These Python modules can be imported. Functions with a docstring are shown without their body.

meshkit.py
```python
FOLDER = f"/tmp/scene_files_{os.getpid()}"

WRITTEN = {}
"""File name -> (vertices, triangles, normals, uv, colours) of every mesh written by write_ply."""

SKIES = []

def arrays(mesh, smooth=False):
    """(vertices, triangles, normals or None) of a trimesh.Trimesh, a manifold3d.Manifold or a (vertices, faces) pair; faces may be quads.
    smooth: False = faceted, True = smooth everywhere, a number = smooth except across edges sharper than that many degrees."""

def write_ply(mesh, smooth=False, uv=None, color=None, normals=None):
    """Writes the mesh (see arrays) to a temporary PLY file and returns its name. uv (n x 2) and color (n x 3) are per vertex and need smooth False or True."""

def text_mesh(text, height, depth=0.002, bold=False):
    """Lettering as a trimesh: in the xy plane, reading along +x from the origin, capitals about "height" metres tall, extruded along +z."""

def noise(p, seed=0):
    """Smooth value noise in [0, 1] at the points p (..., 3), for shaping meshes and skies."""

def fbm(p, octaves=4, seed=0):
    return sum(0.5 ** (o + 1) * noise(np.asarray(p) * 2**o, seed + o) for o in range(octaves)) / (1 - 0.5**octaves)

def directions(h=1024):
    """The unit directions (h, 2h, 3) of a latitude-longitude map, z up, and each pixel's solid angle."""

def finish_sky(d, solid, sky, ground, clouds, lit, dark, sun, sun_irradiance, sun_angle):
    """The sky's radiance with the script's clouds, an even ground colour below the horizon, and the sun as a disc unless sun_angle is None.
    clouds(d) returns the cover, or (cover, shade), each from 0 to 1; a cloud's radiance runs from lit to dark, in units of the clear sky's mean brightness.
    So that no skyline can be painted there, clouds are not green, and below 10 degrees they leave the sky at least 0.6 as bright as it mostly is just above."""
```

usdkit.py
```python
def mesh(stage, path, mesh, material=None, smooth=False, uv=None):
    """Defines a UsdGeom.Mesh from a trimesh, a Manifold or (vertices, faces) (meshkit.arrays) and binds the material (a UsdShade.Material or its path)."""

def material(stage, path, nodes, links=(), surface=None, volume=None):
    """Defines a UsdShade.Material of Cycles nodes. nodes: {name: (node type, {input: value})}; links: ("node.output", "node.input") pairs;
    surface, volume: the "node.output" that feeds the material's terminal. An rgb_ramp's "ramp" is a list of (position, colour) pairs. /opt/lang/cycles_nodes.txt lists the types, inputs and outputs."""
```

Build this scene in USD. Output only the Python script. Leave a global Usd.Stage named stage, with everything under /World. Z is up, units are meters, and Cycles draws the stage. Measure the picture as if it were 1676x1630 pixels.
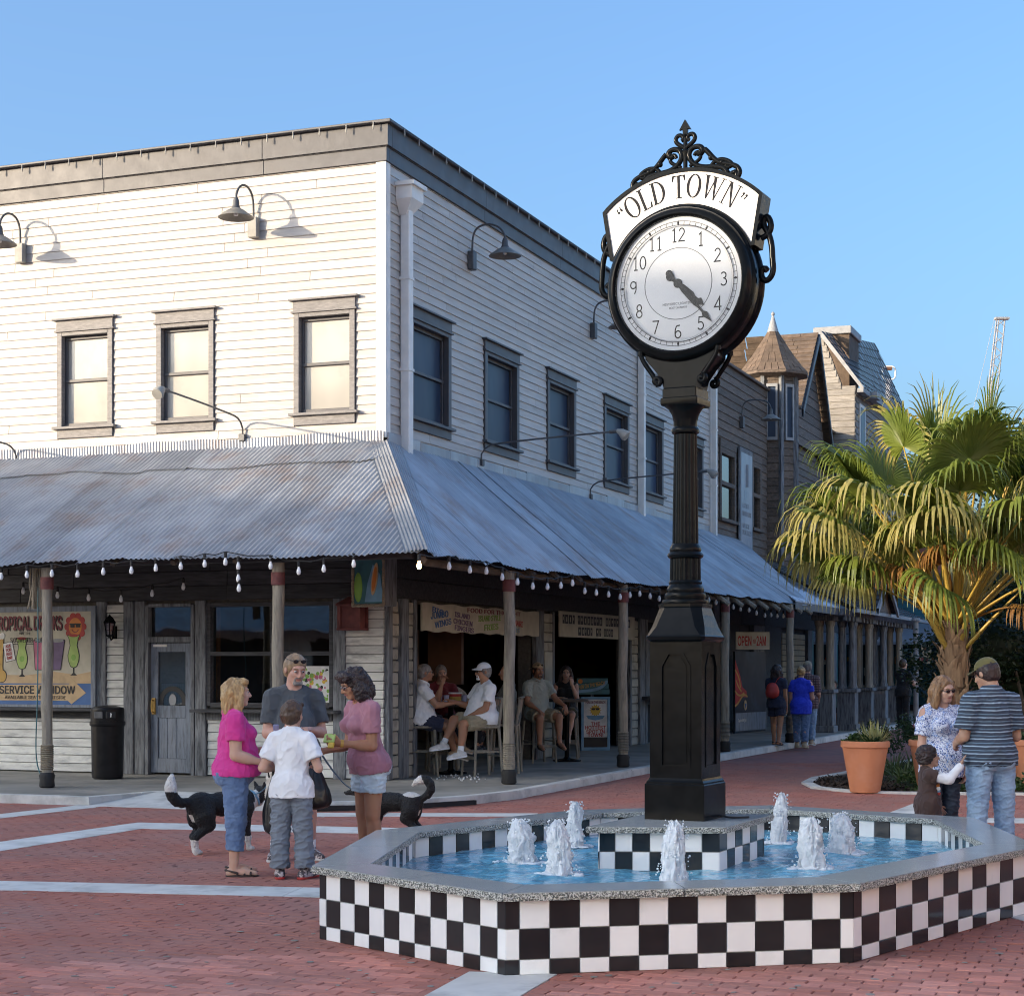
import math, random
import numpy as np, trimesh, usdkit, meshkit
import shapely, shapely.ops, shapely.geometry as sg, shapely.affinity as sa
import manifold3d as m3
from scipy.spatial import cKDTree
from pxr import Usd, UsdGeom, UsdLux, UsdShade, Gf, Sdf, Vt

# ---------------------------------------------------------------- camera, sky, sun, exposure
stage = Usd.Stage.CreateInMemory()
UsdGeom.SetStageUpAxis(stage, 'Z'); UsdGeom.SetStageMetersPerUnit(stage, 1.0)
UsdGeom.Xform.Define(stage, '/World'); UsdGeom.Scope.Define(stage, '/World/Looks')
F, CX, CY, EYE = 2886.0, 838.0, 1090.0, 1.7          # lens and horizon of the photograph, in its pixels (1676 x 1630)
cam = UsdGeom.Camera.Define(stage, '/World/camera')
cam.AddTranslateOp().Set(Gf.Vec3d(0, 0, EYE)); cam.AddRotateXOp().Set(90.0)
cam.CreateHorizontalApertureAttr(36.0); cam.CreateFocalLengthAttr(36.0 * F / 1676)
cam.CreateVerticalApertureAttr(36.0 * 995 / 1024)
cam.CreateVerticalApertureOffsetAttr(36.0 * (CY - 815) / 1676)   # rising front: verticals stay vertical
cam.CreateClippingRangeAttr(Gf.Vec2f(0.1, 5000))
cam.CreateExposureAttr(1.88)
SUN = np.array([-0.934, -0.356, 0.200]); SUN /= np.linalg.norm(SUN)
SUN_EL, SUN_ROT = math.asin(SUN[2]), math.atan2(SUN[0], SUN[1])
dome = UsdLux.DomeLight.Define(stage, '/World/sky')
skym = usdkit.material(stage, '/World/Looks/sky', {
    'sky': ('sky_texture', {'sky_type': 'single_scattering', 'sun_disc': False, 'sun_elevation': SUN_EL, 'sun_rotation': SUN_ROT,
                            'altitude': 30.0, 'air_density': 1.0, 'aerosol_density': 5.0, 'ozone_density': 5.0}),
    'wb': ('mix', {'fac': .03, 'color2': (1.9, 2.25, 2.7)}),
    'wm': ('mix', {'mix_type': 'multiply', 'fac': 1.0, 'color2': (1.05, .975, .905)}),
    'bg': ('background_shader', {'strength': 0.139})}, [('sky.color', 'wb.color1'), ('wb.color', 'wm.color1'), ('wm.color', 'bg.color')], surface='bg.background')
UsdShade.MaterialBindingAPI.Apply(dome.GetPrim()).Bind(skym)
dome.GetPrim().SetCustomDataByKey('kind', 'structure')
sun = UsdLux.DistantLight.Define(stage, '/World/sun')
sun.CreateNormalizeAttr(True); sun.CreateIntensityAttr(0.5); sun.CreateAngleAttr(0.5); sun.CreateColorAttr(Gf.Vec3f(1.0, 0.79, 0.56))
_q = Gf.Rotation(Gf.Vec3d(0, 0, 1), Gf.Vec3d(*map(float, SUN)))
sun.AddOrientOp().Set(Gf.Quatf(_q.GetQuat()))

# ---------------------------------------------------------------- helpers
rng = np.random.default_rng(7)
ORIGIN, COUNT = {}, {}
def _path(parent): return '/World' if parent is None else str(parent.GetPath())
def numbered(parent, name):
    key = (_path(parent), name); n = COUNT.get(key, -1) + 1; COUNT[key] = n
    return name if n == 0 else f'{name}_{n:03d}'
def tag(p, label=None, cat=None, group=None, kind=None):
    for k, v in (('label', label), ('category', cat), ('group', group), ('kind', kind)):
        if v: p.SetCustomDataByKey(k, v)
    return p
def thing(name, label, cat, loc=(0, 0, 0), group=None, kind=None):
    path = '/World/' + numbered(None, name)
    x = UsdGeom.Xform.Define(stage, path); x.AddTranslateOp().Set(Gf.Vec3d(*map(float, loc)))
    p = x.GetPrim(); ORIGIN[path] = np.array(loc, float)
    return tag(p, label, cat, group, kind)
def dup(src, loc, rz, label, scale=None):
    path = '/World/' + numbered(None, src.GetName())
    x = UsdGeom.Xform.Define(stage, path); x.AddTranslateOp().Set(Gf.Vec3d(*map(float, loc))); x.AddRotateZOp().Set(float(rz))
    if scale: x.AddScaleOp().Set(Gf.Vec3f(*([scale] * 3 if np.ndim(scale) == 0 else scale)))
    p = x.GetPrim(); p.GetReferences().AddInternalReference(src.GetPath()); p.SetInstanceable(True)
    d = src.GetCustomData()
    return tag(p, label, d.get('category'), d.get('group'))
def place(p, loc, rz=0):
    x = UsdGeom.Xform(p); x.ClearXformOpOrder()
    x.AddTranslateOp().Set(Gf.Vec3d(*map(float, loc))); x.AddRotateZOp().Set(float(rz))
def obj(name, mesh, mat, parent=None, smooth=False, label=None, cat=None, group=None, kind=None, col=None):
    path = _path(parent) + '/' + numbered(parent, name)
    if isinstance(mesh, MB): mesh = mesh.tm()
    v, f, n = meshkit.arrays(mesh, smooth)
    o = ORIGIN.get(_path(parent), np.zeros(3)); ORIGIN[path] = o
    p = usdkit.mesh(stage, path, (v - o, f), MATS[mat] if isinstance(mat, str) else mat)
    if n is not None:
        p.CreateNormalsAttr(Vt.Vec3fArray.FromNumpy(n.astype(np.float32))); p.SetNormalsInterpolation('vertex')
    if col is not None:
        UsdGeom.PrimvarsAPI(p).CreatePrimvar('tint', Sdf.ValueTypeNames.Color3fArray, 'vertex').Set(Vt.Vec3fArray.FromNumpy(np.asarray(col, np.float32)))
    return tag(p.GetPrim(), label, cat, group, kind)
def struct(name, mesh, mat, smooth=False, parent=None): return obj(name, mesh, mat, parent, smooth, kind='structure' if parent is None else None)

class MB:                                            # collects shapes into one mesh
    def __init__(s, frame=None): s.v, s.f, s.n, s.fr = [], [], 0, frame
    def add(s, v, f):
        v, f = np.asarray(v, float), np.asarray(f, int)
        if f.shape[1] == 4: f = np.vstack([f[:, [0, 1, 2]], f[:, [0, 2, 3]]])
        if s.fr is not None:
            R, o = s.fr; v = v @ np.asarray(R) + o
            if np.linalg.det(R) < 0: f = f[:, ::-1]
        s.v.append(v); s.f.append(f + s.n); s.n += len(v); return s
    def mesh(s, m): return s.add(m.vertices, m.faces)
    def box(s, lo, hi, ch=0):
        lo, hi = np.minimum(lo, hi).astype(float), np.maximum(lo, hi).astype(float)
        if ch > 0:
            ch = min(ch, (hi - lo).min() * .45); pts = []
            for k in range(3):
                for sx in (0, 1):
                    for sy in (0, 1):
                        for sz in (0, 1):
                            c = np.array([hi[i] if t else lo[i] for i, t in enumerate((sx, sy, sz))])
                            for j in range(3):
                                if j != k: c[j] += -ch if (sx, sy, sz)[j] else ch
                            pts.append(c)
            h = trimesh.Trimesh(np.array(pts)).convex_hull
            return s.add(h.vertices, h.faces)
        c = np.array([[x, y, z] for x in (lo[0], hi[0]) for y in (lo[1], hi[1]) for z in (lo[2], hi[2])])
        return s.add(c, [[0, 1, 3, 2], [4, 6, 7, 5], [0, 4, 5, 1], [2, 3, 7, 6], [0, 2, 6, 4], [1, 5, 7, 3]])
    def cbox(s, c, size, ch=0): c, h = np.array(c, float), np.array(size, float) / 2; return s.box(c - h, c + h, ch)
    def tube(s, p, r, sides=8, caps=True, flat=None):
        p = np.asarray(p, float); r = np.broadcast_to(r, (len(p),)).astype(float)
        t = np.gradient(p, axis=0); t /= np.linalg.norm(t, axis=1, keepdims=True) + 1e-12
        u = np.cross(t[0], [0, 0, 1.] if abs(t[0][2]) < .9 else [1., 0, 0]); u /= np.linalg.norm(u)
        U = []
        for ti in t: u = u - ti * (u @ ti); u = u / (np.linalg.norm(u) + 1e-12); U.append(u)
        U = np.array(U); W = np.cross(t, U); a = np.arange(sides) * 2 * np.pi / sides
        k = 1 if flat is None else flat
        v = p[:, None] + r[:, None, None] * (np.cos(a)[None, :, None] * U[:, None] + k * np.sin(a)[None, :, None] * W[:, None])
        i, j = np.meshgrid(np.arange(len(p) - 1), np.arange(sides), indexing='ij')
        q = np.stack([i * sides + j, i * sides + (j + 1) % sides, (i + 1) * sides + (j + 1) % sides, (i + 1) * sides + j], -1).reshape(-1, 4)
        v = v.reshape(-1, 3); f = np.vstack([q[:, [0, 1, 2]], q[:, [0, 2, 3]]])
        if caps:
            n = len(v); v = np.vstack([v, p[:1], p[-1:]]); j = np.arange(sides); b = (len(p) - 1) * sides
            f = np.vstack([f, np.stack([np.full(sides, n), (j + 1) % sides, j], 1), np.stack([np.full(sides, n + 1), b + j, b + (j + 1) % sides], 1)])
        return s.add(v, f)
    def lathe(s, prof, c=(0, 0, 0), sides=24, rot=0, square=None):   # prof: (r, z) from bottom to top
        prof = np.asarray(prof, float); a = np.arange(sides) * 2 * np.pi / sides + rot
        rad = np.ones(sides) if square is None else square(a - rot)
        v = np.stack([prof[:, :1] * np.cos(a) * rad, prof[:, :1] * np.sin(a) * rad, np.repeat(prof[:, 1:], sides, 1)], -1)
        i, j = np.meshgrid(np.arange(len(prof) - 1), np.arange(sides), indexing='ij')
        q = np.stack([i * sides + j, i * sides + (j + 1) % sides, (i + 1) * sides + (j + 1) % sides, (i + 1) * sides + j], -1).reshape(-1, 4)
        v = v.reshape(-1, 3) + c; f = np.vstack([q[:, [0, 1, 2]], q[:, [0, 2, 3]]])
        n = len(v); v = np.vstack([v, [[c[0], c[1], c[2] + prof[0, 1]], [c[0], c[1], c[2] + prof[-1, 1]]]]); j = np.arange(sides); b = (len(prof) - 1) * sides
        f = np.vstack([f, np.stack([np.full(sides, n), (j + 1) % sides, j], 1), np.stack([np.full(sides, n + 1), b + j, b + (j + 1) % sides], 1)])
        return s.add(v, f)
    def prism(s, poly, z0, z1, R=None, o=(0, 0, 0)):  # shapely polygon in a plane, extruded; R rows = directions of x, y, z
        for g in getattr(poly, 'geoms', [poly]):
            if g.is_empty or g.area < 1e-9: continue
            m = trimesh.creation.extrude_polygon(g, z1 - z0, engine='earcut'); v = m.vertices + [0, 0, z0]
            f = m.faces
            if R is not None:
                v = v @ np.asarray(R) + o
                if np.linalg.det(np.asarray(R)) < 0: f = f[:, ::-1]
            else: v = v + o
            s.add(v, f)
        return s
    def quad(s, a, b, c, d): return s.add([a, b, c, d], [[0, 1, 2, 3]])
    def tm(s): return trimesh.Trimesh(np.vstack(s.v), np.vstack(s.f), process=False)
def ico(c, r, sub=1):
    m = trimesh.creation.icosphere(sub); return m.vertices * r + c, m.faces
def bez(p, n=12):                                     # smooth curve through points
    p = np.asarray(p, float); from scipy.interpolate import CubicSpline
    d = np.concatenate([[0], np.cumsum(np.linalg.norm(np.diff(p, axis=0), axis=1))]); return CubicSpline(d, p)(np.linspace(0, d[-1], n))
def G(u, v, z=0.0):                                   # the point at height z that the photograph shows at pixel (u, v)
    Y = F * (EYE - z) / (v - CY); return np.array([(u - CX) / F * Y, Y, z])
def PX(u, v, Y): return np.array([(u - CX) / F * Y, Y, EYE + (CY - v) * Y / F])
# the corner building's own axes: A along its left front, B along its right front, corner at C0
AX = np.array([-0.93295848, 0.35998398, 0]); BX = np.array([0.35998398, 0.93295848, 0]); ZX = np.array([0, 0, 1.])
C0 = np.array([-1.78, 24.7, 0.0])
FR = (np.stack([AX, BX, ZX]), C0)                     # coordinates (a, b, z) -> world
def W(a, b, z=0): return C0 + AX * a + BX * b + ZX * z
def AB(p): d = np.asarray(p)[:2] - C0[:2]; return d @ AX[:2], d @ BX[:2]
def onL(u, off=0.0):
    k = (u - CX) / F; P = C0 - BX * off; return (k * P[1] - P[0]) / (AX[0] - k * AX[1])
def onR(u, off=0.0):
    k = (u - CX) / F; P = C0 - AX * off; return (k * P[1] - P[0]) / (BX[0] - k * BX[1])
ROTA = math.atan2(AX[1], AX[0])                       # turns x onto A

# ---------------------------------------------------------------- materials
MATS = {}
def pm(name, c, c2=None, scale=4.0, rough=0.6, rvar=0.1, bump=0.0, bscale=None, stretch=(1, 1, 1), rotz=0.0, rand=0.0, island=0.0, metallic=0.0, spec=0.5,
       coat=0.0, dirt=None, dscale=1.2, dlo=.5, dhi=.7, detail=5.0, lo=0.35, hi=0.65, sheen=0.0, trans=0.0, sss=0.0, tint=False, coord='position', bdist=.01, extra=None):
    """A procedural surface: two colours mixed by stretched noise, patches of dirt, a random tone per object or island, roughness variation and fine relief."""
    c2 = c2 or tuple(x * .8 for x in c)
    n = {'geo': ('geometry', {}), 'map': ('mapping', {'mapping_type': 'texture', 'rotation': (0, 0, rotz), 'scale': tuple(1 / s for s in stretch)}),
         'noise': ('noise_texture', {'scale': scale, 'detail': detail, 'roughness': .6}), 'ramp': ('rgb_ramp', {'ramp': [(lo, c), (hi, c2)]}),
         'p': ('principled_bsdf', {'metallic': metallic, 'specular_ior_level': spec, 'coat_weight': coat, 'sheen_weight': sheen})}
    l = [('geo.position', 'map.vector'), ('map.vector', 'noise.vector'), ('noise.fac', 'ramp.fac')]
    if coord == 'object':
        n['tc'] = ('texture_coordinate', {}); l[0] = ('tc.object', 'map.vector')
    out = 'ramp.color'
    if tint:
        n['at'] = ('attribute', {'attribute': 'tint'}); n['tm'] = ('mix', {'mix_type': 'multiply', 'fac': 1.0}); l += [(out, 'tm.color1'), ('at.color', 'tm.color2')]; out = 'tm.color'
    if dirt is not None:
        n['dn'] = ('noise_texture', {'scale': dscale, 'detail': 6.0, 'roughness': .65}); n['dr'] = ('rgb_ramp', {'ramp': [(dlo, (0, 0, 0)), (dhi, (1, 1, 1))]})
        n['dm'] = ('mix', {'color2': dirt}); l += [('map.vector', 'dn.vector'), ('dn.fac', 'dr.fac'), ('dr.color', 'dm.fac'), (out, 'dm.color1')]; out = 'dm.color'
    if rand or island:
        n['oi'] = ('object_info', {}); n['rr'] = ('map_range', {'to_min': 1 - (rand or island), 'to_max': 1 + (rand or island)}); n['h'] = ('hsv', {})
        l += [('oi.random' if rand else 'geo.random_per_island', 'rr.value'), ('rr.result', 'h.value'), (out, 'h.color')]; out = 'h.color'
    l.append((out, 'p.base_color'))
    n['rm'] = ('map_range', {'to_min': max(0.02, rough - rvar), 'to_max': min(1, rough + rvar)}); l += [('noise.fac', 'rm.value'), ('rm.result', 'p.roughness')]
    if bump:
        n['bn'] = ('noise_texture', {'scale': bscale or scale * 4, 'detail': 4.0}); n['b'] = ('bump', {'strength': bump, 'distance': bdist})
        l += [('map.vector', 'bn.vector'), ('bn.fac', 'b.height'), ('b.normal', 'p.normal')]
    surf = 'p.BSDF'
    if sss: n['p'][1].update(subsurface_weight=sss, subsurface_scale=.01)
    if trans:
        n['tr'] = ('translucent_bsdf', {}); n['mx'] = ('mix_closure', {'fac': trans}); l += [(out, 'tr.color'), ('p.BSDF', 'mx.closure1'), ('tr.BSDF', 'mx.closure2')]; surf = 'mx.closure'
    MATS[name] = usdkit.material(stage, '/World/Looks/' + name, n, l, surface=surf); return name
def glassm(name, tintc=(.9, .95, .95), rough=0.02, base=0.04, ior=1.5):
    n = {'f': ('fresnel', {'IOR': ior}), 'ad': ('math', {'math_type': 'add', 'value2': base}), 't': ('transparent_bsdf', {'color': tintc}), 'g': ('glossy_bsdf', {'color': (1, 1, 1), 'roughness': rough}),
         'geo': ('geometry', {}), 'n': ('noise_texture', {'scale': 1.3, 'detail': 2.0}), 'b': ('bump', {'strength': .12, 'distance': .02}), 'm': ('mix_closure', {})}
    MATS[name] = usdkit.material(stage, '/World/Looks/' + name, n, [('f.fac', 'ad.value1'), ('ad.value', 'm.fac'), ('t.BSDF', 'm.closure1'), ('g.BSDF', 'm.closure2'), ('geo.position', 'n.vector'), ('n.fac', 'b.height'), ('b.normal', 'g.normal')], surface='m.closure'); return name
def emit(name, col, s):
    MATS[name] = usdkit.material(stage, '/World/Looks/' + name, {'e': ('emission', {'color': col, 'strength': s})}, [], surface='e.emission'); return name
# ---- material palette
RA = ROTA
pm('asphalt_ground', (.34, .13, .10), (.26, .10, .08), scale=6, rough=.85, dirt=(.12, .09, .085), dscale=.25)
pm('joint_sand', (.06, .045, .04), (.035, .03, .027), scale=30, rough=.95)
pm('paver', (.50, .205, .155), (.40, .16, .122), spec=.12, scale=1.6, rough=.8, bump=.25, bscale=60, rand=.22, dirt=(.37, .22, .19), dscale=.55, dlo=.42, dhi=.75, bdist=.004)
pm('paver_joined', (.50, .205, .155), (.40, .16, .122), spec=.12, scale=1.6, rough=.8, bump=.25, bscale=60, island=.22, dirt=(.37, .22, .19), dscale=.55, dlo=.42, dhi=.75, bdist=.004)
pm('concrete', (.60, .595, .56), (.50, .495, .465), scale=3, rough=.85, bump=.3, bscale=70, dirt=(.25, .25, .24), dscale=1.5, dlo=.5, dhi=.8, rand=.05, bdist=.003)
pm('sidewalk', (.30, .285, .25), (.22, .21, .185), scale=1.2, rough=.85, bump=.3, bscale=60, dirt=(.12, .115, .105), dscale=.8, dlo=.45, dhi=.75, bdist=.003)
pm('siding_white', (.45, .432, .405), (.39, .373, .35), scale=2.0, rough=.55, bump=.15, bscale=14, stretch=(1, 8, 12), rotz=RA, rand=.06, dirt=(.28, .26, .235), dscale=1.3, dlo=.54, dhi=.90)
pm('siding_right', (.45, .432, .405), (.39, .373, .35), scale=2.0, rough=.55, bump=.15, bscale=14, stretch=(8, 1, 12), rotz=RA, rand=.06, dirt=(.28, .26, .235), dscale=1.0, dlo=.54, dhi=.9)
pm('siding_worn', (.66, .66, .61), (.50, .50, .47), scale=3.0, rough=.7, bump=.35, bscale=18, stretch=(1, 4, 4), rotz=RA, rand=.10, dirt=(.20, .20, .20), dscale=1.5, dlo=.56, dhi=.80)
pm('grey_trim', (.068, .069, .075), (.056, .057, .063), scale=4, rough=.5, bump=.1, rand=.05, dirt=(.095, .092, .09), dscale=2, dlo=.55, dhi=.8)
pm('weathered_grey', (.21, .225, .24), (.10, .105, .115), scale=3.0, rough=.75, bump=.5, bscale=30, stretch=(9, 9, 1), rotz=RA, rand=.12, dirt=(.055, .06, .065), dscale=3, dlo=.5, dhi=.7)
pm('weathered_blue', (.21, .245, .30), (.145, .17, .21), scale=3.0, rough=.65, bump=.4, bscale=30, stretch=(9, 9, 1), rotz=RA, rand=.08, dirt=(.07, .08, .095), dscale=3, dlo=.52, dhi=.75)
pm('dark_board', (.06, .062, .068), (.03, .031, .035), scale=3.0, rough=.75, bump=.5, bscale=24, stretch=(1, 8, 9), rotz=RA, rand=.25)
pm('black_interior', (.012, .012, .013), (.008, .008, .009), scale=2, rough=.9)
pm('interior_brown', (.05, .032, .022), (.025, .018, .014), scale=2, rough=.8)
pm('corrugated', (.335, .36, .39), (.25, .27, .295), scale=1.2, rough=.42, rvar=.14, bump=.2, bscale=9, stretch=(1.5, 1.5, .7), rotz=RA, metallic=.35, rand=.16, dirt=(.24, .165, .12), dscale=.9, dlo=.50, dhi=.80)
pm('rusty', (.17, .08, .045), (.08, .04, .028), scale=8, rough=.85, bump=.4)
pm('post_wood', (.30, .27, .21), (.19, .17, .135), scale=5.0, rough=.8, bump=.6, bscale=24, stretch=(6, 6, .8), rand=.1, dirt=(.10, .09, .07), dscale=3, dlo=.55, dhi=.75)
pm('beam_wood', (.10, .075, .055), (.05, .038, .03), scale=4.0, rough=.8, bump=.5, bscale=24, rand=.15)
pm('red_paint_worn', (.17, .045, .04), (.10, .03, .03), scale=9, rough=.7, bump=.3)
pm('rope', (.33, .28, .20), (.22, .18, .13), scale=40, rough=.9, bump=.7, bscale=80, stretch=(1, 1, 3))
pm('black_plastic', (.006, .006, .007), (.010, .010, .011), scale=6, rough=.35, bump=.1, spec=.2)
pm('black_rubber', (.010, .010, .010), (.016, .016, .016), scale=12, rough=.7, bump=.4)
pm('black_iron', (.004, .005, .0055), (.007, .008, .009), scale=9, rough=.17, rvar=.06, bump=.12, bscale=10, spec=.09, dirt=(.04, .045, .04), dscale=8, dlo=.70, dhi=.80)
pm('dark_metal', (.10, .105, .11), (.07, .072, .075), scale=9, rough=.5, metallic=.4)
pm('lamp_shade', (.20, .19, .165), (.13, .125, .11), scale=9, rough=.5)
pm('grey_box', (.30, .30, .27), (.24, .24, .22), scale=6, rough=.6)
pm('painted_pane', (.44, .42, .37), (.34, .33, .29), scale=1.1, rough=.12, rvar=.05, detail=2.0, dirt=(.24, .235, .21), dscale=1.4, dlo=.5, dhi=.9, spec=.6, rand=.12, stretch=(1, 1, .7))  # opaque cream panes with soft clouding
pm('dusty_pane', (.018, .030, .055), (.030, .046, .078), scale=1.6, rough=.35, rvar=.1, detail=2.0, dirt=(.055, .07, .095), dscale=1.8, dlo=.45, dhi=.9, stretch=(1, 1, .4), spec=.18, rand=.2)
pm('brick_pale', (.42, .40, .33), (.33, .31, .26), scale=5, rough=.85, bump=.5, bscale=30, rand=.15, dirt=(.16, .15, .13), dscale=4, dlo=.5, dhi=.75)
pm('mortar', (.12, .115, .105), (.08, .078, .07), scale=20, rough=.95)
pm('white_paint', (.72, .72, .69), (.64, .64, .61), scale=5, rough=.5, bump=.1)
pm('cream_board', (.50, .47, .37), (.40, .375, .29), scale=4, rough=.6, dirt=(.28, .26, .20), dscale=2.5, dlo=.55, dhi=.8)
pm('granite', (.47, .50, .50), (.20, .22, .22), scale=190, rough=.16, rvar=.05, detail=2.0, lo=.40, hi=.60, dirt=(.30, .33, .33), dscale=3, dlo=.4, dhi=.7, spec=.6, coat=.15)
pm('granite_rough', (.62, .63, .58), (.09, .10, .09), scale=110, rough=.8, bump=1.0, bscale=110, detail=2.0, lo=.42, hi=.56, bdist=.01)
pm('tile_white', (.84, .85, .83), (.80, .81, .79), scale=3, rough=.10, rvar=.04, rand=.03, bump=.05, bscale=4, spec=.6, dirt=(.60, .62, .58), dscale=2.5, dlo=.6, dhi=.9)
pm('tile_black', (.010, .011, .012), (.016, .017, .018), scale=3, rough=.10, rvar=.05, rand=.3, bump=.05, bscale=4, spec=.6)
pm('grout', (.45, .46, .44), (.33, .34, .32), scale=30, rough=.9)
pm('terracotta', (.56, .225, .11), (.50, .195, .095), scale=3, rough=.75, bump=.15, bscale=40, dirt=(.60, .30, .19), dscale=2, dlo=.5, dhi=.85)
pm('mulch', (.10, .06, .035), (.035, .022, .015), scale=24, rough=.95, bump=1.0, bscale=40, bdist=.03, island=.35)
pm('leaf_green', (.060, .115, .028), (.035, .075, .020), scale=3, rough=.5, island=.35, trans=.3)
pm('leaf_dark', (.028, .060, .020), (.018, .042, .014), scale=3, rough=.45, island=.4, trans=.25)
pm('leaf_variegated', (.50, .47, .22), (.25, .29, .09), scale=7, rough=.5, island=.2, trans=.25)
pm('leaf_strap', (.13, .18, .07), (.07, .115, .04), scale=4, rough=.5, island=.3, trans=.25)
pm('palm_leaf', (.22, .27, .040), (.14, .20, .034), scale=2.2, rough=.42, island=.28, trans=.35)
pm('palm_tip', (.44, .39, .12), (.32, .30, .08), scale=3, rough=.55, island=.25, trans=.3)
pm('palm_dry', (.36, .185, .035), (.25, .115, .025), scale=3, rough=.6, island=.25, trans=.3)
pm('palm_petiole', (.40, .29, .055), (.31, .21, .045), scale=3, rough=.4, rand=.12)
pm('palm_trunk', (.23, .15, .09), (.12, .08, .05), scale=14, rough=.9, bump=1.0, bscale=26, bdist=.03, stretch=(1.5, 1.5, .6))
pm('palm_boot', (.32, .215, .125), (.19, .12, .07), scale=8, rough=.85, bump=.4, rand=.2, stretch=(2, 2, .5))
pm('bark', (.12, .095, .07), (.07, .055, .04), scale=10, rough=.9, bump=.8, stretch=(2, 2, .4))
for nm, c in [('paint_red', (.42, .035, .03)), ('paint_orange', (.62, .20, .03)), ('paint_pink', (.50, .13, .22)), ('paint_yellow', (.66, .43, .05)), ('paint_green', (.22, .42, .07)), ('paint_lime', (.36, .50, .13)),
              ('paint_blue', (.03, .12, .33)), ('paint_sky', (.16, .33, .48)), ('paint_teal', (.04, .15, .17)), ('paint_purple', (.15, .095, .20)), ('paint_black', (.014, .014, .015)), ('paint_sand', (.52, .37, .20)),
              ('paint_white', (.74, .74, .71)), ('paint_brown', (.13, .06, .03)), ('paint_maroon', (.20, .03, .045)), ('paint_grey', (.28, .29, .30)), ('paint_gold', (.50, .30, .06))]:
    pm(nm, c, tuple(x * .8 for x in c), scale=6, rough=.55, dirt=tuple(x * .6 for x in c), dscale=3, dlo=.55, dhi=.8)
glassm('clear_glass'); glassm('shop_glass', tintc=(.55, .6, .6), base=.10)
emit('bulb_lit', (1.0, .55, .18), 9.0)
emit('bulb_dim', (1.0, .55, .22), 9.0)
pm('bulb_off', (.78, .80, .80), (.70, .72, .74), scale=5, rough=.2, spec=.6)
# ---------------------------------------------------------------- ground, paving, kerbs
def gp(*uv): return [G(u, v)[:2] for u, v in uv]
def sheet(name, poly, z, mat, parent=None, th=.0):
    m = MB()
    for g in getattr(poly, 'geoms', [poly]):
        v, f = trimesh.creation.triangulate_polygon(g, engine='earcut'); m.add(np.c_[v, np.full(len(v), z)], f)
    return struct(name, m, mat, parent=parent)
sheet('ground', sg.Polygon([(-300, -60), (300, -60), (300, 700), (-300, 700)]), -0.03, 'asphalt_ground')
# fountain rim on the ground (its eight outer corners)
FT = np.array([(-0.037, 9.69), (1.961, 10.12), (3.60, 12.21), (3.74, 14.45), (2.33, 15.72), (.60, 15.22), (-.985, 13.33), (-1.20, 10.99)])
FPOLY = sg.Polygon(FT)
def abp(*p): return [W(a, b)[:2] for a, b in p]
KERB = [(-4.2, 78), (-3.3, 40), (-2.93, 20), (-2.62, 10), (-2.50, 4.5), (-2.48, -1.3), (-2.3, -2.2), (-1.75, -3.35), (-1.0, -3.95), (.25, -4.2), (.30, -4.2), (.5, -3.1), (1.75, -3.1), (2.0, -4.2), (12, -4.2)]
WALK = sg.Polygon(abp(*KERB, (12, 78)))
RAMP = sg.Polygon(abp((.3, -4.25), (.5, -3.1), (1.75, -3.1), (2.0, -4.25)))
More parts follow.
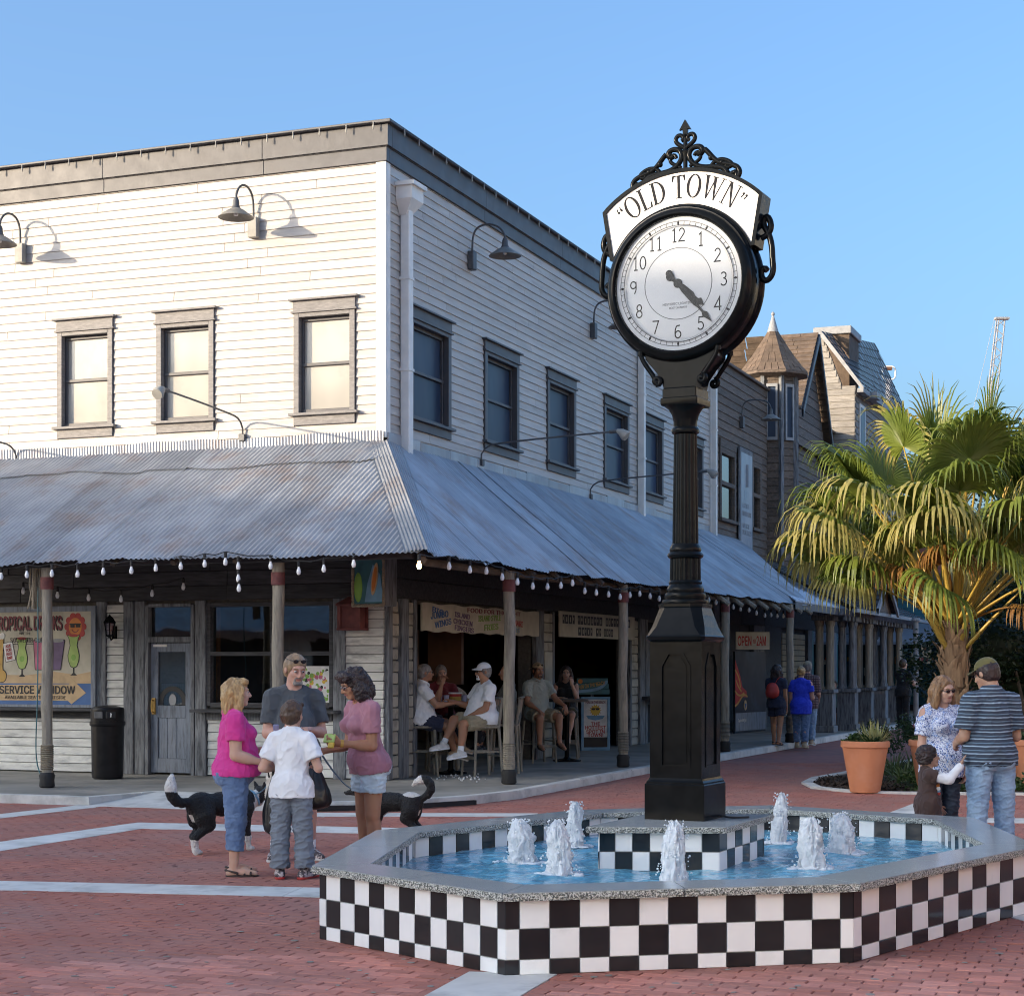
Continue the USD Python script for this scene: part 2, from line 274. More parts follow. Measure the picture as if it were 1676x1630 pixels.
BANDS = [sg.Polygon(gp((-120, 1439), (560, 1453.5), (560, 1469), (-120, 1454))),
         sg.Polygon(gp((-60, 1386), (225, 1346), (420, 1350), (655, 1355), (655, 1365), (420, 1360), (232, 1356), (-60, 1402))),
         sg.Polygon(gp((-60, 1339), (165, 1313.5), (200, 1316), (-60, 1346))),
         sg.Polygon(gp((510, 1330), (880, 1331), (880, 1336), (510, 1336))),
         sg.Polygon(gp((768, 1590), (912, 1594), (560, 1800), (380, 1800))),
         sg.Polygon(gp((1455, 1330), (1545, 1296), (1575, 1300), (1495, 1332))),
         sg.Polygon(gp((1575, 1338), (1760, 1340), (1760, 1348), (1590, 1346))),
         sg.Polygon(gp((1640, 1497), (1690, 1490), (1760, 1500), (1760, 1522), (1680, 1508)))]
BED_IN = sg.Polygon(gp((1330, 1283), (1345, 1290), (1400, 1296), (1480, 1298.5), (1676, 1300), (1900, 1300), (1900, 1225), (1700, 1213), (1560, 1232), (1480, 1250), (1400, 1265), (1345, 1275))).buffer(.25).buffer(-.25)
BED = BED_IN.buffer(.16)
bands = shapely.union_all(BANDS)
bands = bands.difference(WALK.buffer(.02)).difference(FPOLY)
pave = thing('plaza_pavement', None, None, kind='structure')
view = sg.Polygon([(-3.6, 8.2), (3.6, 8.2), (10.2, 31), (-10.2, 31)])
region = view.difference(WALK.buffer(.02)).difference(RAMP).difference(FPOLY.buffer(-.02)).difference(bands.buffer(.004)).difference(BED)
sheet('sand_bed', view.difference(FPOLY.buffer(-.1)).difference(BED_IN), -.012, 'joint_sand', pave)
pl, pw, jt = .20, .10, .0065
shapely.prepare(region)
A2, B2 = AX[:2], BX[:2]
cand = []
for j in range(-180, 130):
    b0 = j * pw
    off = (j % 2) * pl / 2 + .012 * math.sin(j * 1.7)
    for i in range(-72, 60):
        a0 = i * pl + off; c = C0[:2] + A2 * (a0 + pl / 2) + B2 * (b0 + pw / 2)
        if 8.2 < c[1] < 31 and abs(c[0]) < .33 * c[1] + .9: cand.append((a0, b0, c[0], c[1]))
cand = np.array(cand)
pts = shapely.points(cand[:, 2:4])
inside = shapely.contains(region.buffer(-.125), pts); touch = shapely.intersects(region.buffer(.12), pts)
prr = np.random.default_rng(3)
def paver_mesh(a0, b0, m):
    z = prr.normal(0, .0013); t = prr.normal(0, .0012, 4)
    a1, b1, k = a0 + pl - jt, b0 + pw - jt, .005
    lo = [(a0, b0), (a1, b0), (a1, b1), (a0, b1)]; hi = [(a0 + k, b0 + k), (a1 - k, b0 + k), (a1 - k, b1 - k), (a0 + k, b1 - k)]
    v = [W(*p, -.02) for p in lo] + [W(*p, -.005 + z) for p in lo] + [W(*p, z + t[q]) for q, p in enumerate(hi)]
    f = []
    for s in (0, 4):
        for q in range(4): r = (q + 1) % 4; f.append([s + q, s + 4 + q, s + 4 + r, s + r])
    f.append([8, 11, 10, 9]); m.add(v, f)
full = cand[inside]; full = full[np.argsort(full[:, 3] + np.abs(full[:, 2]) * .25)]
innear = np.abs(full[:, 2]) < .295 * full[:, 3] + .05
order = np.concatenate([np.where(innear & (full[:, 3] > 8.95))[0][:290], []]).astype(int)
sel = np.zeros(len(full), bool); sel[order] = True
for a0, b0, _, _ in full[sel]:
    m = MB(); paver_mesh(a0, b0, m); obj('paver', m, 'paver', pave)
m = MB()
for a0, b0, _, _ in full[~sel]: paver_mesh(a0, b0, m)
for a0, b0, _, _ in cand[touch & ~inside]:
    q = sg.Polygon(abp((a0, b0), (a0 + pl - jt, b0), (a0 + pl - jt, b0 + pw - jt), (a0, b0 + pw - jt))).intersection(region)
    if q.area > 3e-4 and q.geom_type == 'Polygon': m.prism(q, -.02, prr.normal(0, .0012))
obj('paver_field', m, 'paver_joined', pave, kind='stuff')
m = MB()
for _ in range(420):                                   # trodden gum and small stains
    y = 8.9 + 16 * prr.uniform() ** 1.5; x = prr.uniform(-.3, .3) * y; r = prr.uniform(.008, .026); q = sa.rotate(sa.scale(sg.Point(x, y).buffer(r, 3), 1, prr.uniform(.6, 1)), prr.uniform(0, 180))
    if region.contains(q): m.prism(q, .0015, .0035)
obj('gum_spots', m, 'sidewalk', pave, kind='stuff')
# concrete bands cut into lengths
for g in getattr(bands, 'geoms', [bands]):
    c = np.array(g.minimum_rotated_rectangle.exterior.coords)[:4]; e = [c[1] - c[0], c[2] - c[1]]; k = int(np.linalg.norm(e[1]) > np.linalg.norm(e[0])); L = np.linalg.norm(e[k]); d = e[k] / L; n = np.array([-d[1], d[0]]); o = c[0] if k == 0 else c[1]
    cuts = np.arange(-.3, L + 1.8, 1.7)
    for s0, s1 in zip(cuts[:-1], cuts[1:]):
        q = g.intersection(sg.Polygon([o + d * (s0 + .003) - n * 9, o + d * (s1 - .003) - n * 9, o + d * (s1 - .003) + n * 9, o + d * (s0 + .003) + n * 9]))
        for h in getattr(q, 'geoms', [q]):
            if h.area > .002 and h.geom_type == 'Polygon': obj('concrete_band', MB().prism(h, -.02, .003), 'concrete', pave)
# pavement along the shops, its kerb stones and the ramp
walk = thing('sidewalk', None, None, kind='structure')
kerbline = sg.LineString(abp(*KERB)); inner = WALK.difference(kerbline.buffer(.16, cap_style='flat'))
sheetm = MB().prism(inner, -.02, .098); obj('walk_slab', sheetm, 'sidewalk', walk)
strip = kerbline.buffer(.16, cap_style='flat').intersection(WALK)
Lk = kerbline.length; s = 0
cutl = np.arange(0, Lk, 2.4)
for s0 in cutl:
    a, b = kerbline.interpolate(s0), kerbline.interpolate(min(Lk, s0 + 2.394))
    seg = shapely.ops.substring(kerbline, s0, min(Lk, s0 + 2.394)).buffer(.158, cap_style='flat').intersection(WALK)
    if seg.area > .01:
        m = MB(); m.prism(seg, -.02, .088); m.prism(seg.buffer(-.012), .0875, .104); obj('kerb_stone', m, 'concrete', walk)
m = MB(FR)
m.add([(.3, -4.24, .004), (2.0, -4.24, .004), (1.75, -3.1, .100), (.5, -3.1, .100), (.3, -4.24, -.03), (2.0, -4.24, -.03), (1.75, -3.1, -.03), (.5, -3.1, -.03)], [[0, 1, 2, 3], [4, 5, 1, 0], [1, 5, 6, 2], [0, 3, 7, 4], [2, 6, 7, 3]])
obj('kerb_ramp', m, 'concrete', walk)
# storm drain slot under the kerb
m = MB()
ln = shapely.ops.substring(sg.LineString(abp((-.75, -4.14), (-1.85, -3.42), (-2.42, -2.4))), 0, 2.4)
m.prism(ln.buffer(.03, cap_style='flat'), .010, .066); obj('drain_slot', m, 'black_interior', walk)
# planting bed
bed = thing('planting_bed', None, None, kind='structure')
ring = BED.difference(BED_IN); obj('bed_kerb', MB().prism(ring, -.03, .03), 'concrete', bed)
obj('soil', MB().prism(BED_IN, -.04, .012), 'mulch', bed)
chips = MB(); minx, miny, maxx, maxy = BED_IN.bounds
for _ in range(9000):
    p = np.array([prr.uniform(minx, min(maxx, 10)), prr.uniform(miny, miny + 3.2)])
    if not BED_IN.contains(sg.Point(p)): continue
    t = prr.uniform(0, 6.3); l, w_ = prr.uniform(.02, .06), prr.uniform(.006, .016); d = np.array([math.cos(t), math.sin(t), prr.normal(0, .35)]); n = np.array([-math.sin(t), math.cos(t), prr.normal(0, .3)])
    c = np.array([*p, .022 + prr.uniform(0, .02)]); chips.quad(c - d * l - n * w_, c + d * l - n * w_, c + d * l + n * w_, c - d * l + n * w_)
obj('bark_chips', chips, 'mulch', bed, kind='stuff')
# ---------------------------------------------------------------- unseen shop rows: one placed to shade the plaza, one to bounce sunlight in
SD, ST = np.array([.934, .356, 0]), np.array([-.356, .934, 0])
FO = (np.stack([SD, ST, ZX]), np.zeros(3))
def shop_row(label, frame, blocks, face, depth, mats):
    t = thing('shop_row', label, 'building', frame[1] + np.array([0, 0, 0]))
    for k, (t0, t1, h) in enumerate(blocks):
        s = face; d = 1 if depth > 0 else -1
        obj('wall', MB(frame).box((s, t0, 0), (s + depth, t1, h - .5)), mats[k % len(mats)], t)
        obj('cornice', MB(frame).box((s - .3 * d, t0, h - .5), (s + depth, t1, h)), 'white_paint', t)
        m = MB(frame); e = s - 2.6 * d
        m.add([(s, t0, 4.2), (s, t1, 4.2), (e, t1, 3.1), (e, t0, 3.1), (s, t0, 4.1), (s, t1, 4.1), (e, t1, 3.0), (e, t0, 3.0)], [[0, 3, 2, 1], [4, 5, 6, 7], [0, 4, 7, 3], [1, 2, 6, 5], [2, 3, 7, 6]]); obj('awning', m, 'corrugated', t)
        for q in np.arange(t0 + 1.5, t1 - 3, 4.0):
            obj('window', MB(frame).box((s - .03 * d, q, 5.2), (s + .1 * d, q + 1.1, 6.8)), 'dusty_pane', t); obj('shop_opening', MB(frame).box((s - .03 * d, q, .1), (s + .1 * d, q + 2.4, 2.7)), 'interior_brown', t)
SH = 8.95 + .2 * 16  # heights set where the shade edge crosses porch and clock
shop_row('unseen tall shop row out of view across the plaza, placed to shade it', FO, ((1.0, 16.6, SH + .77), (16.6, 31, SH)), -36, -12, ['siding_worn', 'weathered_blue'])
FRR = (np.stack([np.array([.9330, -.36, 0]), np.array([.36, .933, 0]), ZX]), np.array([11.5, 5.0, 0]))
pm('pale_yellow_wall', (.66, .58, .40), (.60, .52, .36), scale=3, rough=.7); pm('pale_pink_wall', (.66, .40, .34), (.60, .36, .30), scale=3, rough=.7)
shop_row('unseen row of pale shop fronts out of view, placed to bounce sunlight into the plaza', FRR, ((-30, -14, 8.5), (-14, -2, 7.6), (-2, 9, 8.8), (9, 24, 7.8), (24, 40, 8.6)), 0, 9, ['pale_yellow_wall', 'white_paint', 'pale_pink_wall', 'cream_board'])  # out of view; pale fronts send warm sunlight back into the shade
# ---------------------------------------------------------------- corner building (a along the left front, b along the right front)
bld = thing('corner_building', 'two storey corner building with pale clapboard upper walls and grey cornice', 'building', C0)
br = np.random.default_rng(11)
LW = [(.45, 1.42), (2.73, 3.70), (4.46, 5.44), (6.75, 7.72)]                        # upper windows
RW = [(.78, 2.28), (3.65, 5.18), (6.58, 8.10), (9.78, 11.36), (12.25, 13.81), (15.6, 17.1)]
m = MB(FR)
for W_, L_, R_ in ((LW, 12, np.array([[1., 0, 0], [0, 0, 1], [0, 1, 0]])), (RW, 17.88, np.array([[0, 1., 0], [0, 0, 1], [1, 0, 0]]))):
    q = sg.box(.05, 4.4, L_, 9.25).difference(shapely.union_all([sg.box(a, 5.30, b, 6.73) for a, b in W_])); m.prism(q, .03 if L_ == 12 else .031, .055, R_)
    for a, b in W_: m.prism(sg.box(a - .1, 5.2, b + .1, 6.9), .125, .15, R_)
m.box((.3, .25, 4.4), (12, .3, 9.25)); m.box((.25, .31, 4.4), (.3, 17.88, 9.25)); m.box((11.7, .3, 0), (12, 17.88, 9.25)); m.box((.3, 17.6, 0), (11.7, 17.88, 9.25))
obj('wall', m, 'mortar', bld)
obj('roof', MB(FR).box((.1, .1, 9.0), (11.9, 17.8, 9.18)), 'dark_metal', bld)
obj('upper_floor', MB(FR).box((.3, .3, 4.40), (11.7, 17.6, 4.6)), 'dark_board', bld)
# ground floor rooms stand dark behind the openings
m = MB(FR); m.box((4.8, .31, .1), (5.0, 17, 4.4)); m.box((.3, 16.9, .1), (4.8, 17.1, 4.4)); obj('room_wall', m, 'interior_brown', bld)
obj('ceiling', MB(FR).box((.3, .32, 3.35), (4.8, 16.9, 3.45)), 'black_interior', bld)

def board(name, mat, ax, s0, s1, z, h, out0=0.0, prou=.023, parent=bld, lap=.012):
    """one lapped board on the left front (ax 0) or the right front (ax 1), running from s0 to s1"""
    j = br.normal(0, .0012); t = .005; m = MB(FR)
    def p(s, o, zz): return (s, -o, zz) if ax == 0 else (-o, s, zz)
    zb, zt = z + j, z + h + lap
    v = [p(s0, out0 - .03, zb), p(s0, out0 + prou, zb), p(s0, out0 + t, zt), p(s0, out0 - .03, zt), p(s1, out0 - .03, zb), p(s1, out0 + prou, zb + br.normal(0, .001)), p(s1, out0 + t, zt), p(s1, out0 - .03, zt)]
    f = [[0, 1, 2, 3], [7, 6, 5, 4], [0, 4, 5, 1], [1, 5, 6, 2], [2, 6, 7, 3]]
    mm = trimesh.Trimesh(np.array(v), np.vstack([np.array(f)[:, [0, 1, 2]], np.array(f)[:, [0, 2, 3]]]), process=False); mm.fix_normals(); m.mesh(mm)
    return m
def run(ax, L, windows, start, mat, near):
    far = MB()
    h = .1295; z = 4.86; k = 0
    while z < 8.75:
        hh = min(h, 8.76 - z)
        cuts = [(start, L)]
        if 5.10 < z + hh * .5 < 6.93:
            cuts = []; s = start
            for w0, w1 in windows: cuts.append((s, w0 - .003)); s = w1 + .003
            cuts.append((s, L))
        for c0, c1 in cuts:
            s = c0; first = True
            while s < c1 - .02:
                e = s + (br.uniform(.8, 3.6) if first else 3.66); first = False
                if c1 - e < .35: e = c1
                e = min(e, c1)
                if e <= s + .02: break
                bm = board('clapboard', mat, ax, s, e - .007, z, hh)
                if s < near: obj('clapboard', bm, mat, bld)
                else: far.mesh(bm.tm())
                s = e
        z += h; k += 1
    if far.n: obj('far_clapboards', far, mat, bld, kind='stuff')
run(0, 9.0, LW, .13, 'siding_white', 6.8)
run(1, 17.75, RW, .13, 'siding_right', 9.2)
# corner boards, cornice in panels
m = MB(FR); m.box((-.03, -.03, 4.9), (.125, .02, 8.76), .004); obj('corner_board', m, 'white_paint', bld)
m = MB(FR); m.box((-.028, .023, 4.9), (.02, .125, 8.76), .004); obj('corner_board', m, 'white_paint', bld)
obj('corner_board', MB(FR).box((-.05, 17.76, 4.5), (.05, 17.9, 8.76), .004), 'white_paint', bld)
for lo, hi, pr in ((8.76, 8.965, .05), (8.965, 9.27, .09)):
    for s0, s1 in ((-pr, 1.9), (1.9, 4.6), (4.6, 7.0), (7.0, 12)):
        obj('cornice_panel', MB(FR).box((s0 + .003 * (s0 > 0), -pr, lo + .001), (s1 - .003, .05, hi - .002), .004), 'grey_trim', bld)
    for s0, s1 in ((.052, 3.6), (3.6, 7.2), (7.2, 10.8), (10.8, 14.4), (14.4, 17.9)):
        obj('cornice_panel', MB(FR).box((-pr, s0 + .003, lo + .001), (.05, s1 - .003, hi - .002), .004), 'grey_trim', bld)
m = MB(FR); m.box((-.15, -.15, 9.27), (12, .3, 9.315), .006); m.box((-.15, .303, 9.27), (.3, 17.95, 9.315), .006); obj('cornice_cap', m, 'grey_trim', bld)
m = MB(FR); m.box((-.065, -.065, 8.955), (12, .04, 8.975), .004); m.box((-.065, .05, 8.9549), (.04, 17.9, 8.9749), .004); obj('cornice_bead', m, 'grey_trim', bld)
def window(ax, s0, s1, pane, trim):
    def bx(m, a0, a1, o0, o1, z0, z1, ch=.004):
        return m.box((a0, -o1, z0), (a1, -o0, z1), ch) if ax == 0 else m.box((-o1, a0, z0), (-o0, a1, z1), ch)
    w = UsdGeom.Xform.Define(stage, str(bld.GetPath()) + '/' + numbered(bld, 'window')).GetPrim(); ORIGIN[str(w.GetPath())] = C0
    fw = .085 if ax == 0 else .11
    g0, g1 = s0 + fw, s1 - fw
    m = MB(FR); bx(m, s0, g0, -.05, .045, 5.30, 6.73); bx(m, g1, s1, -.05, .045, 5.30, 6.73); bx(m, g0, g1, -.05, .0449, 6.67, 6.7299); obj('frame', m, trim, w)
    m = MB(FR); bx(m, s0 - .01, s1 + .01, -.02, .05, 6.752, 6.905); bx(m, s0 - .035, s1 + .035, -.02, .072, 6.728, 6.754); bx(m, s0 - .06, s1 + .06, -.02, .10, 6.90, 6.928); obj('header', m, trim, w)
    m = MB(FR); bx(m, s0 - .06, s1 + .06, -.05, .10, 5.262, 5.302); bx(m, s0, s1, -.02, .045, 5.13, 5.2625); obj('sill', m, trim, w)
    ym = 6.0
    m = MB(FR); o0, o1 = -.085, -.05
    bx(m, g0, g1, o0, o1, 6.62, 6.67, .003); bx(m, g0, g1, o0, o1 + .012, ym - .022, ym + .022, .003); bx(m, g0, g1, o0 + .03, o1 + .02, 5.302, 5.36, .003)
    bx(m, g0, g0 + .035, o0, o1, 5.36, 6.62, .003); bx(m, g1 - .035, g1, o0, o1, 5.36, 6.62, .003)
    obj('sash', m, 'grey_trim', w)
    m = MB(FR); bx(m, g0 + .03, g1 - .03, -.105, -.090, ym, 6.63, 0); obj('pane', m, pane, w)
    m = MB(FR); bx(m, g0 + .03, g1 - .03, -.1055, -.0795, 5.34, ym, 0); obj('pane', m, pane, w)
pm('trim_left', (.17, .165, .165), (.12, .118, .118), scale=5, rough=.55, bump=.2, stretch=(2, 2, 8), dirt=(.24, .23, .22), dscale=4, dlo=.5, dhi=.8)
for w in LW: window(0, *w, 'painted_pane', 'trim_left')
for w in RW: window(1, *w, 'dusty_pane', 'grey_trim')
# holes behind the windows: the backing wall stays behind the panes (pane at 8 to 10 cm)
# downspouts on the right front
for b, zt, hd in ((.52, 8.35, True), (12.02, 8.74, False), (17.83, 8.7, False)):
    m = MB(FR); w_ = .075 if hd else .06
    m.box((-.17, b - w_, 4.72), (-.03, b + w_, zt), .01)
    if hd:
        q = [(.085, 8.12), (.20, 8.32), (.20, 8.5), (.235, 8.5), (.235, 8.56), (.12, 8.56)]
        for (r0, z0), (r1, z1) in zip(q[:-1], q[1:]):
            if abs(z1 - z0) < 1e-6: continue
            m.add([(-.02 - r * k2, b + r * s, z) for r, z in ((r0, z0), (r1, z1)) for s, k2 in ((-1, 0), (1, 0), (1, 1.25), (-1, 1.25))], [[0, 1, 5, 4], [1, 2, 6, 5], [2, 3, 7, 6], [3, 0, 4, 7], [3, 2, 1, 0], [4, 5, 6, 7]])
    for z in (5.9, 7.2): m.box((-.18, b - w_ - .012, z), (-.02, b + w_ + .012, z + .04))
    obj('downspout', m, 'white_paint', bld)
# ---- left shop front (b = 0)
def bxL(m, a0, a1, o0, o1, z0, z1, ch=.004): return m.box((a0, -o1, z0), (a1, -o0, z1), ch)
def sid(a0, a1, z0, z1, h=.125, mat='siding_worn'):
    z = z0
    while z < z1 - .03:
        obj('shop_board', board('x', mat, 0, a0, a1, z, min(h, z1 - z) - .011, prou=.024, lap=0), mat, bld); z += h
m = MB(FR)
for a0, a1, z0, z1 in ((0, .8, .1, 4.4), (.8, 2.86, .1, 1.1), (2.86, 3.06, .1, 4.4), (3.88, 12, .1, 4.4), (.8, 3.9, 2.62, 4.4)): m.box((a0, .04, z0), (a1, .28, z1))
obj('shop_wall', m, 'mortar', bld)
sid(.02, .60, .12, 2.62); sid(.80, 2.84, .12, 1.02); sid(4.26, 4.57, .12, 2.62); sid(4.60, 9.0, .12, .98)
for (a0, a1, z0, z1, o) in ((.60, .79, .1, 2.66, .05), (2.86, 3.04, .1, 2.66, .05), (3.90, 4.07, .1, 2.66, .05), (4.08, 4.25, .1, 2.66, .07), (4.575, 4.74, 1.06, 2.66, .05)):
    obj('pilaster', bxL(MB(FR), a0, a1, -.02, o, z0, z1, .008), 'weathered_grey', bld)
z = 2.665
while z < 4.3:
    s = -.02
    while s < 9:
        e = min(9, s + br.uniform(1.8, 3.6)); obj('fascia_board', bxL(MB(FR), s + .002, e - .002, -.02, .035 + br.uniform(0, .012), z, z + .205, .006), 'dark_board', bld); s = e
    z += .212
# door with transom
door = UsdGeom.Xform.Define(stage, str(bld.GetPath()) + '/' + numbered(bld, 'door')).GetPrim(); ORIGIN[str(door.GetPath())] = C0
m = MB(FR); bxL(m, 3.055, 3.115, -.16, .045, .1, 2.6); bxL(m, 3.835, 3.895, -.16, .045, .1, 2.6); bxL(m, 3.115, 3.835, -.16, .0449, 2.05, 2.13); bxL(m, 3.115, 3.835, -.16, .0448, 2.57, 2.62); obj('frame', m, 'weathered_grey', door)
m = MB(FR)
bxL(m, 3.12, 3.24, -.075, -.02, .13, 2.04); bxL(m, 3.71, 3.83, -.075, -.02, .13, 2.04); bxL(m, 3.24, 3.71, -.075, -.0201, 1.91, 2.04); bxL(m, 3.24, 3.71, -.075, -.0201, .94, 1.12); bxL(m, 3.24, 3.71, -.075, -.0201, .13, .34)
obj('door_frame', m, 'weathered_blue', door)
for k in range(3): obj('panel', bxL(MB(FR), 3.243 + k * .156, 3.395 + k * .156, -.07, -.04, .34, .94, .006), 'weathered_blue', door)
obj('glass', bxL(MB(FR), 3.24, 3.71, -.06, -.052, 1.12, 1.91, 0), 'shop_glass', door)
obj('transom_glass', bxL(MB(FR), 3.115, 3.835, -.06, -.052, 2.13, 2.57, 0), 'shop_glass', door)
m = MB(FR); bxL(m, 3.24, 3.71, -.13, -.10, 1.45, 1.91, 0); obj('blind', m, 'paint_brown', door)
m = MB(FR)
for k in range(12): bxL(m, 3.245 + k * .039, 3.268 + k * .039, -.12, -.10, 1.12, 1.44, 0)
obj('corrugated_lining', m, 'corrugated', door)
m = MB(FR); m.box((3.55, .005, 1.985), (3.78, .03, 2.02)); obj('closer_sign', m, 'white_paint', door)
m = MB(FR); m.tube([(3.77, -.0, 1.02), (3.77, -.05, 1.03), (3.77, -.055, 1.10), (3.77, -.05, 1.19), (3.77, 0, 1.2)], .012, 8); m.box((3.745, -.01, .99), (3.795, .02, 1.23)); obj('handle', m, 'paint_gold', door)
# painted ring emblem on the door glass
m = MB()
ringp = sg.Point(3.475, 1.17).buffer(.235, 32).difference(sg.Point(3.475, 1.17).buffer(.16, 32)).intersection(sg.box(3.24, 1.125, 3.71, 1.6)); egg = sa.scale(sg.Point(3.475, 1.2).buffer(.075), .8, 1.2).intersection(sg.box(3.24, 1.125, 3.71, 1.6))
RL = np.stack([AX, ZX, -BX])
m = MB().prism(ringp, 0, .003, RL, C0 + BX * .05); obj('painted_ring', m, 'paint_black', door); m = MB().prism(egg, 0, .003, RL, C0 + BX * .05); obj('painted_egg', m, 'paint_grey', door)
# big shop window
win = UsdGeom.Xform.Define(stage, str(bld.GetPath()) + '/' + numbered(bld, 'shop_window')).GetPrim(); ORIGIN[str(win.GetPath())] = C0
m = MB(FR)
for a0, a1, z0, z1, e in ((.80, .86, 1.12, 2.62, 0), (2.79, 2.855, 1.12, 2.62, 0), (1.73, 1.81, 1.12, 2.62, .0002), (.86, 2.79, 2.56, 2.62, .0004), (.86, 2.79, 1.10, 1.17, .0006), (.86, 2.79, 1.85, 1.91, .0008)): bxL(m, a0, a1, -.1, .03 + e, z0, z1)
obj('frame', m, 'dark_board', win)
m = MB(FR)
for a0 in (.865, 1.815, 2.755): bxL(m, a0, a0 + .03, -.2, -.12, 1.17, 2.56, 0)
obj('inner_jamb', m, 'paint_orange', win)
for a0, a1 in ((.86, 1.73), (1.81, 2.79)):
    for z0, z1 in ((1.17, 1.85), (1.91, 2.56)): obj('pane', bxL(MB(FR), a0, a1, -.06, -.052, z0, z1, 0), 'shop_glass', win)
def poster(name, parent, a0, a1, z0, z1, base, blobs, o=-.045):
    p = UsdGeom.Xform.Define(stage, str(parent.GetPath()) + '/' + numbered(parent, name)).GetPrim() if parent is not None else None
    return p
m = bxL(MB(FR), .88, 1.36, -.05, -.045, 1.18, 1.70, 0); obj('poster', m, 'paint_white', win)
for mat_, n_ in (('paint_green', 26), ('paint_pink', 18), ('paint_black', 12), ('paint_yellow', 14), ('paint_white', 12)):
    m = MB()
    for _ in range(n_): m.prism(sg.Point(br.uniform(.91, 1.33), br.uniform(1.22, 1.66)).buffer(br.uniform(.012, .035), 5), 0, .001 + br.uniform(0, .002), RL, C0 + BX * .044)
    obj('poster_print', m, mat_, win, kind='stuff')
for nm, a0, a1 in (('shelf', .66, 3.0), ('shelf', 4.5, 9.0)): obj('counter_shelf', bxL(MB(FR), a0, a1, -.02, .27, 1.03, 1.075, .006), 'dark_board', bld)
obj('shelf_apron', bxL(MB(FR), .8, 2.84, 0, .06, .92, 1.028, .004), 'weathered_grey', bld); obj('shelf_apron', bxL(MB(FR), 4.6, 9, 0, .06, .92, 1.028, .004), 'dark_board', bld)
# things dimly seen inside the shop
m = MB(FR); m.box((.9, 2.3, .1), (4.6, 2.9, 1.15)); obj('bar_counter', m, 'interior_brown', bld)
m = MB(FR)
for k in range(5): m.box((.6 + k * .8, 4.2, 1.4), (1.2 + k * .8, 4.3, 2.3))
obj('wall_picture', m, 'paint_brown', bld)
# ---- right front (a = 0): pilasters, brick piers, two bar openings
def bxR(m, b0, b1, o0, o1, z0, z1, ch=.004): return m.box((-o1, b0, z0), (-o0, b1, z1), ch)
m = MB(FR)
for b0, b1, z0, z1 in ((.0, .98, .1, 4.4), (5.95, 6.93, .1, 4.4), (11.5, 12.6, .1, 4.4), (16.9, 17.85, .1, 4.4), (.98, 16.9, 2.62, 4.4)): m.box((.05, b0, z0), (.28, b1, z1))
obj('shop_wall', m, 'mortar', bld)
for b0, b1, o in ((.02, .16, .05), (.40, .62, .09), (.90, 1.0, .05), (5.94, 6.32, .07), (6.86, 6.96, .04), (11.45, 11.55, .04), (12.0, 12.35, .08), (12.5, 12.62, .05), (16.7, 17.0, .06), (17.5, 17.8, .06)):
    obj('pilaster', bxR(MB(FR), b0, b1, -.02, o, .1, 2.66, .008), 'weathered_grey', bld)
for b0, b1 in ((.165, .395), (.625, .895), (6.33, 6.85), (11.56, 11.99)):
    z = .11
    while z < 2.6:
        obj('brick', bxR(MB(FR), b0 + .004, b1 - .004, -.04, .03 + br.uniform(-.006, .008), z, z + .155 + br.uniform(-.004, .004), .012), 'brick_pale', bld); z += .168
z = 2.665
while z < 4.3:
    s = -.0
    while s < 17.8:
        e = min(17.8, s + br.uniform(2, 4.4)); obj('fascia_board', bxR(MB(FR), s + .002, e - .002, -.02, .035 + br.uniform(0, .012), z, z + .275, .006), 'dark_board', bld); s = e
    z += .283
obj('menu_panel', bxR(MB(FR), 6.42, 6.80, .03, .05, .9, 1.95, .004), 'cream_board', bld)
obj('wall_ledge', bxR(MB(FR), 12.1, 14.5, .0, .4, 1.02, 1.08, .006), 'dark_board', bld)
m = MB(FR); bxR(m, 12.62, 16.7, -.12, -.10, .1, 2.62, 0); obj('dark_opening', m, 'black_interior', bld)  # black sheet stands in for the unlit room behind
m = MB(FR); bxR(m, 12.9, 14.2, -.09, -.07, .9, 2.4); obj('menu_panel', m, 'weathered_grey', bld)
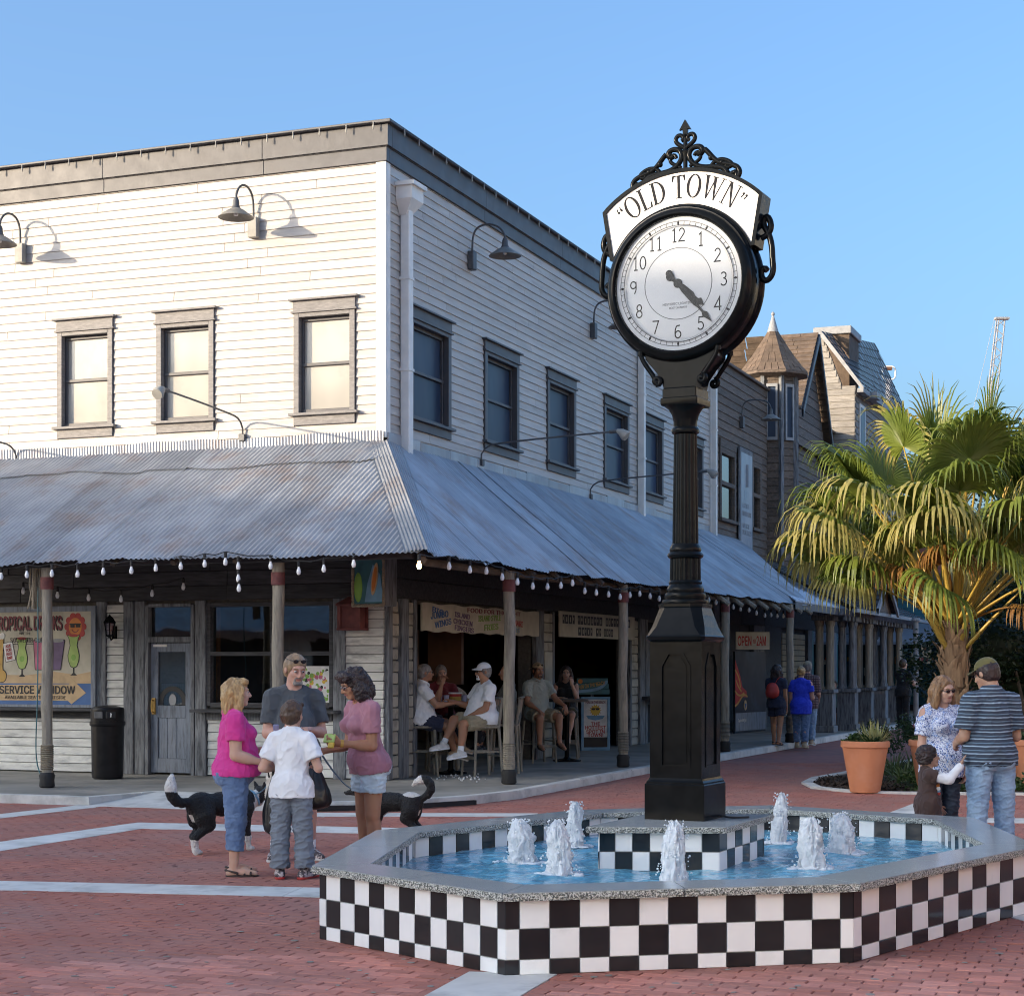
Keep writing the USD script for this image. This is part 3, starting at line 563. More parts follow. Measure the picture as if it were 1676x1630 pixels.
# ---------------------------------------------------------------- porch of corrugated sheets on log posts
porch = thing('porch_awning', 'corrugated metal porch roof on log posts wrapping the corner building', 'porch roof', W(-1.9, -3.0, .1))
ar = np.random.default_rng(21)
ZW, ZE = 4.83, 3.07
HA, HB = -2.0, -3.12                                    # eave corner
def eaveR(b): return -2.0 - .040 * max(b, 0)
def left_pt(a, t): return np.array([a, HB * t - .03, ZW + (ZE - ZW) * t])
def right_pt(b, t):
    e = eaveR(b); return np.array([e * t - .03, b, ZW + (ZE - .03 - ZW) * t])
NL = np.array([0, ZE - ZW, -HB]); NL = NL * [1, 1, 1] / np.linalg.norm(NL); NL = np.array([0, -abs(NL[1]), abs(NL[2])])
NR = np.array([-(ZW - ZE), 0, 2.0]); NR /= np.linalg.norm(NR)
def csheet(side, s0, s1, t0, t1, lift, pitch=.076, amp=.0095, rows=5, wav=.012):
    n = max(6, int(round((s1 - s0) / pitch * 6))); S = np.linspace(s0, s1, n + 1)
    ph = ar.uniform(0, .3); sag = ar.uniform(-1, 1, 3) * wav; V = []
    tilt = ar.normal(0, .004)
    for r in range(rows + 1):
        for s in S:
            x = (s - s0) / (s1 - s0)
            ts = t0; te = t1 + (sag[0] * math.sin(3.1 * x + ph * 9) + sag[1] * (x - .5)) * (1.0 if t1 > .9 else .8)
            if side == 0:
                if s < 0: ts = max(t0, -s / -HA + .0)
                if s < HA + .001: ts = 1
            else:
                if s < 0: ts = max(t0, -s / -HB)
                if s > 16.3: te = min(te, max(ts, (20.6 - s) / 4.3))
            if ts >= te: te = ts
            t = ts + (te - ts) * r / rows
            p = left_pt(s, t) if side == 0 else right_pt(s, t)
            nrm = NL if side == 0 else NR
            V.append(p + nrm * (lift + amp * math.cos(2 * math.pi * s / pitch) + tilt * (x - .5) + .010 * math.sin(t * 5 + s * 1.3) * (t > .1)))
    k = n + 1; q = np.array([[r * k + i, r * k + i + 1, (r + 1) * k + i + 1, (r + 1) * k + i] for r in range(rows) for i in range(n)])
    V = np.array(V); up = np.cross(V[q[n // 2, 1]] - V[q[n // 2, 0]], V[q[n // 2, 3]] - V[q[n // 2, 0]])
    return MB(FR).add(V, q)
# rust-edged second skin: each sheet is one part
s = HA + .02
while s < 9.6:
    e = min(9.8, s + .686); lf = .012 + .004 * (int(s * 7) % 2)
    obj('roof_sheet', csheet(0, s, e + .03, .16, 1.02, lf, wav=.022), 'corrugated', porch, smooth=True)
    if e > 0: obj('roof_sheet', csheet(0, max(s, HA * .2), e + .03, 0, .20 + ar.uniform(-.008, .008), lf + .02, rows=2, wav=.03), 'corrugated', porch, smooth=True)
    s = e
s = HB + .02
while s < 20.4:
    e = min(20.5, s + .8); obj('roof_sheet', csheet(1, s, e + .03, .0, 1.01, .012 + .005 * (int(s * 5) % 2), pitch=.1, amp=.008, rows=4, wav=.02), 'corrugated', porch, smooth=True); s = e
# upright flashing against the wall
m = MB(FR); pitch = .05; n = int(9.6 / pitch * 6); S = np.linspace(.0, 9.6, n + 1); V = []
for r, z in enumerate((4.78, 4.99)):
    for s in S: V.append((s, -.045 - .008 * math.cos(2 * math.pi * s / pitch), z + (.012 * math.sin(s * 2.3) + .008 * math.sin(s * 7) if r else 0)))
k = n + 1; m.add(V, [[i, k + i, k + i + 1, i + 1] for i in range(n)]); obj('flashing', m, 'corrugated', porch, smooth=True)
for s in np.arange(.02, 17.6, 1.1): obj('flashing', MB(FR).box((-.05, s, 4.74), (-.022, s + 1.09, 4.97 + ar.uniform(-.02, .02)), .003), 'corrugated', porch)
# ridged cap along the hip
def hip(side, w=.30):
    n = int(w / .05 * 6); V = []
    for r in range(9):
        t = .02 + r / 8 * 1.0; base = np.array([HA * t - .03, HB * t - .03, ZW + (ZE - ZW) * t + .045])
        for i in range(n + 1):
            d = w * i / n; p = base + (np.array([d, 0, 0]) if side == 0 else np.array([0, d * 1.5, 0]))
            q = left_pt(p[0], -(p[1] + .03) / -HB) if side == 0 else right_pt(p[1], -(p[0] + .03) / 2.0)
            z = q[2] + .035 + .008 * math.cos(2 * math.pi * d / .05) + .02 * (1 - i / n); V.append((p[0], p[1], z))
    k = n + 1; return MB(FR).add(V, [[r * k + i, r * k + i + 1, (r + 1) * k + i + 1, (r + 1) * k + i] for r in range(8) for i in range(n)])
obj('hip_cap', hip(0), 'corrugated', porch, smooth=True); obj('hip_cap', hip(1), 'corrugated', porch, smooth=True)
# underside: rafters, eave beams
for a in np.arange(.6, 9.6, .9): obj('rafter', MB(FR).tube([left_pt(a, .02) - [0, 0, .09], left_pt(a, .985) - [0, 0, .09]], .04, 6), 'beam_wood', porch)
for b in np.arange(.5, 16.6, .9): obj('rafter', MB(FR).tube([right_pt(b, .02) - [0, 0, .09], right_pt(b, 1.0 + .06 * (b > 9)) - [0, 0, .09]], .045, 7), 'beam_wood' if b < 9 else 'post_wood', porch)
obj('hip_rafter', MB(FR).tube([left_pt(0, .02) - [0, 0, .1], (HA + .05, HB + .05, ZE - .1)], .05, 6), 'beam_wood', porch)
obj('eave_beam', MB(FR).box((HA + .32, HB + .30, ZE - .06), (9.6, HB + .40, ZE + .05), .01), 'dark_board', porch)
m = MB(FR)
P0 = [(-1.93, HB + .45), (-1.93, 0), (-2.12, 4.4), (-2.4, 9.8), (-2.62, 14.3), (-2.7, 16.4)]
for (a0, b0), (a1, b1) in zip(P0[:-1], P0[1:]): m.tube([(a0 + .12, b0, ZE - .10), (a1 + .12, b1, ZE - .10)], .05, 8)
obj('eave_beam', m, 'beam_wood', porch)
POSTS = [('p', *AB(G(833, 1283, .1))), ('p', *AB(G(1020, 1255, .1))), ('p', *AB(G(1187, 1230, .1))), ('p', *AB(G(1293, 1215, .1))), ('p', *AB(G(76, 1295, .1)))]
b5 = POSTS[4][2]
POSTS[4] = ('p', onL(77, -HB - .2), HB + .2)
pa = onL(455, -HB - .2); POSTS.append(('p', pa, HB + .2)); POSTS.append(('p', HA + .12, HB + .18)); POSTS.pop()
POSTC = []
for k, (_, a, b) in enumerate(POSTS):
    c = W(a, b, .1); POSTC.append(c)
    h = ZE - .08; n = 9; zz = np.linspace(0, h - .1, n); pts = np.c_[c[0] + ar.normal(0, .006, n), c[1] + ar.normal(0, .006, n), .1 + zz]
    obj('post', MB().tube(pts, .075 + ar.normal(0, .003, n), 12), 'post_wood', porch, smooth=50)
    m = MB().tube([c + [0, 0, h - .38], c + [0, 0, h - .22]], .088, 12); obj('post_collar', m, 'red_paint_worn', porch, smooth=50)
    m = MB()
    for q in range(13): m.lathe([(.078, 0), (.092, .012), (.078, .024)], c + [0, 0, .24 + q * .025], 12)
    obj('post_wrap', m, 'rope' if k == 4 else 'post_wood', porch, smooth=50)
    m = MB().lathe([(.085, 0), (.105, .02), (.098, .1), (.108, .16), (.085, .2)], c + [0, 0, .002], 12); obj('post_base', m, 'black_rubber', porch, smooth=50)
# ---------------------------------------------------------------- fountain
fr_ = np.random.default_rng(5)
ftn = thing('fountain', 'octagonal fountain basin clad in black and white checker tiles with granite rim', 'fountain', (1.3, 12.7, 0))
def inset(d): return np.array(FPOLY.buffer(d, join_style='mitre').exterior.coords)[:-1]
def ordered(P):                                       # same corner order as FT
    return np.array([P[np.argmin(np.linalg.norm(P - q, axis=1))] for q in FT])
WALL_T = .412
inn = ordered(inset(-.27))
ringw = sg.Polygon(FT).buffer(-.012, join_style='mitre').difference(sg.Polygon(inn).buffer(.012, join_style='mitre'))
obj('basin_wall', MB().prism(ringw, 0, WALL_T - .001), 'grout', ftn)
def tiles(p, q, rows, cols, parent, name, th=.012, off=0, field=None, start=0):
    """checker tiles over the vertical face from p to q (outside on the right hand); rows: z edges from the top; cols: widths"""
    d = q - p; L = np.linalg.norm(d); d = d / L; n = np.array([d[1], -d[0]]); w = np.array(cols) * L / sum(cols); x = np.concatenate([[0], np.cumsum(w)])
    for r in range(len(rows) - 1):
        for c in range(len(w)):
            lo, hi = rows[r + 1] + .0022, rows[r] - .0022; a, b = x[c] + .0022, x[c + 1] - .0022; k = .0025; e = fr_.normal(0, .0008); tt = th + fr_.normal(0, .0006)
            def P(s, z, o): u = p + d * s + n * o; return (u[0], u[1], z)
            v = [P(a, lo, -.012), P(b, lo, -.012), P(b, hi, -.012), P(a, hi, -.012), P(a, lo, tt - k), P(b, lo, tt - k), P(b, hi, tt - k), P(a, hi, tt - k), P(a + k, lo + k, tt + e), P(b - k, lo + k, tt), P(b - k, hi - k, tt - e), P(a + k, hi - k, tt)]
            f = [[s + i, s + (i + 1) % 4, s + 4 + (i + 1) % 4, s + 4 + i] for s in (0, 4) for i in range(4)] + [[8, 9, 10, 11]]
            mt = 'tile_black' if (r + c + start) % 2 == 0 else 'tile_white'
            if field is not None: field[mt].add(v, f)
            else: obj(name, MB().add(v, f), mt, parent)
COLS = [.47] + [1] * 11 + [.47]; ROWS = [WALL_T - .001, .253, .084, 0.0]
field = {'tile_black': MB(), 'tile_white': MB()}
for k in range(8):
    p, q = FT[k - 1], FT[k]                           # facets run counter clockwise
    pp = sg.Polygon(FT).buffer(-.012, join_style='mitre')
    tiles(p, q, ROWS, COLS, ftn, 'tile', th=.0, field=None if k in (0, 1, 2) else field)
for k in range(8):
    p, q = inn[k], inn[k - 1]
    L = np.linalg.norm(q - p); nn = max(3, int(round(L / .15)))
    tiles(p, q, [WALL_T - .001, .262, .112, .02], [1] * nn, ftn, 'tile', th=.0, start=1, field=None if k in (3, 4, 5, 6, 7) else field)
for mt, m in field.items(): obj('far_tiles', m, mt, ftn, kind='stuff')
obj('basin_floor', MB().prism(sg.Polygon(inn).buffer(.01, join_style='mitre'), 0, .03), 'paint_sky', ftn)
# coping in lengths
co, ci = ordered(inset(.048)), ordered(inset(-.305))
for k in range(8):
    a0, a1, b0, b1 = co[k - 1], co[k], ci[k - 1], ci[k]
    for s0, s1 in ((0, .5), (.5, 1)):
        o0, o1 = a0 + (a1 - a0) * s0, a0 + (a1 - a0) * s1; i0, i1 = b0 + (b1 - b0) * s0, b0 + (b1 - b0) * s1
        poly = sg.Polygon([o0, o1, i1, i0]).buffer(-.0012, join_style='mitre')
        # broken edge: the outline wobbles
        L = sg.LineString([o0, o1]).length; 
        body = MB(); e = np.array(poly.exterior.coords)[:-1]
        dens = np.array([sg.LinearRing(e).interpolate(t).coords[0] for t in np.arange(0, poly.length, .022)])
        for z0, z1, g in ((WALL_T, WALL_T + .012, -.003), (WALL_T + .012, WALL_T + .034, .002), (WALL_T + .034, WALL_T + .0425, -.001)):
            pd = dens + fr_.normal(0, .0028, dens.shape); body.prism(sg.Polygon(pd).buffer(0).buffer(g), z0, z1)
        obj('coping_edge', body, 'granite_rough', ftn)
        obj('coping_slab', MB().prism(poly.buffer(-.003), WALL_T + .0424, WALL_T + .047), 'granite', ftn)
# pedestal in the middle
PD = np.array([(.60, 12.34), (1.447, 12.30), (1.90, 13.28), (1.06, 13.33)])
pc = PD.mean(0)
obj('pedestal_core', MB().prism(sg.Polygon(PD).buffer(-.012, join_style='mitre'), .02, .538), 'grout', ftn)
for k in range(4):
    p, q = PD[k - 1], PD[k]; nn = 7 if k % 2 else 6
    tiles(p, q, [.5375, .403, .268, .133, .03], [1] * nn, ftn, 'pedestal_tile', th=0.0, start=0 if k == 1 else 0)
po = np.array(sg.Polygon(PD).buffer(.055, join_style='mitre').exterior.coords)[:-1]
dens = np.array([sg.LinearRing(po).interpolate(t).coords[0] for t in np.arange(0, sg.LinearRing(po).length, .022)])
m = MB()
for z0, z1, g in ((.538, .552, -.003), (.552, .572, .002), (.572, .578, -.001)): m.prism(sg.Polygon(dens + fr_.normal(0, .0028, dens.shape)).buffer(0).buffer(g), z0, z1)
obj('pedestal_edge', m, 'granite_rough', ftn); obj('pedestal_slab', MB().prism(sg.Polygon(po).buffer(-.004), .5779, .5825), 'granite', ftn)
# water
JETS = [(855, 1412, 1340, .085), (917, 1431, 1342, .07), (940, 1386, 1312, .06), (1102, 1452, 1344, .07), (1274, 1380, 1298, .055), (1328, 1421, 1338, .08), (1379, 1396, 1331, .085)]
WZ = .272
JP = [np.array([*(G(u, v, WZ)[:2])]) for u, v, _, _ in JETS]
wp = sg.Polygon(inn).difference(sg.Polygon(PD))
g_ = .028; xs = np.arange(-1.2, 3.9, g_); ys = np.arange(9.6, 15.9, g_); XX, YY = np.meshgrid(xs, ys, indexing='ij')
def wave(x, y):
    P = np.stack([x * 1.0, y * 1.0, 0 * x], -1)
    h = .030 * (meshkit.fbm(P * 3.0, 4, 3) - .5) + .022 * (meshkit.fbm(P * [9, 9, 1], 3, 8) - .5)
    for j in JP:
        r = np.hypot(x - j[0], y - j[1]); h = h + .010 * np.cos(r * 34) * np.exp(-r * 3.2) + .014 * np.exp(-(r / .14) ** 2)
    return h
ZZ = WZ + wave(XX, YY)
idx = np.arange(XX.size).reshape(XX.shape)
cx_, cy_ = (XX[:-1, :-1] + g_ / 2), (YY[:-1, :-1] + g_ / 2)
ok = shapely.contains(wp.buffer(.03), shapely.points(cx_.ravel(), cy_.ravel())).reshape(cx_.shape)
q = np.stack([idx[:-1, :-1][ok], idx[1:, :-1][ok], idx[1:, 1:][ok], idx[:-1, 1:][ok]], 1)
used = np.unique(q); rem = np.zeros(XX.size, int); rem[used] = np.arange(len(used))
V = np.c_[XX.ravel(), YY.ravel(), ZZ.ravel()][used]
n = {'geo': ('geometry', {}), 'n1': ('noise_texture', {'scale': 14.0, 'detail': 4.0, 'distortion': .6}), 'n2': ('noise_texture', {'scale': 5.0, 'detail': 8.0, 'roughness': .7, 'distortion': 1.2}),
     'r': ('rgb_ramp', {'ramp': [(.30, (.03, .15, .25)), (.50, (.075, .27, .38)), (.62, (.20, .45, .56)), (.70, (.62, .75, .80))]}), 'b': ('bump', {'strength': .55, 'distance': .02}),
     'p': ('principled_bsdf', {'roughness': .06, 'ior': 1.33, 'specular_ior_level': .6})}
MATS['pool_water'] = usdkit.material(stage, '/World/Looks/pool_water', n, [('geo.position', 'n1.vector'), ('geo.position', 'n2.vector'), ('n2.fac', 'r.fac'), ('r.color', 'p.base_color'), ('n1.fac', 'b.height'), ('b.normal', 'p.normal')], surface='p.BSDF')
obj('water', trimesh.Trimesh(V, rem[np.vstack([q[:, [0, 1, 2]], q[:, [0, 2, 3]]])], process=False), 'pool_water', ftn, smooth=True)
pm('foam', (.93, .95, .95), (.84, .88, .90), scale=25, rough=.25, bump=.6, bscale=60, trans=.25, spec=.5, bdist=.01)
def jet(c, h, r, seed):
    rj = np.random.default_rng(seed); n, s = 56, 56; zz = np.linspace(0, 1, n); a = np.arange(s) / s * 2 * np.pi
    lean = rj.normal(0, .02, 2); prof = r * (1.08 - .28 * zz - .62 * zz ** 9) * (1 + .2 * np.exp(-zz * 16))
    P = np.stack([np.cos(a)[None] * np.ones(n)[:, None], np.sin(a)[None] * np.ones(n)[:, None], zz[:, None] * np.ones(s)[None]], -1)
    nz = meshkit.fbm(P * [1.8, 1.8, 3.2] + seed * 3.7, 4, seed) - .5; nf = meshkit.fbm(P * [9, 9, 5] + seed, 4, seed + 5) - .5
    R = np.maximum(prof[:, None] * (1 + 1.1 * nz + .7 * nf), .004)
    X = c[0] + P[..., 0] * R + lean[0] * zz[:, None]; Y = c[1] + P[..., 1] * R + lean[1] * zz[:, None]; Z = WZ - .03 + (h + .03) * zz[:, None] * (1 + .10 * nf)
    i, j = np.meshgrid(np.arange(n - 1), np.arange(s), indexing='ij')
    q = np.stack([i * s + j, i * s + (j + 1) % s, (i + 1) * s + (j + 1) % s, (i + 1) * s + j], -1).reshape(-1, 4)
    m = MB().add(np.stack([X, Y, Z], -1).reshape(-1, 3), q)
    for _ in range(170):                               # drops thrown off the sides
        t = rj.uniform(0, 1); ph = rj.uniform(0, 6.28); rr = r * (1.0 - .5 * t) + abs(rj.normal(0, .022)) + .035 * (1 - t) ** 3 * rj.uniform(0, 1.6); s_ = rj.uniform(.003, .008)
        v, f = ico((c[0] + math.cos(ph) * rr + lean[0] * t, c[1] + math.sin(ph) * rr + lean[1] * t, WZ + h * t * 1.02), s_, 1); m.add(v, f)
    return m
def ringfoam(c, r, seed):
    rj = np.random.default_rng(seed); m = MB()
    for _ in range(46):
        ph = rj.uniform(0, 6.28); rr = r * rj.uniform(.8, 2.2); s_ = rj.uniform(.010, .03)
        v, f = ico((0, 0, 0), 1, 1); sc = np.array([s_ * rj.uniform(1, 2.0), s_ * rj.uniform(.8, 1.5), s_ * .5]); v = v * sc * (1 + .3 * rj.normal(0, 1, (len(v), 1)) * .4)
        ca, sa_ = math.cos(ph), math.sin(ph); v = np.c_[v[:, 0] * -sa_ + v[:, 1] * ca, v[:, 0] * ca + v[:, 1] * sa_, v[:, 2]]
        m.add(v + (c[0] + ca * rr, c[1] + sa_ * rr, WZ + .006), f)
    return m
JL = ['tall leaning jet of white water nearest the left end of the basin', 'white water jet left of the clock pedestal, nearer the front rim', 'slim white water jet behind two others left of the clock pedestal', 'white water jet right in front of the clock pedestal',
      'slim tall white water jet just right of the clock pedestal, by the back rim', 'white water jet spreading to a wide foot, right of the pedestal near the front', 'broad ragged white water jet nearest the right end of the basin']
for k, ((u, v, vt, r), c) in enumerate(zip(JETS, JP)):
    h = (v - vt) * c[1] / F
    t = thing('water_jet', JL[k], 'water jet', (*c, WZ), 'jets of the checker fountain'); obj('column', jet(c, h, r * 1.05, 40 + k), 'foam', t, smooth=True); obj('foam_ring', ringfoam(c, r * 1.1, 70 + k), 'foam', t, smooth=True, kind='stuff')
    obj('nozzle', MB().lathe([(.03, -.2), (.03, .0), (.022, .012)], (*c, WZ), 10), 'dark_metal', t)
# ---------------------------------------------------------------- street clock
PHI = math.radians(-26.5); XC = np.array([math.cos(PHI), math.sin(PHI), 0]); DC = np.array([-math.sin(PHI), math.cos(PHI), 0])
CC = np.array([1.2785, 13.0, 0]); FC = (np.stack([XC, DC, ZX]), CC)        # x to the right on the face, y away, z up
clock = thing('street_clock', 'tall black cast iron street clock with arched OLD TOWN sign on granite pedestal', 'clock', CC + [0, 0, .5825])
def octring(rows):                                     # (half width, corner cut, z)
    V = []
    for h, c, z in rows:
        k = h - c
        V += [(h, -k, z), (h, k, z), (k, h, z), (-k, h, z), (-h, k, z), (-h, -k, z), (-k, -h, z), (k, -h, z)]
    n = len(rows); q = [[r * 8 + i, r * 8 + (i + 1) % 8, r * 8 + 8 + (i + 1) % 8, r * 8 + 8 + i] for r in range(n - 1) for i in range(8)]
    f = np.vstack([np.array(q)[:, [0, 1, 2]], np.array(q)[:, [0, 2, 3]], [[0, i + 1, i] for i in range(1, 7)], [[(n - 1) * 8, (n - 1) * 8 + i, (n - 1) * 8 + i + 1] for i in range(1, 7)]])
    return V, f
m = MB(FC); m.add(*octring([(.231, .004, .5825), (.231, .004, .838), (.226, .004, .845)])); m.add(*octring([(.222, .004, .845), (.222, .004, .856), (.212, .006, .870), (.206, .006, .885)])); obj('plinth', m, 'black_iron', clock)
m = MB(FC); m.add(*octring([(.190, .004, .87), (.190, .004, 1.90)])); obj('shaft', m, 'black_iron', clock)
pan = sg.Polygon([(-.118, .965), (.118, .965), (.118, 1.70), (.06, 1.80), (-.06, 1.80), (-.118, 1.70)])
frm = sg.box(-.1999, .878, .1999, 1.89).difference(pan); frm2 = pan.difference(pan.buffer(-.014, join_style='mitre'))
for k in range(4):
    a = k * math.pi / 2; R = np.array([[math.cos(a), math.sin(a), 0], [0, 0, 1], [math.sin(a), -math.cos(a), 0]])
    m = MB(FC); m.prism(frm, .188, .200 + .0001 * k, R); m.prism(frm2, .188, .206, R); obj('panel_frame', m, 'black_iron', clock)
    m = MB(FC); m.prism(pan.buffer(-.035, join_style='mitre'), .188, .194, R); obj('panel', m, 'black_iron', clock)
m = MB(FC)
m.add(*octring([(.200, .02, 1.875), (.226, .02, 1.892), (.230, .02, 1.915), (.224, .03, 1.925), (.205, .055, 1.985), (.180, .06, 2.07), (.165, .065, 2.125), (.172, .07, 2.135), (.172, .07, 2.155)]))
obj('shoulder', m, 'black_iron', clock)
m = MB(FC); m.lathe([(.170, 2.15), (.176, 2.165), (.17, 2.185), (.15, 2.19), (.155, 2.215), (.148, 2.235), (.132, 2.24), (.138, 2.262), (.128, 2.285), (.118, 2.30), (.124, 2.315), (.116, 2.33)], sides=32); obj('base_ring', m, 'black_iron', clock, smooth=40)
def fluted(z0, z1, r0, r1, n=16):
    m = MB(FC); s = n * 6; zz = np.linspace(z0, z1, 6); prof = [(r0 + (r1 - r0) * (z - z0) / (z1 - z0), z) for z in zz]
    return m.lathe(prof, sides=s, square=lambda a: 1 - .075 * np.abs(np.sin(a * n / 2)) ** .7)
obj('lower_column', fluted(2.32, 2.50, .114, .112), 'black_iron', clock, smooth=35)
m = MB(FC); m.lathe([(.112, 2.49), (.128, 2.50), (.134, 2.515), (.128, 2.53), (.112, 2.54), (.118, 2.555), (.110, 2.58), (.098, 2.60)], sides=32); obj('column_ring', m, 'black_iron', clock, smooth=40)
obj('column', fluted(2.59, 3.42, .096, .084), 'black_iron', clock, smooth=35)
m = MB(FC); m.lathe([(.084, 3.405), (.100, 3.415), (.104, 3.435), (.098, 3.45), (.086, 3.46), (.088, 3.50), (.100, 3.55), (.124, 3.59), (.150, 3.61)], sides=32); m.add(*octring([(.140, .01, 3.61), (.144, .008, 3.625), (.144, .008, 3.66), (.132, .008, 3.668), (.132, .008, 3.73), (.122, .01, 3.74)])); obj('capital', m, 'black_iron', clock, smooth=35)
m = MB(FC); yoke = sg.Polygon([(-.125, 3.735), (.125, 3.735), (.14, 3.80), (.20, 3.88), (.27, 3.96), (.27, 4.06), (-.27, 4.06), (-.27, 3.96), (-.20, 3.88), (-.14, 3.80)])
RZ = np.array([[1, 0, 0], [0, 0, 1], [0, -1, 0]]); m.prism(yoke, -.12, .12, RZ); obj('yoke', m, 'black_iron', clock)
def spiral(c, r0, r1, a0, turns, n=26):
    t = np.linspace(0, 1, n); r = r0 + (r1 - r0) * t; a = a0 + turns * 2 * np.pi * t; return np.c_[c[0] + r * np.cos(a), 0 * t, c[1] + r * np.sin(a)]
for sx in (-1, 1):
    for dy in (-.135, .135):
        m = MB(FC); pth = np.vstack([spiral((sx * .175, 3.79), .006, .035, 0, 1.2 * sx), bez([(sx * .20, 0, 3.83), (sx * .235, 0, 3.88), (sx * .27, 0, 3.93), (sx * .30, 0, 4.0)], 8)]) + [0, dy, 0]
        m.tube(pth, .018, 8); m.lathe([(.0, -.0), (.024, .0), (.024, .03), (0, .03)], (sx * .30, dy, 3.985), 8); obj('bracket_scroll', m, 'black_iron', clock, smooth=50)
CZ = 4.49
RD = np.array([[1, 0, 0], [0, 0, 1], [0, -1, 0]])      # lathe axis (z) -> towards the viewer (-y)
def dlathe(prof, n=72):
    mm = MB().lathe(prof, sides=n).tm(); v = mm.vertices @ RD + [0, 0, CZ]; return MB(FC).add(v, mm.faces)
obj('drum', dlathe([(.0, -.21), (.47, -.21), (.52, -.20), (.545, -.17), (.552, -.13), (.575, -.115), (.582, -.09), (.575, -.065), (.558, -.05), (.556, .05), (.575, .065), (.582, .09), (.575, .115), (.56, .125), (.556, .15), (.54, .175), (.52, .188), (.505, .19), (.494, .178), (.488, .15), (.45, .12), (0, .12)]), 'black_iron', clock, smooth=40)
pm('dial_white', (.52, .54, .56), (.49, .51, .53), scale=2, rough=.35, spec=.3)
face = UsdGeom.Xform.Define(stage, str(clock.GetPath()) + '/dial').GetPrim(); ORIGIN[str(face.GetPath())] = CC + [0, 0, .5825]
obj('dial_disc', dlathe([(0, .140), (.492, .140), (.492, .148), (0, .148)]), 'dial_white', face)
def onface(polys, d, th, mat, name, parent, dz=CZ): obj(name, MB(FC).prism(polys, d, d + th, RD, (0, 0, dz)), mat, parent)
pm('dial_ink', (.006, .007, .010), (.010, .011, .014), scale=3, rough=.6, spec=.15)
track = [sg.Point(0, 0).buffer(.455, 64).difference(sg.Point(0, 0).buffer(.4515, 64)), sg.Point(0, 0).buffer(.428, 64).difference(sg.Point(0, 0).buffer(.4245, 64)), sg.Point(0, 0).buffer(.2625, 64).difference(sg.Point(0, 0).buffer(.2585, 64))]
for k in range(60):
    a = k * math.pi / 30; c, s = math.sin(a), math.cos(a)
    track.append(sg.LineString([(c * .426, s * .426), (c * .454, s * .454)]).buffer(.0016, cap_style='flat'))
    if k % 5 == 0: track.append(sg.Polygon([(c * .420, s * .420), (c * .44 + s * .009, s * .44 - c * .009), (c * .462, s * .462), (c * .44 - s * .009, s * .44 + c * .009)]))
onface(shapely.union_all(track), .148, .0012, 'dial_ink', 'minute_track', face)
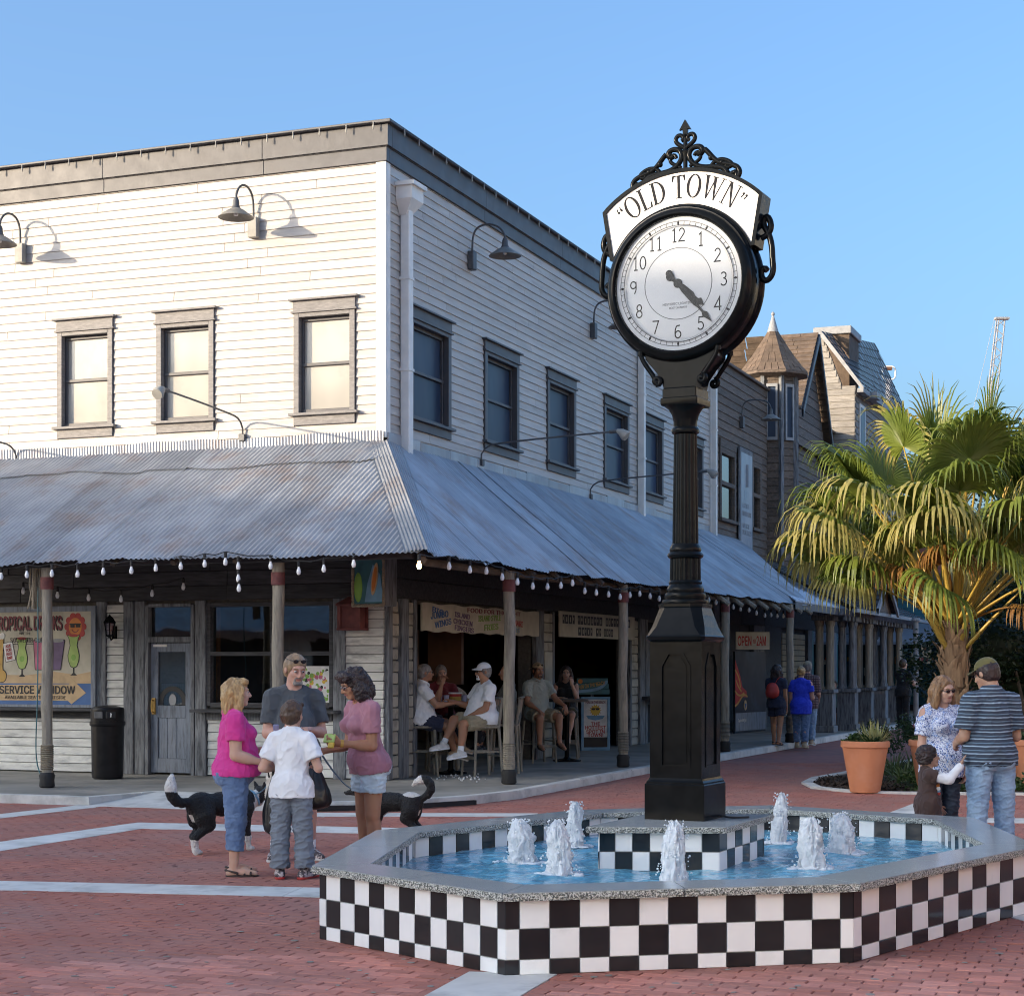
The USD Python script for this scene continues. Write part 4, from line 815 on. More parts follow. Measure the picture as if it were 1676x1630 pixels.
# serif lettering drawn from strokes (unit height)
def arc(cx, cy, rx, ry, a0, a1, n=18): t = np.radians(np.linspace(a0, a1, n)); return np.c_[cx + rx * np.cos(t), cy + ry * np.sin(t)]
def st(p, w): return sg.LineString(p).buffer(w / 2, cap_style='flat', join_style='mitre')
def ell(cx, cy, rx, ry): return sa.scale(sg.Point(cx, cy).buffer(1, 24), rx, ry, origin=(cx, cy))
def serif(x, y, w=.26, h=.035): return sg.box(x - w / 2, min(y, y + h), x + w / 2, max(y, y + h))
def glyph(ch):
    U = shapely.union_all
    if ch == 'O': return ell(.36, .5, .35, .515).difference(ell(.36, .5, .225, .47)), .74
    if ch == 'L': return U([sg.box(.10, 0, .225, 1), serif(.16, .965), sg.box(.04, 0, .52, .04), sg.Polygon([(.52, 0), (.56, .24), (.52, .24), (.44, .04), (.40, 0)])]), .60
    if ch == 'D': return U([sg.box(.10, 0, .225, 1), ell(.26, .5, .44, .5).difference(ell(.26, .5, .31, .46)).intersection(sg.box(.22, 0, 1, 1)), sg.box(.03, 0, .3, .04), sg.box(.03, .96, .3, 1)]), .76
    if ch == 'T': return U([sg.box(.275, 0, .40, 1), serif(.3375, 0, .3), sg.box(.02, .955, .655, 1), sg.Polygon([(.02, 1), (.02, .74), (.05, .74), (.12, .955)]), sg.Polygon([(.655, 1), (.655, .74), (.625, .74), (.555, .955)])]), .70
    if ch == 'W': return U([sg.Polygon([(.06, 1), (.20, 1), (.36, 0), (.30, 0)]), sg.Polygon([(.30, 0), (.34, 0), (.56, .9), (.52, .9)]), sg.Polygon([(.44, 1), (.58, 1), (.74, 0), (.68, 0)]), sg.Polygon([(.68, 0), (.72, 0), (.97, 1), (.93, 1)]), serif(.13, .96, .28), serif(.52, .96, .26), serif(.95, .96, .2)]), 1.04
    if ch == 'N': return U([sg.box(.13, 0, .18, 1), sg.box(.63, 0, .68, 1), sg.Polygon([(.10, 1), (.24, 1), (.68, 0), (.62, 0)]), serif(.155, 0, .24), serif(.12, .96, .2), serif(.655, .96, .24)]), .80
    if ch in '“”':
        q = lambda x: U([ell(x, .80, .055, .055), sg.Polygon([(x + .055, .80), (x + .01, .62), (x - .05, .62), (x - .0, .74)])])
        g = U([q(.09), q(.26)]); return (sa.rotate(g, 180, origin=(.175, .76)) if ch == '“' else g), .36
    if ch == ' ': return sg.Polygon(), .26
    w = .12; n = {'0': [arc(.3, .5, .23, .45, 0, 360, 40)], '1': [[(.14, .80), (.32, .95), (.32, 0)], [(.16, .02), (.48, .02)]], '2': [np.vstack([arc(.3, .70, .21, .25, 165, -35), [(.06, .045), (.56, .045)]])],
                  '3': [np.vstack([arc(.28, .74, .20, .21, 150, -80), arc(.28, .28, .24, .25, 80, -150)])], '4': [[(.46, 0), (.46, .95), (.05, .28), (.62, .28)]], '5': [np.vstack([[(.52, .93), (.16, .93), (.13, .55)], arc(.28, .31, .24, .27, 115, -150)])],
                  '6': [np.vstack([[(.46, .93)], arc(.30, .42, .24, .52, 110, 180), arc(.30, .29, .23, .25, 180, 540, 30)])], '7': [[(.05, .92), (.55, .92), (.22, 0)]], '8': [arc(.3, .72, .19, .22, 0, 360, 30), arc(.3, .26, .23, .24, 0, 360, 30)],
                  '9': [np.vstack([arc(.30, .68, .23, .25, 0, 360, 30), arc(.30, .52, .24, .50, 0, -70)])]}[ch]
    return U([st(x, .095) for x in n]), .62
def line_of(txt):
    x, out = 0, []
    for ch in txt:
        g, w = glyph(ch); out.append((g, x + w / 2, w)); x += w
    return out, x
for k in range(1, 13):
    parts, tot = line_of(str(k)); a = k * math.pi / 6; hgt = .102; c = np.array([math.sin(a) * .352, math.cos(a) * .352])
    g = shapely.union_all([sa.translate(gl, xc - w / 2 - tot / 2, -.48) for gl, xc, w in parts]); g = sa.translate(sa.scale(g, hgt * .92, hgt, origin=(0, 0)), *c)
    onface(g, .148, .0012, 'dial_ink', 'numeral', face)
for txt, yy, hh in (('HISTORIC LIGHTING', -.155, .017), ('BOSTON MASS', -.182, .014)):
    tm_ = meshkit.text_mesh(txt, hh, .001); v = tm_.vertices - [tm_.bounds[:, 0].mean(), 0, 0]; v = np.c_[v[:, 0], v[:, 1] + yy, v[:, 2] + .148]; obj('maker_text', MB(FC).add(v @ RD + [0, 0, CZ], tm_.faces), 'dial_ink', face)
def hand(L, tail, w, ang, d, name):
    pts = [(-w * .5, 0), (-w * .95, L * .18), (-w * .95, L * .52), (-w * .45, L * .62), (-w * .45, L * .74), (-w * 1.15, L * .80), (0, L), (w * 1.15, L * .80), (w * .45, L * .74), (w * .45, L * .62), (w * .95, L * .52), (w * .95, L * .18), (w * .5, 0)]
    g = shapely.union_all([sg.Polygon(pts), sg.LineString([(0, 0), (0, -tail)]).buffer(w * .55), sg.Point(0, -tail).buffer(w * 1.3), sg.Point(0, 0).buffer(w * 1.4)])
    onface(sa.rotate(g, -ang, origin=(0, 0)), d, .004, 'dial_ink', name, face)
hand(.27, .08, .024, 131, .153, 'hour_hand'); hand(.40, .10, .020, 139, .159, 'minute_hand')
glassm('dial_glass', tintc=(.96, .97, .98), base=.0, ior=1.2)
obj('dial_glass', dlathe([(.4921, .167), (.35, .174), (.18, .178), (0, .179)]), 'dial_glass', clock, smooth=True)
# arched sign
def apt(r, deg, cz=-.045): t = math.radians(deg); return (r * math.sin(t), cz + r * math.cos(t))
outer = [apt(.900, d) for d in np.linspace(-43.5, 43.5, 40)]; lower = [apt(.56, d, 0) for d in np.linspace(66, -66, 30)]
sign = sg.Polygon([(-.625, .60)] + outer[1:-1] + [(.625, .60), (.565, .235)] + lower + [(-.565, .235)]).buffer(0)
whitep = sign.buffer(-.028, join_style='mitre').difference(sg.Point(0, 0).buffer(.592, 64))
sgn = UsdGeom.Xform.Define(stage, str(clock.GetPath()) + '/sign').GetPrim(); ORIGIN[str(sgn.GetPath())] = CC + [0, 0, .5825]
obj('sign_frame', MB(FC).prism(sign.difference(whitep), -.095, .095, RD, (0, 0, CZ)), 'black_iron', sgn)
obj('sign_panel', MB(FC).prism(whitep.buffer(.001), -.08, .085, RD, (0, 0, CZ)), 'paint_white', sgn)
parts, tot = line_of('“OLD TOWN”'); hgt = .168; rad = .668; sx = .94
for g, xc, w in parts:
    if g.is_empty: continue
    th = (xc - tot / 2) * hgt * sx / (rad + .05); gg = sa.scale(sa.translate(g, -w / 2, 0), hgt * .95, hgt, origin=(0, 0)); gg = sa.translate(gg, 0, rad - .0); gg = sa.rotate(gg, -math.degrees(th), origin=(0, 0)); gg = sa.translate(gg, 0, -.03)
    for side in (0,): obj('letter', MB(FC).prism(gg, .085, .0875, RD, (0, 0, CZ)), 'dial_ink', sgn)
# scrollwork on top and at the sides
def scroll(pts, r=.014, name='scroll', taper=True):
    pts = np.array(pts, float); pts[:, 2] = np.where(pts[:, 2] > .84, .84 + (pts[:, 2] - .84) * .76, pts[:, 2]); r = r * 1.2; obj(name, MB(FC).tube(pts + [0, 0, CZ], r, 8), 'black_iron', clock, smooth=50)
for sx in (-1, 1):
    a = np.array([(.33, 0, .80), (.24, 0, .865), (.12, 0, .885), (.06, 0, .93), (.03, 0, 1.0), (.05, 0, 1.07), (.10, 0, 1.085), (.135, 0, 1.05), (.12, 0, 1.01), (.095, 0, 1.02)]) * [sx, 1, 1]; scroll(bez(a, 40), .017)
    b = np.array([(.40, 0, .775), (.37, 0, .80), (.345, 0, .775), (.37, 0, .75), (.42, 0, .79), (.37, 0, .86), (.27, 0, .90), (.20, 0, .98), (.15, 0, 1.05)]) * [sx, 1, 1]; scroll(bez(b, 40), .016)
    c = np.array([(.0, 0, 1.08), (.055, 0, 1.13), (.075, 0, 1.18), (.05, 0, 1.215), (.015, 0, 1.19), (.03, 0, 1.16)]) * [sx, 1, 1]; scroll(bez(c, 26), .014)
    e = np.array([(.585, 0, .30), (.64, 0, .33), (.655, 0, .40), (.62, 0, .45), (.60, 0, .42), (.62, 0, .36), (.66, 0, .25), (.67, 0, .12), (.66, 0, .02), (.62, 0, -.01), (.585, 0, .03), (.60, 0, .08), (.63, 0, .06)]) * [sx, 1, 1]; scroll(bez(e, 50), .019, 'side_scroll')
    f = np.array([(.20, 0, .875), (.26, 0, .93), (.34, 0, .90), (.36, 0, .86), (.33, 0, .845), (.315, 0, .865)]) * [sx, 1, 1]; scroll(bez(f, 26), .013)
    g = np.array([(.035, 0, .90), (.09, 0, .94), (.12, 0, .99), (.10, 0, 1.03), (.07, 0, 1.0)]) * [sx, 1, 1]; scroll(bez(g, 20), .012)
    for px, pz in ((.285, .885), (.385, .80), (.20, .93), (.12, .985)):
        m = MB(FC); m.mesh(trimesh.creation.icosphere(1, .022).apply_translation((sx * px, 0, CZ + pz))); obj('scroll_leaf', m, 'black_iron', clock, smooth=True)
m = MB(FC); m.lathe([(.016, .84), (.018, .96), (.024, 1.0), (.018, 1.02), (.016, 1.10), (.028, 1.115), (.012, 1.13)], (0, 0, CZ), 10); m.prism(sg.Polygon([(0, 1.235), (.045, 1.16), (.02, 1.165), (.012, 1.10), (-.012, 1.10), (-.02, 1.165), (-.045, 1.16)]), -.012, .012, RD, (0, 0, CZ)); obj('finial', m, 'black_iron', clock)
obj('cable', MB().tube(bez([CC + XC * .231 + DC * .1 + [0, 0, .60], CC + XC * .30 + DC * .1 + [0, 0, .592], CC + XC * .42 + DC * .2 + [0, 0, .59]], 10), .008, 6), 'black_rubber', clock)
# ---------------------------------------------------------------- brown timber building beyond, with turret and gables
cr = np.random.default_rng(31)
pm('brown_board', (.15, .115, .09), (.085, .065, .05), scale=3, rough=.8, bump=.4, bscale=20, stretch=(6, 1, 10), rotz=RA, rand=.22, dirt=(.22, .20, .18), dscale=1.2, dlo=.6, dhi=.85)
pm('grey_board', (.30, .28, .25), (.20, .188, .168), scale=3, rough=.8, bump=.4, bscale=20, stretch=(1, 6, 10), rotz=RA, rand=.12, dirt=(.14, .12, .10), dscale=1.5, dlo=.55, dhi=.8)
pm('shingle', (.13, .092, .064), (.085, .060, .042), scale=5, rough=.85, bump=.5, rand=.25, island=.0)
pm('shingle_dark', (.045, .045, .048), (.03, .03, .034), scale=5, rough=.85, bump=.5, rand=.3)
pm('tan_slat', (.42, .36, .25), (.30, .26, .18), scale=3, rough=.7, bump=.3, stretch=(6, 6, 1), rotz=RA, rand=.1)
def PR(u, v, a):
    b = onR(u, -a); p = W(a, b); return np.array([a, b, EYE + (CY - v) * p[1] / F])
bb = thing('timber_building', 'weathered brown timber building with shingled turret and gables beside the pale corner building', 'building', W(0, 18, .1))
m = MB(FR); m.box((.06, 17.96, .1), (.3, 46, 9.0)); m.box((.3, 45.7, .1), (8, 46, 9)); m.box((.3, 17.96, 8.8), (8, 45.7, 8.95)); obj('wall', m, 'dark_board', bb)
WB = [(18.6, 20.15, 5.25, 6.95), (21.9, 22.9, 5.25, 6.95)]
z = 4.0
while z < 8.9:
    h = min(.2, 9.0 - z); s = 17.97
    segs = [(17.97, 23.7)]
    if 5.2 < z + .1 < 6.95: segs = [(17.97, 18.6), (20.15, 21.9), (22.9, 23.7)]
    for c0, c1 in segs: obj('brown_clapboard', board('x', 'brown_board', 1, c0 + .003, c1 - .003, z, h - .012, prou=.028, parent=bb), 'brown_board', bb)
    for c0, c1 in ((25.1, 29.5), (29.5, 33.0), (33.0, 40), (40, 46)): obj('brown_clapboard', board('x', 'brown_board', 1, c0 + .003, c1 - .003, z, h - .012, prou=.028, parent=bb), 'brown_board', bb)
    z += .2
obj('parapet_cap', MB(FR).box((-.09, 17.97, 9.0), (.3, 46, 9.07), .01), 'brown_board', bb)
for (b0, b1, z0, z1) in WB:
    w = UsdGeom.Xform.Define(stage, str(bb.GetPath()) + '/' + numbered(bb, 'window')).GetPrim(); ORIGIN[str(w.GetPath())] = ORIGIN[str(bb.GetPath())]
    m = MB(FR)
    for q in ((b0, b0 + .14, z0, z1), (b1 - .14, b1, z0, z1), (b0 + .14, b1 - .14, z1 - .14, z1 - .0003), (b0 + .14, b1 - .14, (z0 + z1) / 2 - .05, (z0 + z1) / 2 + .05)): m.box((-.06, q[0], q[2]), (.06, q[1], q[3]), .006)
    m.box((-.12, b0 - .08, z0 - .08), (.05, b1 + .08, z0 - .001), .006); m.box((-.07, b0 - .02, z1), (.05, b1 + .02, z1 + .2), .006); obj('frame', m, 'brown_board', w)
    obj('pane', MB(FR).box((.02, b0 + .1, z0), (.035, b1 - .1, z1)), 'shop_glass', w)
# poster between the windows
ban = obj('poster_board', MB(FR).box((-.10, 20.35, 4.45), (-.05, 21.75, 7.15), .01), 'weathered_grey', bb)
pm('poster_blue', (.16, .20, .25), (.30, .33, .36), scale=.9, rough=.35, stretch=(1, 1, 1.0), lo=.4, hi=.62)
obj('poster_sheet', MB(FR).box((-.108, 20.47, 4.58), (-.10, 21.63, 7.02)), 'poster_blue', bb)
RRp = np.stack([BX, ZX, -AX * -1 * -1])
RR = np.stack([BX, ZX, -AX])                           # x along the right front, y up, z out of it
def text_on(parent, txt, h, R, o, mat, wid=None, th=.004, name='letters', bold=False):
    t = meshkit.text_mesh(txt, h, th, bold=bold); v = t.vertices.copy(); sc = 1.0
    if wid: sc = wid / (v[:, 0].max() - v[:, 0].min())
    v[:, 0] = (v[:, 0] - v[:, 0].min()) * sc
    f = t.faces; v = v @ np.asarray(R) + o
    if np.linalg.det(np.asarray(R)) < 0: f = f[:, ::-1]
    return obj(name, (v, f), mat, parent)
for txt, z, w_ in (('A STATE', 5.65, .7), ('HAUNTED HOUSE', 5.45, .95), ('AND LOCAL', 5.15, .75), ('SPECIAL EFFECTS', 4.98, .95)):
    text_on(bb, txt, .12, RR, W(-.109, 20.58, z), 'paint_grey', w_, name='poster_letters')
m = MB(FR); m.box((-.112, 20.8, 5.85), (-.107, 21.3, 6.1)); m.tube([(-.11, 21.05, 6.2), (-.11, 21.05, 6.75)], .06, 8); obj('poster_figure', m, 'poster_blue', bb)
# turret
tc = W(-.02, 24.4); tr = 3
tb = UsdGeom.Xform.Define(stage, str(bb.GetPath()) + '/turret').GetPrim(); ORIGIN[str(tb.GetPath())] = ORIGIN[str(bb.GetPath())]
m = MB().lathe([(.62, 4.0), (.62, 9.5)], tc, 8, .2); obj('core', m, 'dark_board', tb)
z = 4.1
while z < 9.3: obj('clapboard', MB().lathe([(.645, z), (.66, z), (.64, z + .19)], tc, 8, .2), 'brown_board', tb); z += .2
for k in range(8):
    a = .2 + (k + .5) * math.pi / 4; d = np.array([math.cos(a), math.sin(a), 0]); n = np.array([-d[1], d[0], 0]); R = np.stack([n, ZX, d])
    c = tc + d * .57
    obj('corner_post', MB().box((-.05, 3.98, -.05), (.05, 9.48, .05)).tm().apply_transform(np.eye(4)) if False else MB((np.stack([d, n, ZX]), tc + np.array([math.cos(.2 + k * math.pi / 4), math.sin(.2 + k * math.pi / 4), 0]) * .655)).box((-.05, -.05, 4.0), (.05, .05, 9.48)), 'weathered_grey', tb)
    obj('window_frame', MB((R, c)).prism(sg.box(-.15, 7.7, .15, 9.2).difference(sg.box(-.10, 7.78, .10, 9.12)), .04, .10), 'paint_grey', tb)
    obj('pane', MB((R, c)).box((-.1, 7.78, .03), (.1, 9.12, .06)), 'dusty_pane', tb)
m = MB().lathe([(.66, 9.40), (.98, 9.46), (1.0, 9.52), (.98, 9.54)], tc, 8, .2); obj('turret_eave', m, 'brown_board', tb)
# shingle courses on the cone
rows = 11
for k in range(rows):
    z0, z1 = 9.54 + k * .102, 9.54 + (k + 1) * .102 + .02; r0 = .98 - (.98 - .16) * (k / rows) ** .85; r1 = .98 - (.98 - .16) * ((k + 1) / rows) ** .85
    for q in range(8):
        a0, a1 = .2 + q * math.pi / 4, .2 + (q + 1) * math.pi / 4; P0, P1 = np.array([math.cos(a0), math.sin(a0), 0]), np.array([math.cos(a1), math.sin(a1), 0]); nn = max(1, int(4 * r0 + .6)); m = MB()
        for s in range(nn):
            f0, f1 = s / nn + .01, (s + 1) / nn - .01; o = .012 + cr.uniform(0, .014); dz = cr.uniform(-.02, .01)
            V = [tc + (P0 + (P1 - P0) * f) * (r + e) + [0, 0, zz] for r, zz, e in ((r0, z0 + dz, o), (r1, z1, .0)) for f in (f0, f1)] + [tc + (P0 + (P1 - P0) * f) * (r0 - .03) + [0, 0, z0 + dz] for f in (f0, f1)]
            m.add(V, [[0, 1, 3, 2], [4, 5, 1, 0]])
        obj('shingle_course', m, 'shingle', tb)
m = MB().lathe([(.17, 10.62), (.15, 10.7), (.03, 11.12), (.05, 11.15), (.05, 11.19), (.0, 11.24)], tc, 12); obj('finial', m, 'paint_grey', tb, smooth=40)
# gables: shingled slopes made of courses
def slope(parent, P0, P1, P2, P3, mat, h=.19, wd=.55, name='shingle_course', lift=.02):
    """eave P0-P1, ridge P3-P2 (same order)"""
    P0, P1, P2, P3 = map(np.asarray, (P0, P1, P2, P3)); L = np.linalg.norm(P3 - P0); nr = max(2, int(L / h)); nrm = np.cross(P1 - P0, P3 - P0); nrm = nrm / np.linalg.norm(nrm)
    if nrm[2] < 0: nrm = -nrm
    for k in range(nr):
        f0, f1 = k / nr, min(1, (k + 1.12) / nr); a, b, c, d = P0 + (P3 - P0) * f0, P1 + (P2 - P1) * f0, P1 + (P2 - P1) * f1, P0 + (P3 - P0) * f1; n = max(1, int(np.linalg.norm(b - a) / wd)); m = MB(FR)
        off = cr.uniform(0, .4)
        for s in range(n + 1):
            g0, g1 = max(0, (s - off) / n) + .004, min(1, (s + 1 - off) / n) - .004
            if g1 <= g0 + .01: continue
            o = lift + cr.uniform(0, .012)
            m.add([a + (b - a) * g0 + nrm * o, a + (b - a) * g1 + nrm * o, d + (c - d) * g1 + nrm * .004, d + (c - d) * g0 + nrm * .004, a + (b - a) * g0 - nrm * .01, a + (b - a) * g1 - nrm * .01], [[0, 1, 2, 3], [4, 5, 1, 0]])
        if m.n: obj(name, m, mat, parent)
def part(parent, name):
    p = UsdGeom.Xform.Define(stage, str(parent.GetPath()) + '/' + numbered(parent, name)).GetPrim(); ORIGIN[str(p.GetPath())] = ORIGIN[str(parent.GetPath())]; return p
g1 = part(bb, 'street_gable')
ap = PR(1326, 548, -.1); eL = np.array([-.1, 26.6, 8.9]); eR = np.array([-.1, 31.6, 7.6]); back = np.array([2.6, 0, 0])
m = MB(FR); m.add([ap, eL, eR, ap + [.1, 0, 0], eL + [.1, 0, 0], eR + [.1, 0, 0]], np.array([[0, 1, 2], [3, 5, 4]])); obj('gable_wall', m, 'dark_board', g1)
for k in range(14):
    f = k / 14; z = 8.0 + k * .26
    if z > ap[2] - .3: break
    t0 = max(0, (z - eL[2]) / (ap[2] - eL[2])); t1 = (z - eR[2]) / (ap[2] - eR[2]); obj('brown_clapboard', board('x', 'brown_board', 1, eL[1] + (ap[1] - eL[1]) * t0 + .15, eR[1] + (ap[1] - eR[1]) * t1 - .15, z, .24, out0=.11, prou=.02), 'brown_board', g1)
slope(g1, eL + [-.25, -.1, 0], eL + back * .5 + [0, -.1, 0], ap + back * .5 + [0, 0, .05], ap + [-.25, 0, .05], 'shingle'); slope(g1, eR + [-.25, .1, 0], eR + back + [0, .1, 0], ap + back + [0, 0, .05], ap + [-.25, 0, .05], 'shingle')
for e in (eL, eR):
    m = MB(FR); d = ap - e; m.add([e + [-.30, 0, -.22], e + [-.30, 0, .0], ap + [-.30, 0, .0], ap + [-.30, 0, -.22], e + [-.24, 0, -.22], e + [-.24, 0, .0], ap + [-.24, 0, .0], ap + [-.24, 0, -.22]], [[0, 1, 2, 3], [7, 6, 5, 4], [1, 5, 6, 2], [0, 3, 7, 4]]); obj('bargeboard', m, 'grey_trim', g1)
g2 = part(bb, 'tall_gable')
bf = 33.0
def PB(u, v, b=bf):                                    # point on the cross plane b
    k = (u - CX) / F; P = C0 + BX * b; a = (k * P[1] - P[0]) / (AX[0] - k * AX[1]); p = W(a, b); return np.array([a, b, EYE + (CY - v) * p[1] / F])
A1 = PB(1345, 546); E1 = PB(1378, 632); low = PB(1400, 700); x_in = 2.4
m = MB(FR)
pts = [A1, (E1[0], bf, E1[2]), (low[0], bf, E1[2] - .0), (low[0], bf, 6.5), (x_in, bf, 6.5), (x_in, bf, 9.5)]
polyf = sg.Polygon([(p[0], p[2]) for p in pts]); RG = np.array([[1, 0, 0], [0, 0, 1], [0, -1, 0]])
m.prism(polyf, -bf - .2, -bf + 0, RG); m.box((low[0], bf + .02, 6.5), (low[0] + .2, 43, E1[2])); obj('gable_wall', m, 'grey_board', g2)
z = 6.6
while z < A1[2] - .25:
    line = polyf.intersection(sg.LineString([(-9, z + .11), (9, z + .11)]))
    if line.length > .2:
        x0, _, x1, _ = line.bounds; m = MB(FR); m.add([(x0 + .02, bf - .0, z), (x1 - .02, bf - .0, z), (x1 - .02, bf - .03, z), (x0 + .02, bf - .03, z), (x0 + .02, bf - .006, z + .2), (x1 - .02, bf - .006, z + .2)], [[0, 1, 2, 3], [3, 2, 5, 4]]); obj('grey_clapboard', m, 'grey_board', g2)
    if z < E1[2] - .2: obj('grey_clapboard', board('x', 'grey_board', 1, bf + .05, 42.9, z, .19, out0=-low[0] + .0, prou=.03), 'grey_board', g2)
    z += .2
R0, R1 = A1 + [0, -.15, .05], PR(1432, 562, A1[0]); Q0, Q1 = np.array([low[0] - .3, bf - .25, E1[2] - .12]), np.array([low[0] - .3, R1[1], E1[2] + .05])
slope(g2, Q0, Q1, R1, R0, 'shingle_dark', h=.24)
m = MB(FR); m.add([Q0, Q1, Q1 - [0, 0, .14], Q0 - [0, 0, .14], Q0 + [.2, 0, -.02], Q1 + [.2, 0, -.02], Q1 + [.2, 0, -.14], Q0 + [.2, 0, -.14]], [[0, 1, 2, 3], [3, 2, 6, 7], [4, 7, 6, 5], [0, 3, 7, 4]]); obj('eave_board', m, 'paint_grey', g2)
m = MB(FR); m.add([R0 + [0, -.05, .02], Q0 + [0, -.05, .03], Q0 + [0, -.05, -.14], R0 + [.0, -.05, -.18], R0 + [0, .05, .02], Q0 + [0, .05, .03], Q0 + [0, .05, -.14], R0 + [.0, .05, -.18]], [[0, 1, 2, 3], [4, 7, 6, 5], [0, 4, 5, 1], [3, 2, 6, 7]]); obj('bargeboard', m, 'paint_grey', g2)
ch0, ch1 = PB(1336, 600, 34.5), PB(1390, 600, 34.5); zt = PB(1336, 537, 34.5)[2]
m = MB(FR); m.box((ch1[0], 34.5, 10.5), (ch0[0], 36.2, zt - .25)); obj('chimney', m, 'shingle', g2); obj('chimney_cap', MB(FR).box((ch1[0] - .08, 34.4, zt - .25), (ch0[0] + .08, 36.3, zt), .02), 'paint_grey', g2)
d0 = PR(1432, 650, low[0] - .35); obj('eave_return', MB(FR).box((low[0] - .5, d0[1] - .5, d0[2] - .1), (low[0] + .2, d0[1] + .2, d0[2] + .1)), 'paint_grey', g2)
w0 = PR(1410, 690, low[0] - .01); m = MB(FR); m.box((low[0] - .06, w0[1] - .5, 8.2), (low[0] + .02, w0[1] + .5, 10.0)); obj('window_frame', m, 'white_paint', g2); m = MB(FR); m.box((low[0] - .065, w0[1] - .38, 8.32), (low[0] - .05, w0[1] + .38, 9.9)); obj('pane', m, 'dusty_pane', g2)
# gooseneck bracket places are filled by the lamp builder further down
# light metal awning over the pavement in front of it
aw = thing('shop_awning', 'pale blue flat metal awning between the corrugated porch and the timber porch', 'awning', W(-1.2, 19, 3))
q = [PR(1214, 924, -.06), PR(1262, 932, -.06), PR(1388, 998, -2.65), PR(1302, 984, -2.70)]
d = (q[3] - q[0]); n = 9
for k in range(n):
    f0, f1 = k / n + .004, (k + 1) / n - .004; a, b, c, e = q[0] + (q[1] - q[0]) * f0, q[0] + (q[1] - q[0]) * f1, q[3] + (q[2] - q[3]) * f1, q[3] + (q[2] - q[3]) * f0; u = np.array([0, 0, .03])
    m = MB(FR); m.add([a, b, c, e, a + u, b + u, c + u, e + u], [[0, 1, 2, 3], [7, 6, 5, 4], [0, 4, 5, 1], [2, 6, 7, 3], [1, 5, 6, 2], [0, 3, 7, 4]]); t_ = m.tm(); t_.fix_normals(); obj('metal_panel', t_, 'awning_blue' if 'awning_blue' in MATS else pm('awning_blue', (.42, .47, .55), (.36, .41, .49), scale=2, rough=.45, rand=.06), aw)
m = MB(FR); m.add([q[3], q[2], q[2] - [0, 0, .16], q[3] - [0, 0, .16], q[3] + [.06, 0, 0], q[2] + [.06, 0, 0], q[2] + [.06, 0, -.16], q[3] + [.06, 0, -.16]], [[0, 1, 2, 3], [7, 6, 5, 4], [3, 2, 6, 7]]); obj('front_fascia', m, 'grey_trim', aw)
# timber porch with fluted columns
tp = thing('timber_porch', 'dark shingled porch on clustered fluted timber columns along the brown building', 'porch', W(-2.2, 22, .1))
cols = [G(1350, 1198, .1), G(1387, 1195, .1), G(1414, 1190, .1), G(1438, 1184, .1), G(1464, 1181, .1)]
for k, c in enumerate(cols):
    p = part(tp, 'column')
    F3 = (FR[0], np.array([c[0], c[1], .1]))
    m = MB(F3); m.box((-.27, -.27, 0), (.27, .27, .16), .01); m.box((-.23, -.23, .16), (.23, .23, .95), .01); m.box((-.28, -.28, .95), (.28, .28, 1.04), .01); obj('pedestal', m, 'weathered_grey', p)
    for sx, sy in ((-1, -1), (1, -1), (-1, 1), (1, 1)):
        m = MB(F3); m.lathe([(.10, 1.04), (.105, 1.08), (.085, 1.12), (.078, 1.2), (.072, 2.55), (.085, 2.58), (.10, 2.63), (.10, 2.7)], (sx * .13, sy * .13, 0), 12); obj('fluted_post', m, 'post_wood' if (k % 2 == 0) else 'weathered_grey', p, smooth=40)
    obj('capital', MB(F3).box((-.28, -.28, 2.70), (.28, .28, 2.82), .01), 'weathered_grey', p)
bs = [AB(c)[1] for c in cols]
m = MB(FR); m.box((-2.75, bs[0] - .4, 2.92), (-1.9, bs[-1] + 3, 3.08), .01); obj('frieze', m, 'weathered_grey', tp)
for b in np.arange(bs[0] - .2, bs[-1] + 2.5, .5): obj('dentil', MB(FR).box((-2.78, b, 2.80), (-2.70, b + .18, 2.92), .01), 'weathered_grey', tp)
slope(tp, (-3.1, bs[0] - .6, 3.06), (-3.1, bs[-1] + 3.2, 3.06), (-.1, bs[-1] + 2, 4.5), (-.1, bs[0] + .6, 4.5), 'shingle_dark', h=.22, wd=.4)
m = MB(FR); m.box((-3.14, bs[0] - .65, 2.98), (-3.02, bs[-1] + 3.2, 3.07)); obj('gutter', m, 'paint_grey', tp)
gc = onR(1433, 3.0); ga = np.array([-3.15, gc, 3.95]); gl, gr_ = np.array([-3.15, gc - 1.6, 3.08]), np.array([-3.15, gc + 1.6, 3.08])
m = MB(FR); m.add([gl, gr_, ga, gl + [.1, 0, 0], gr_ + [.1, 0, 0], ga + [.1, 0, 0]], np.array([[0, 2, 1], [3, 4, 5]])); obj('small_gable', m, 'brown_board', tp)
for e in (gl, gr_): slope(tp, e + [-.15, 0, 0], e + [2.0, 0, 0], ga + [2.0, 0, .04], ga + [-.15, 0, .04], 'shingle_dark', h=.25, wd=.5)
for e in (gl, gr_):
    m = MB(FR); m.add([e + [-.2, 0, -.1], e + [-.2, 0, .04], ga + [-.2, 0, .06], ga + [-.2, 0, -.1], e + [-.14, 0, -.1], e + [-.14, 0, .04], ga + [-.14, 0, .06], ga + [-.14, 0, -.1]], [[0, 1, 2, 3], [7, 6, 5, 4], [1, 5, 6, 2], [0, 3, 7, 4]]); obj('small_bargeboard', m, 'paint_grey', tp)
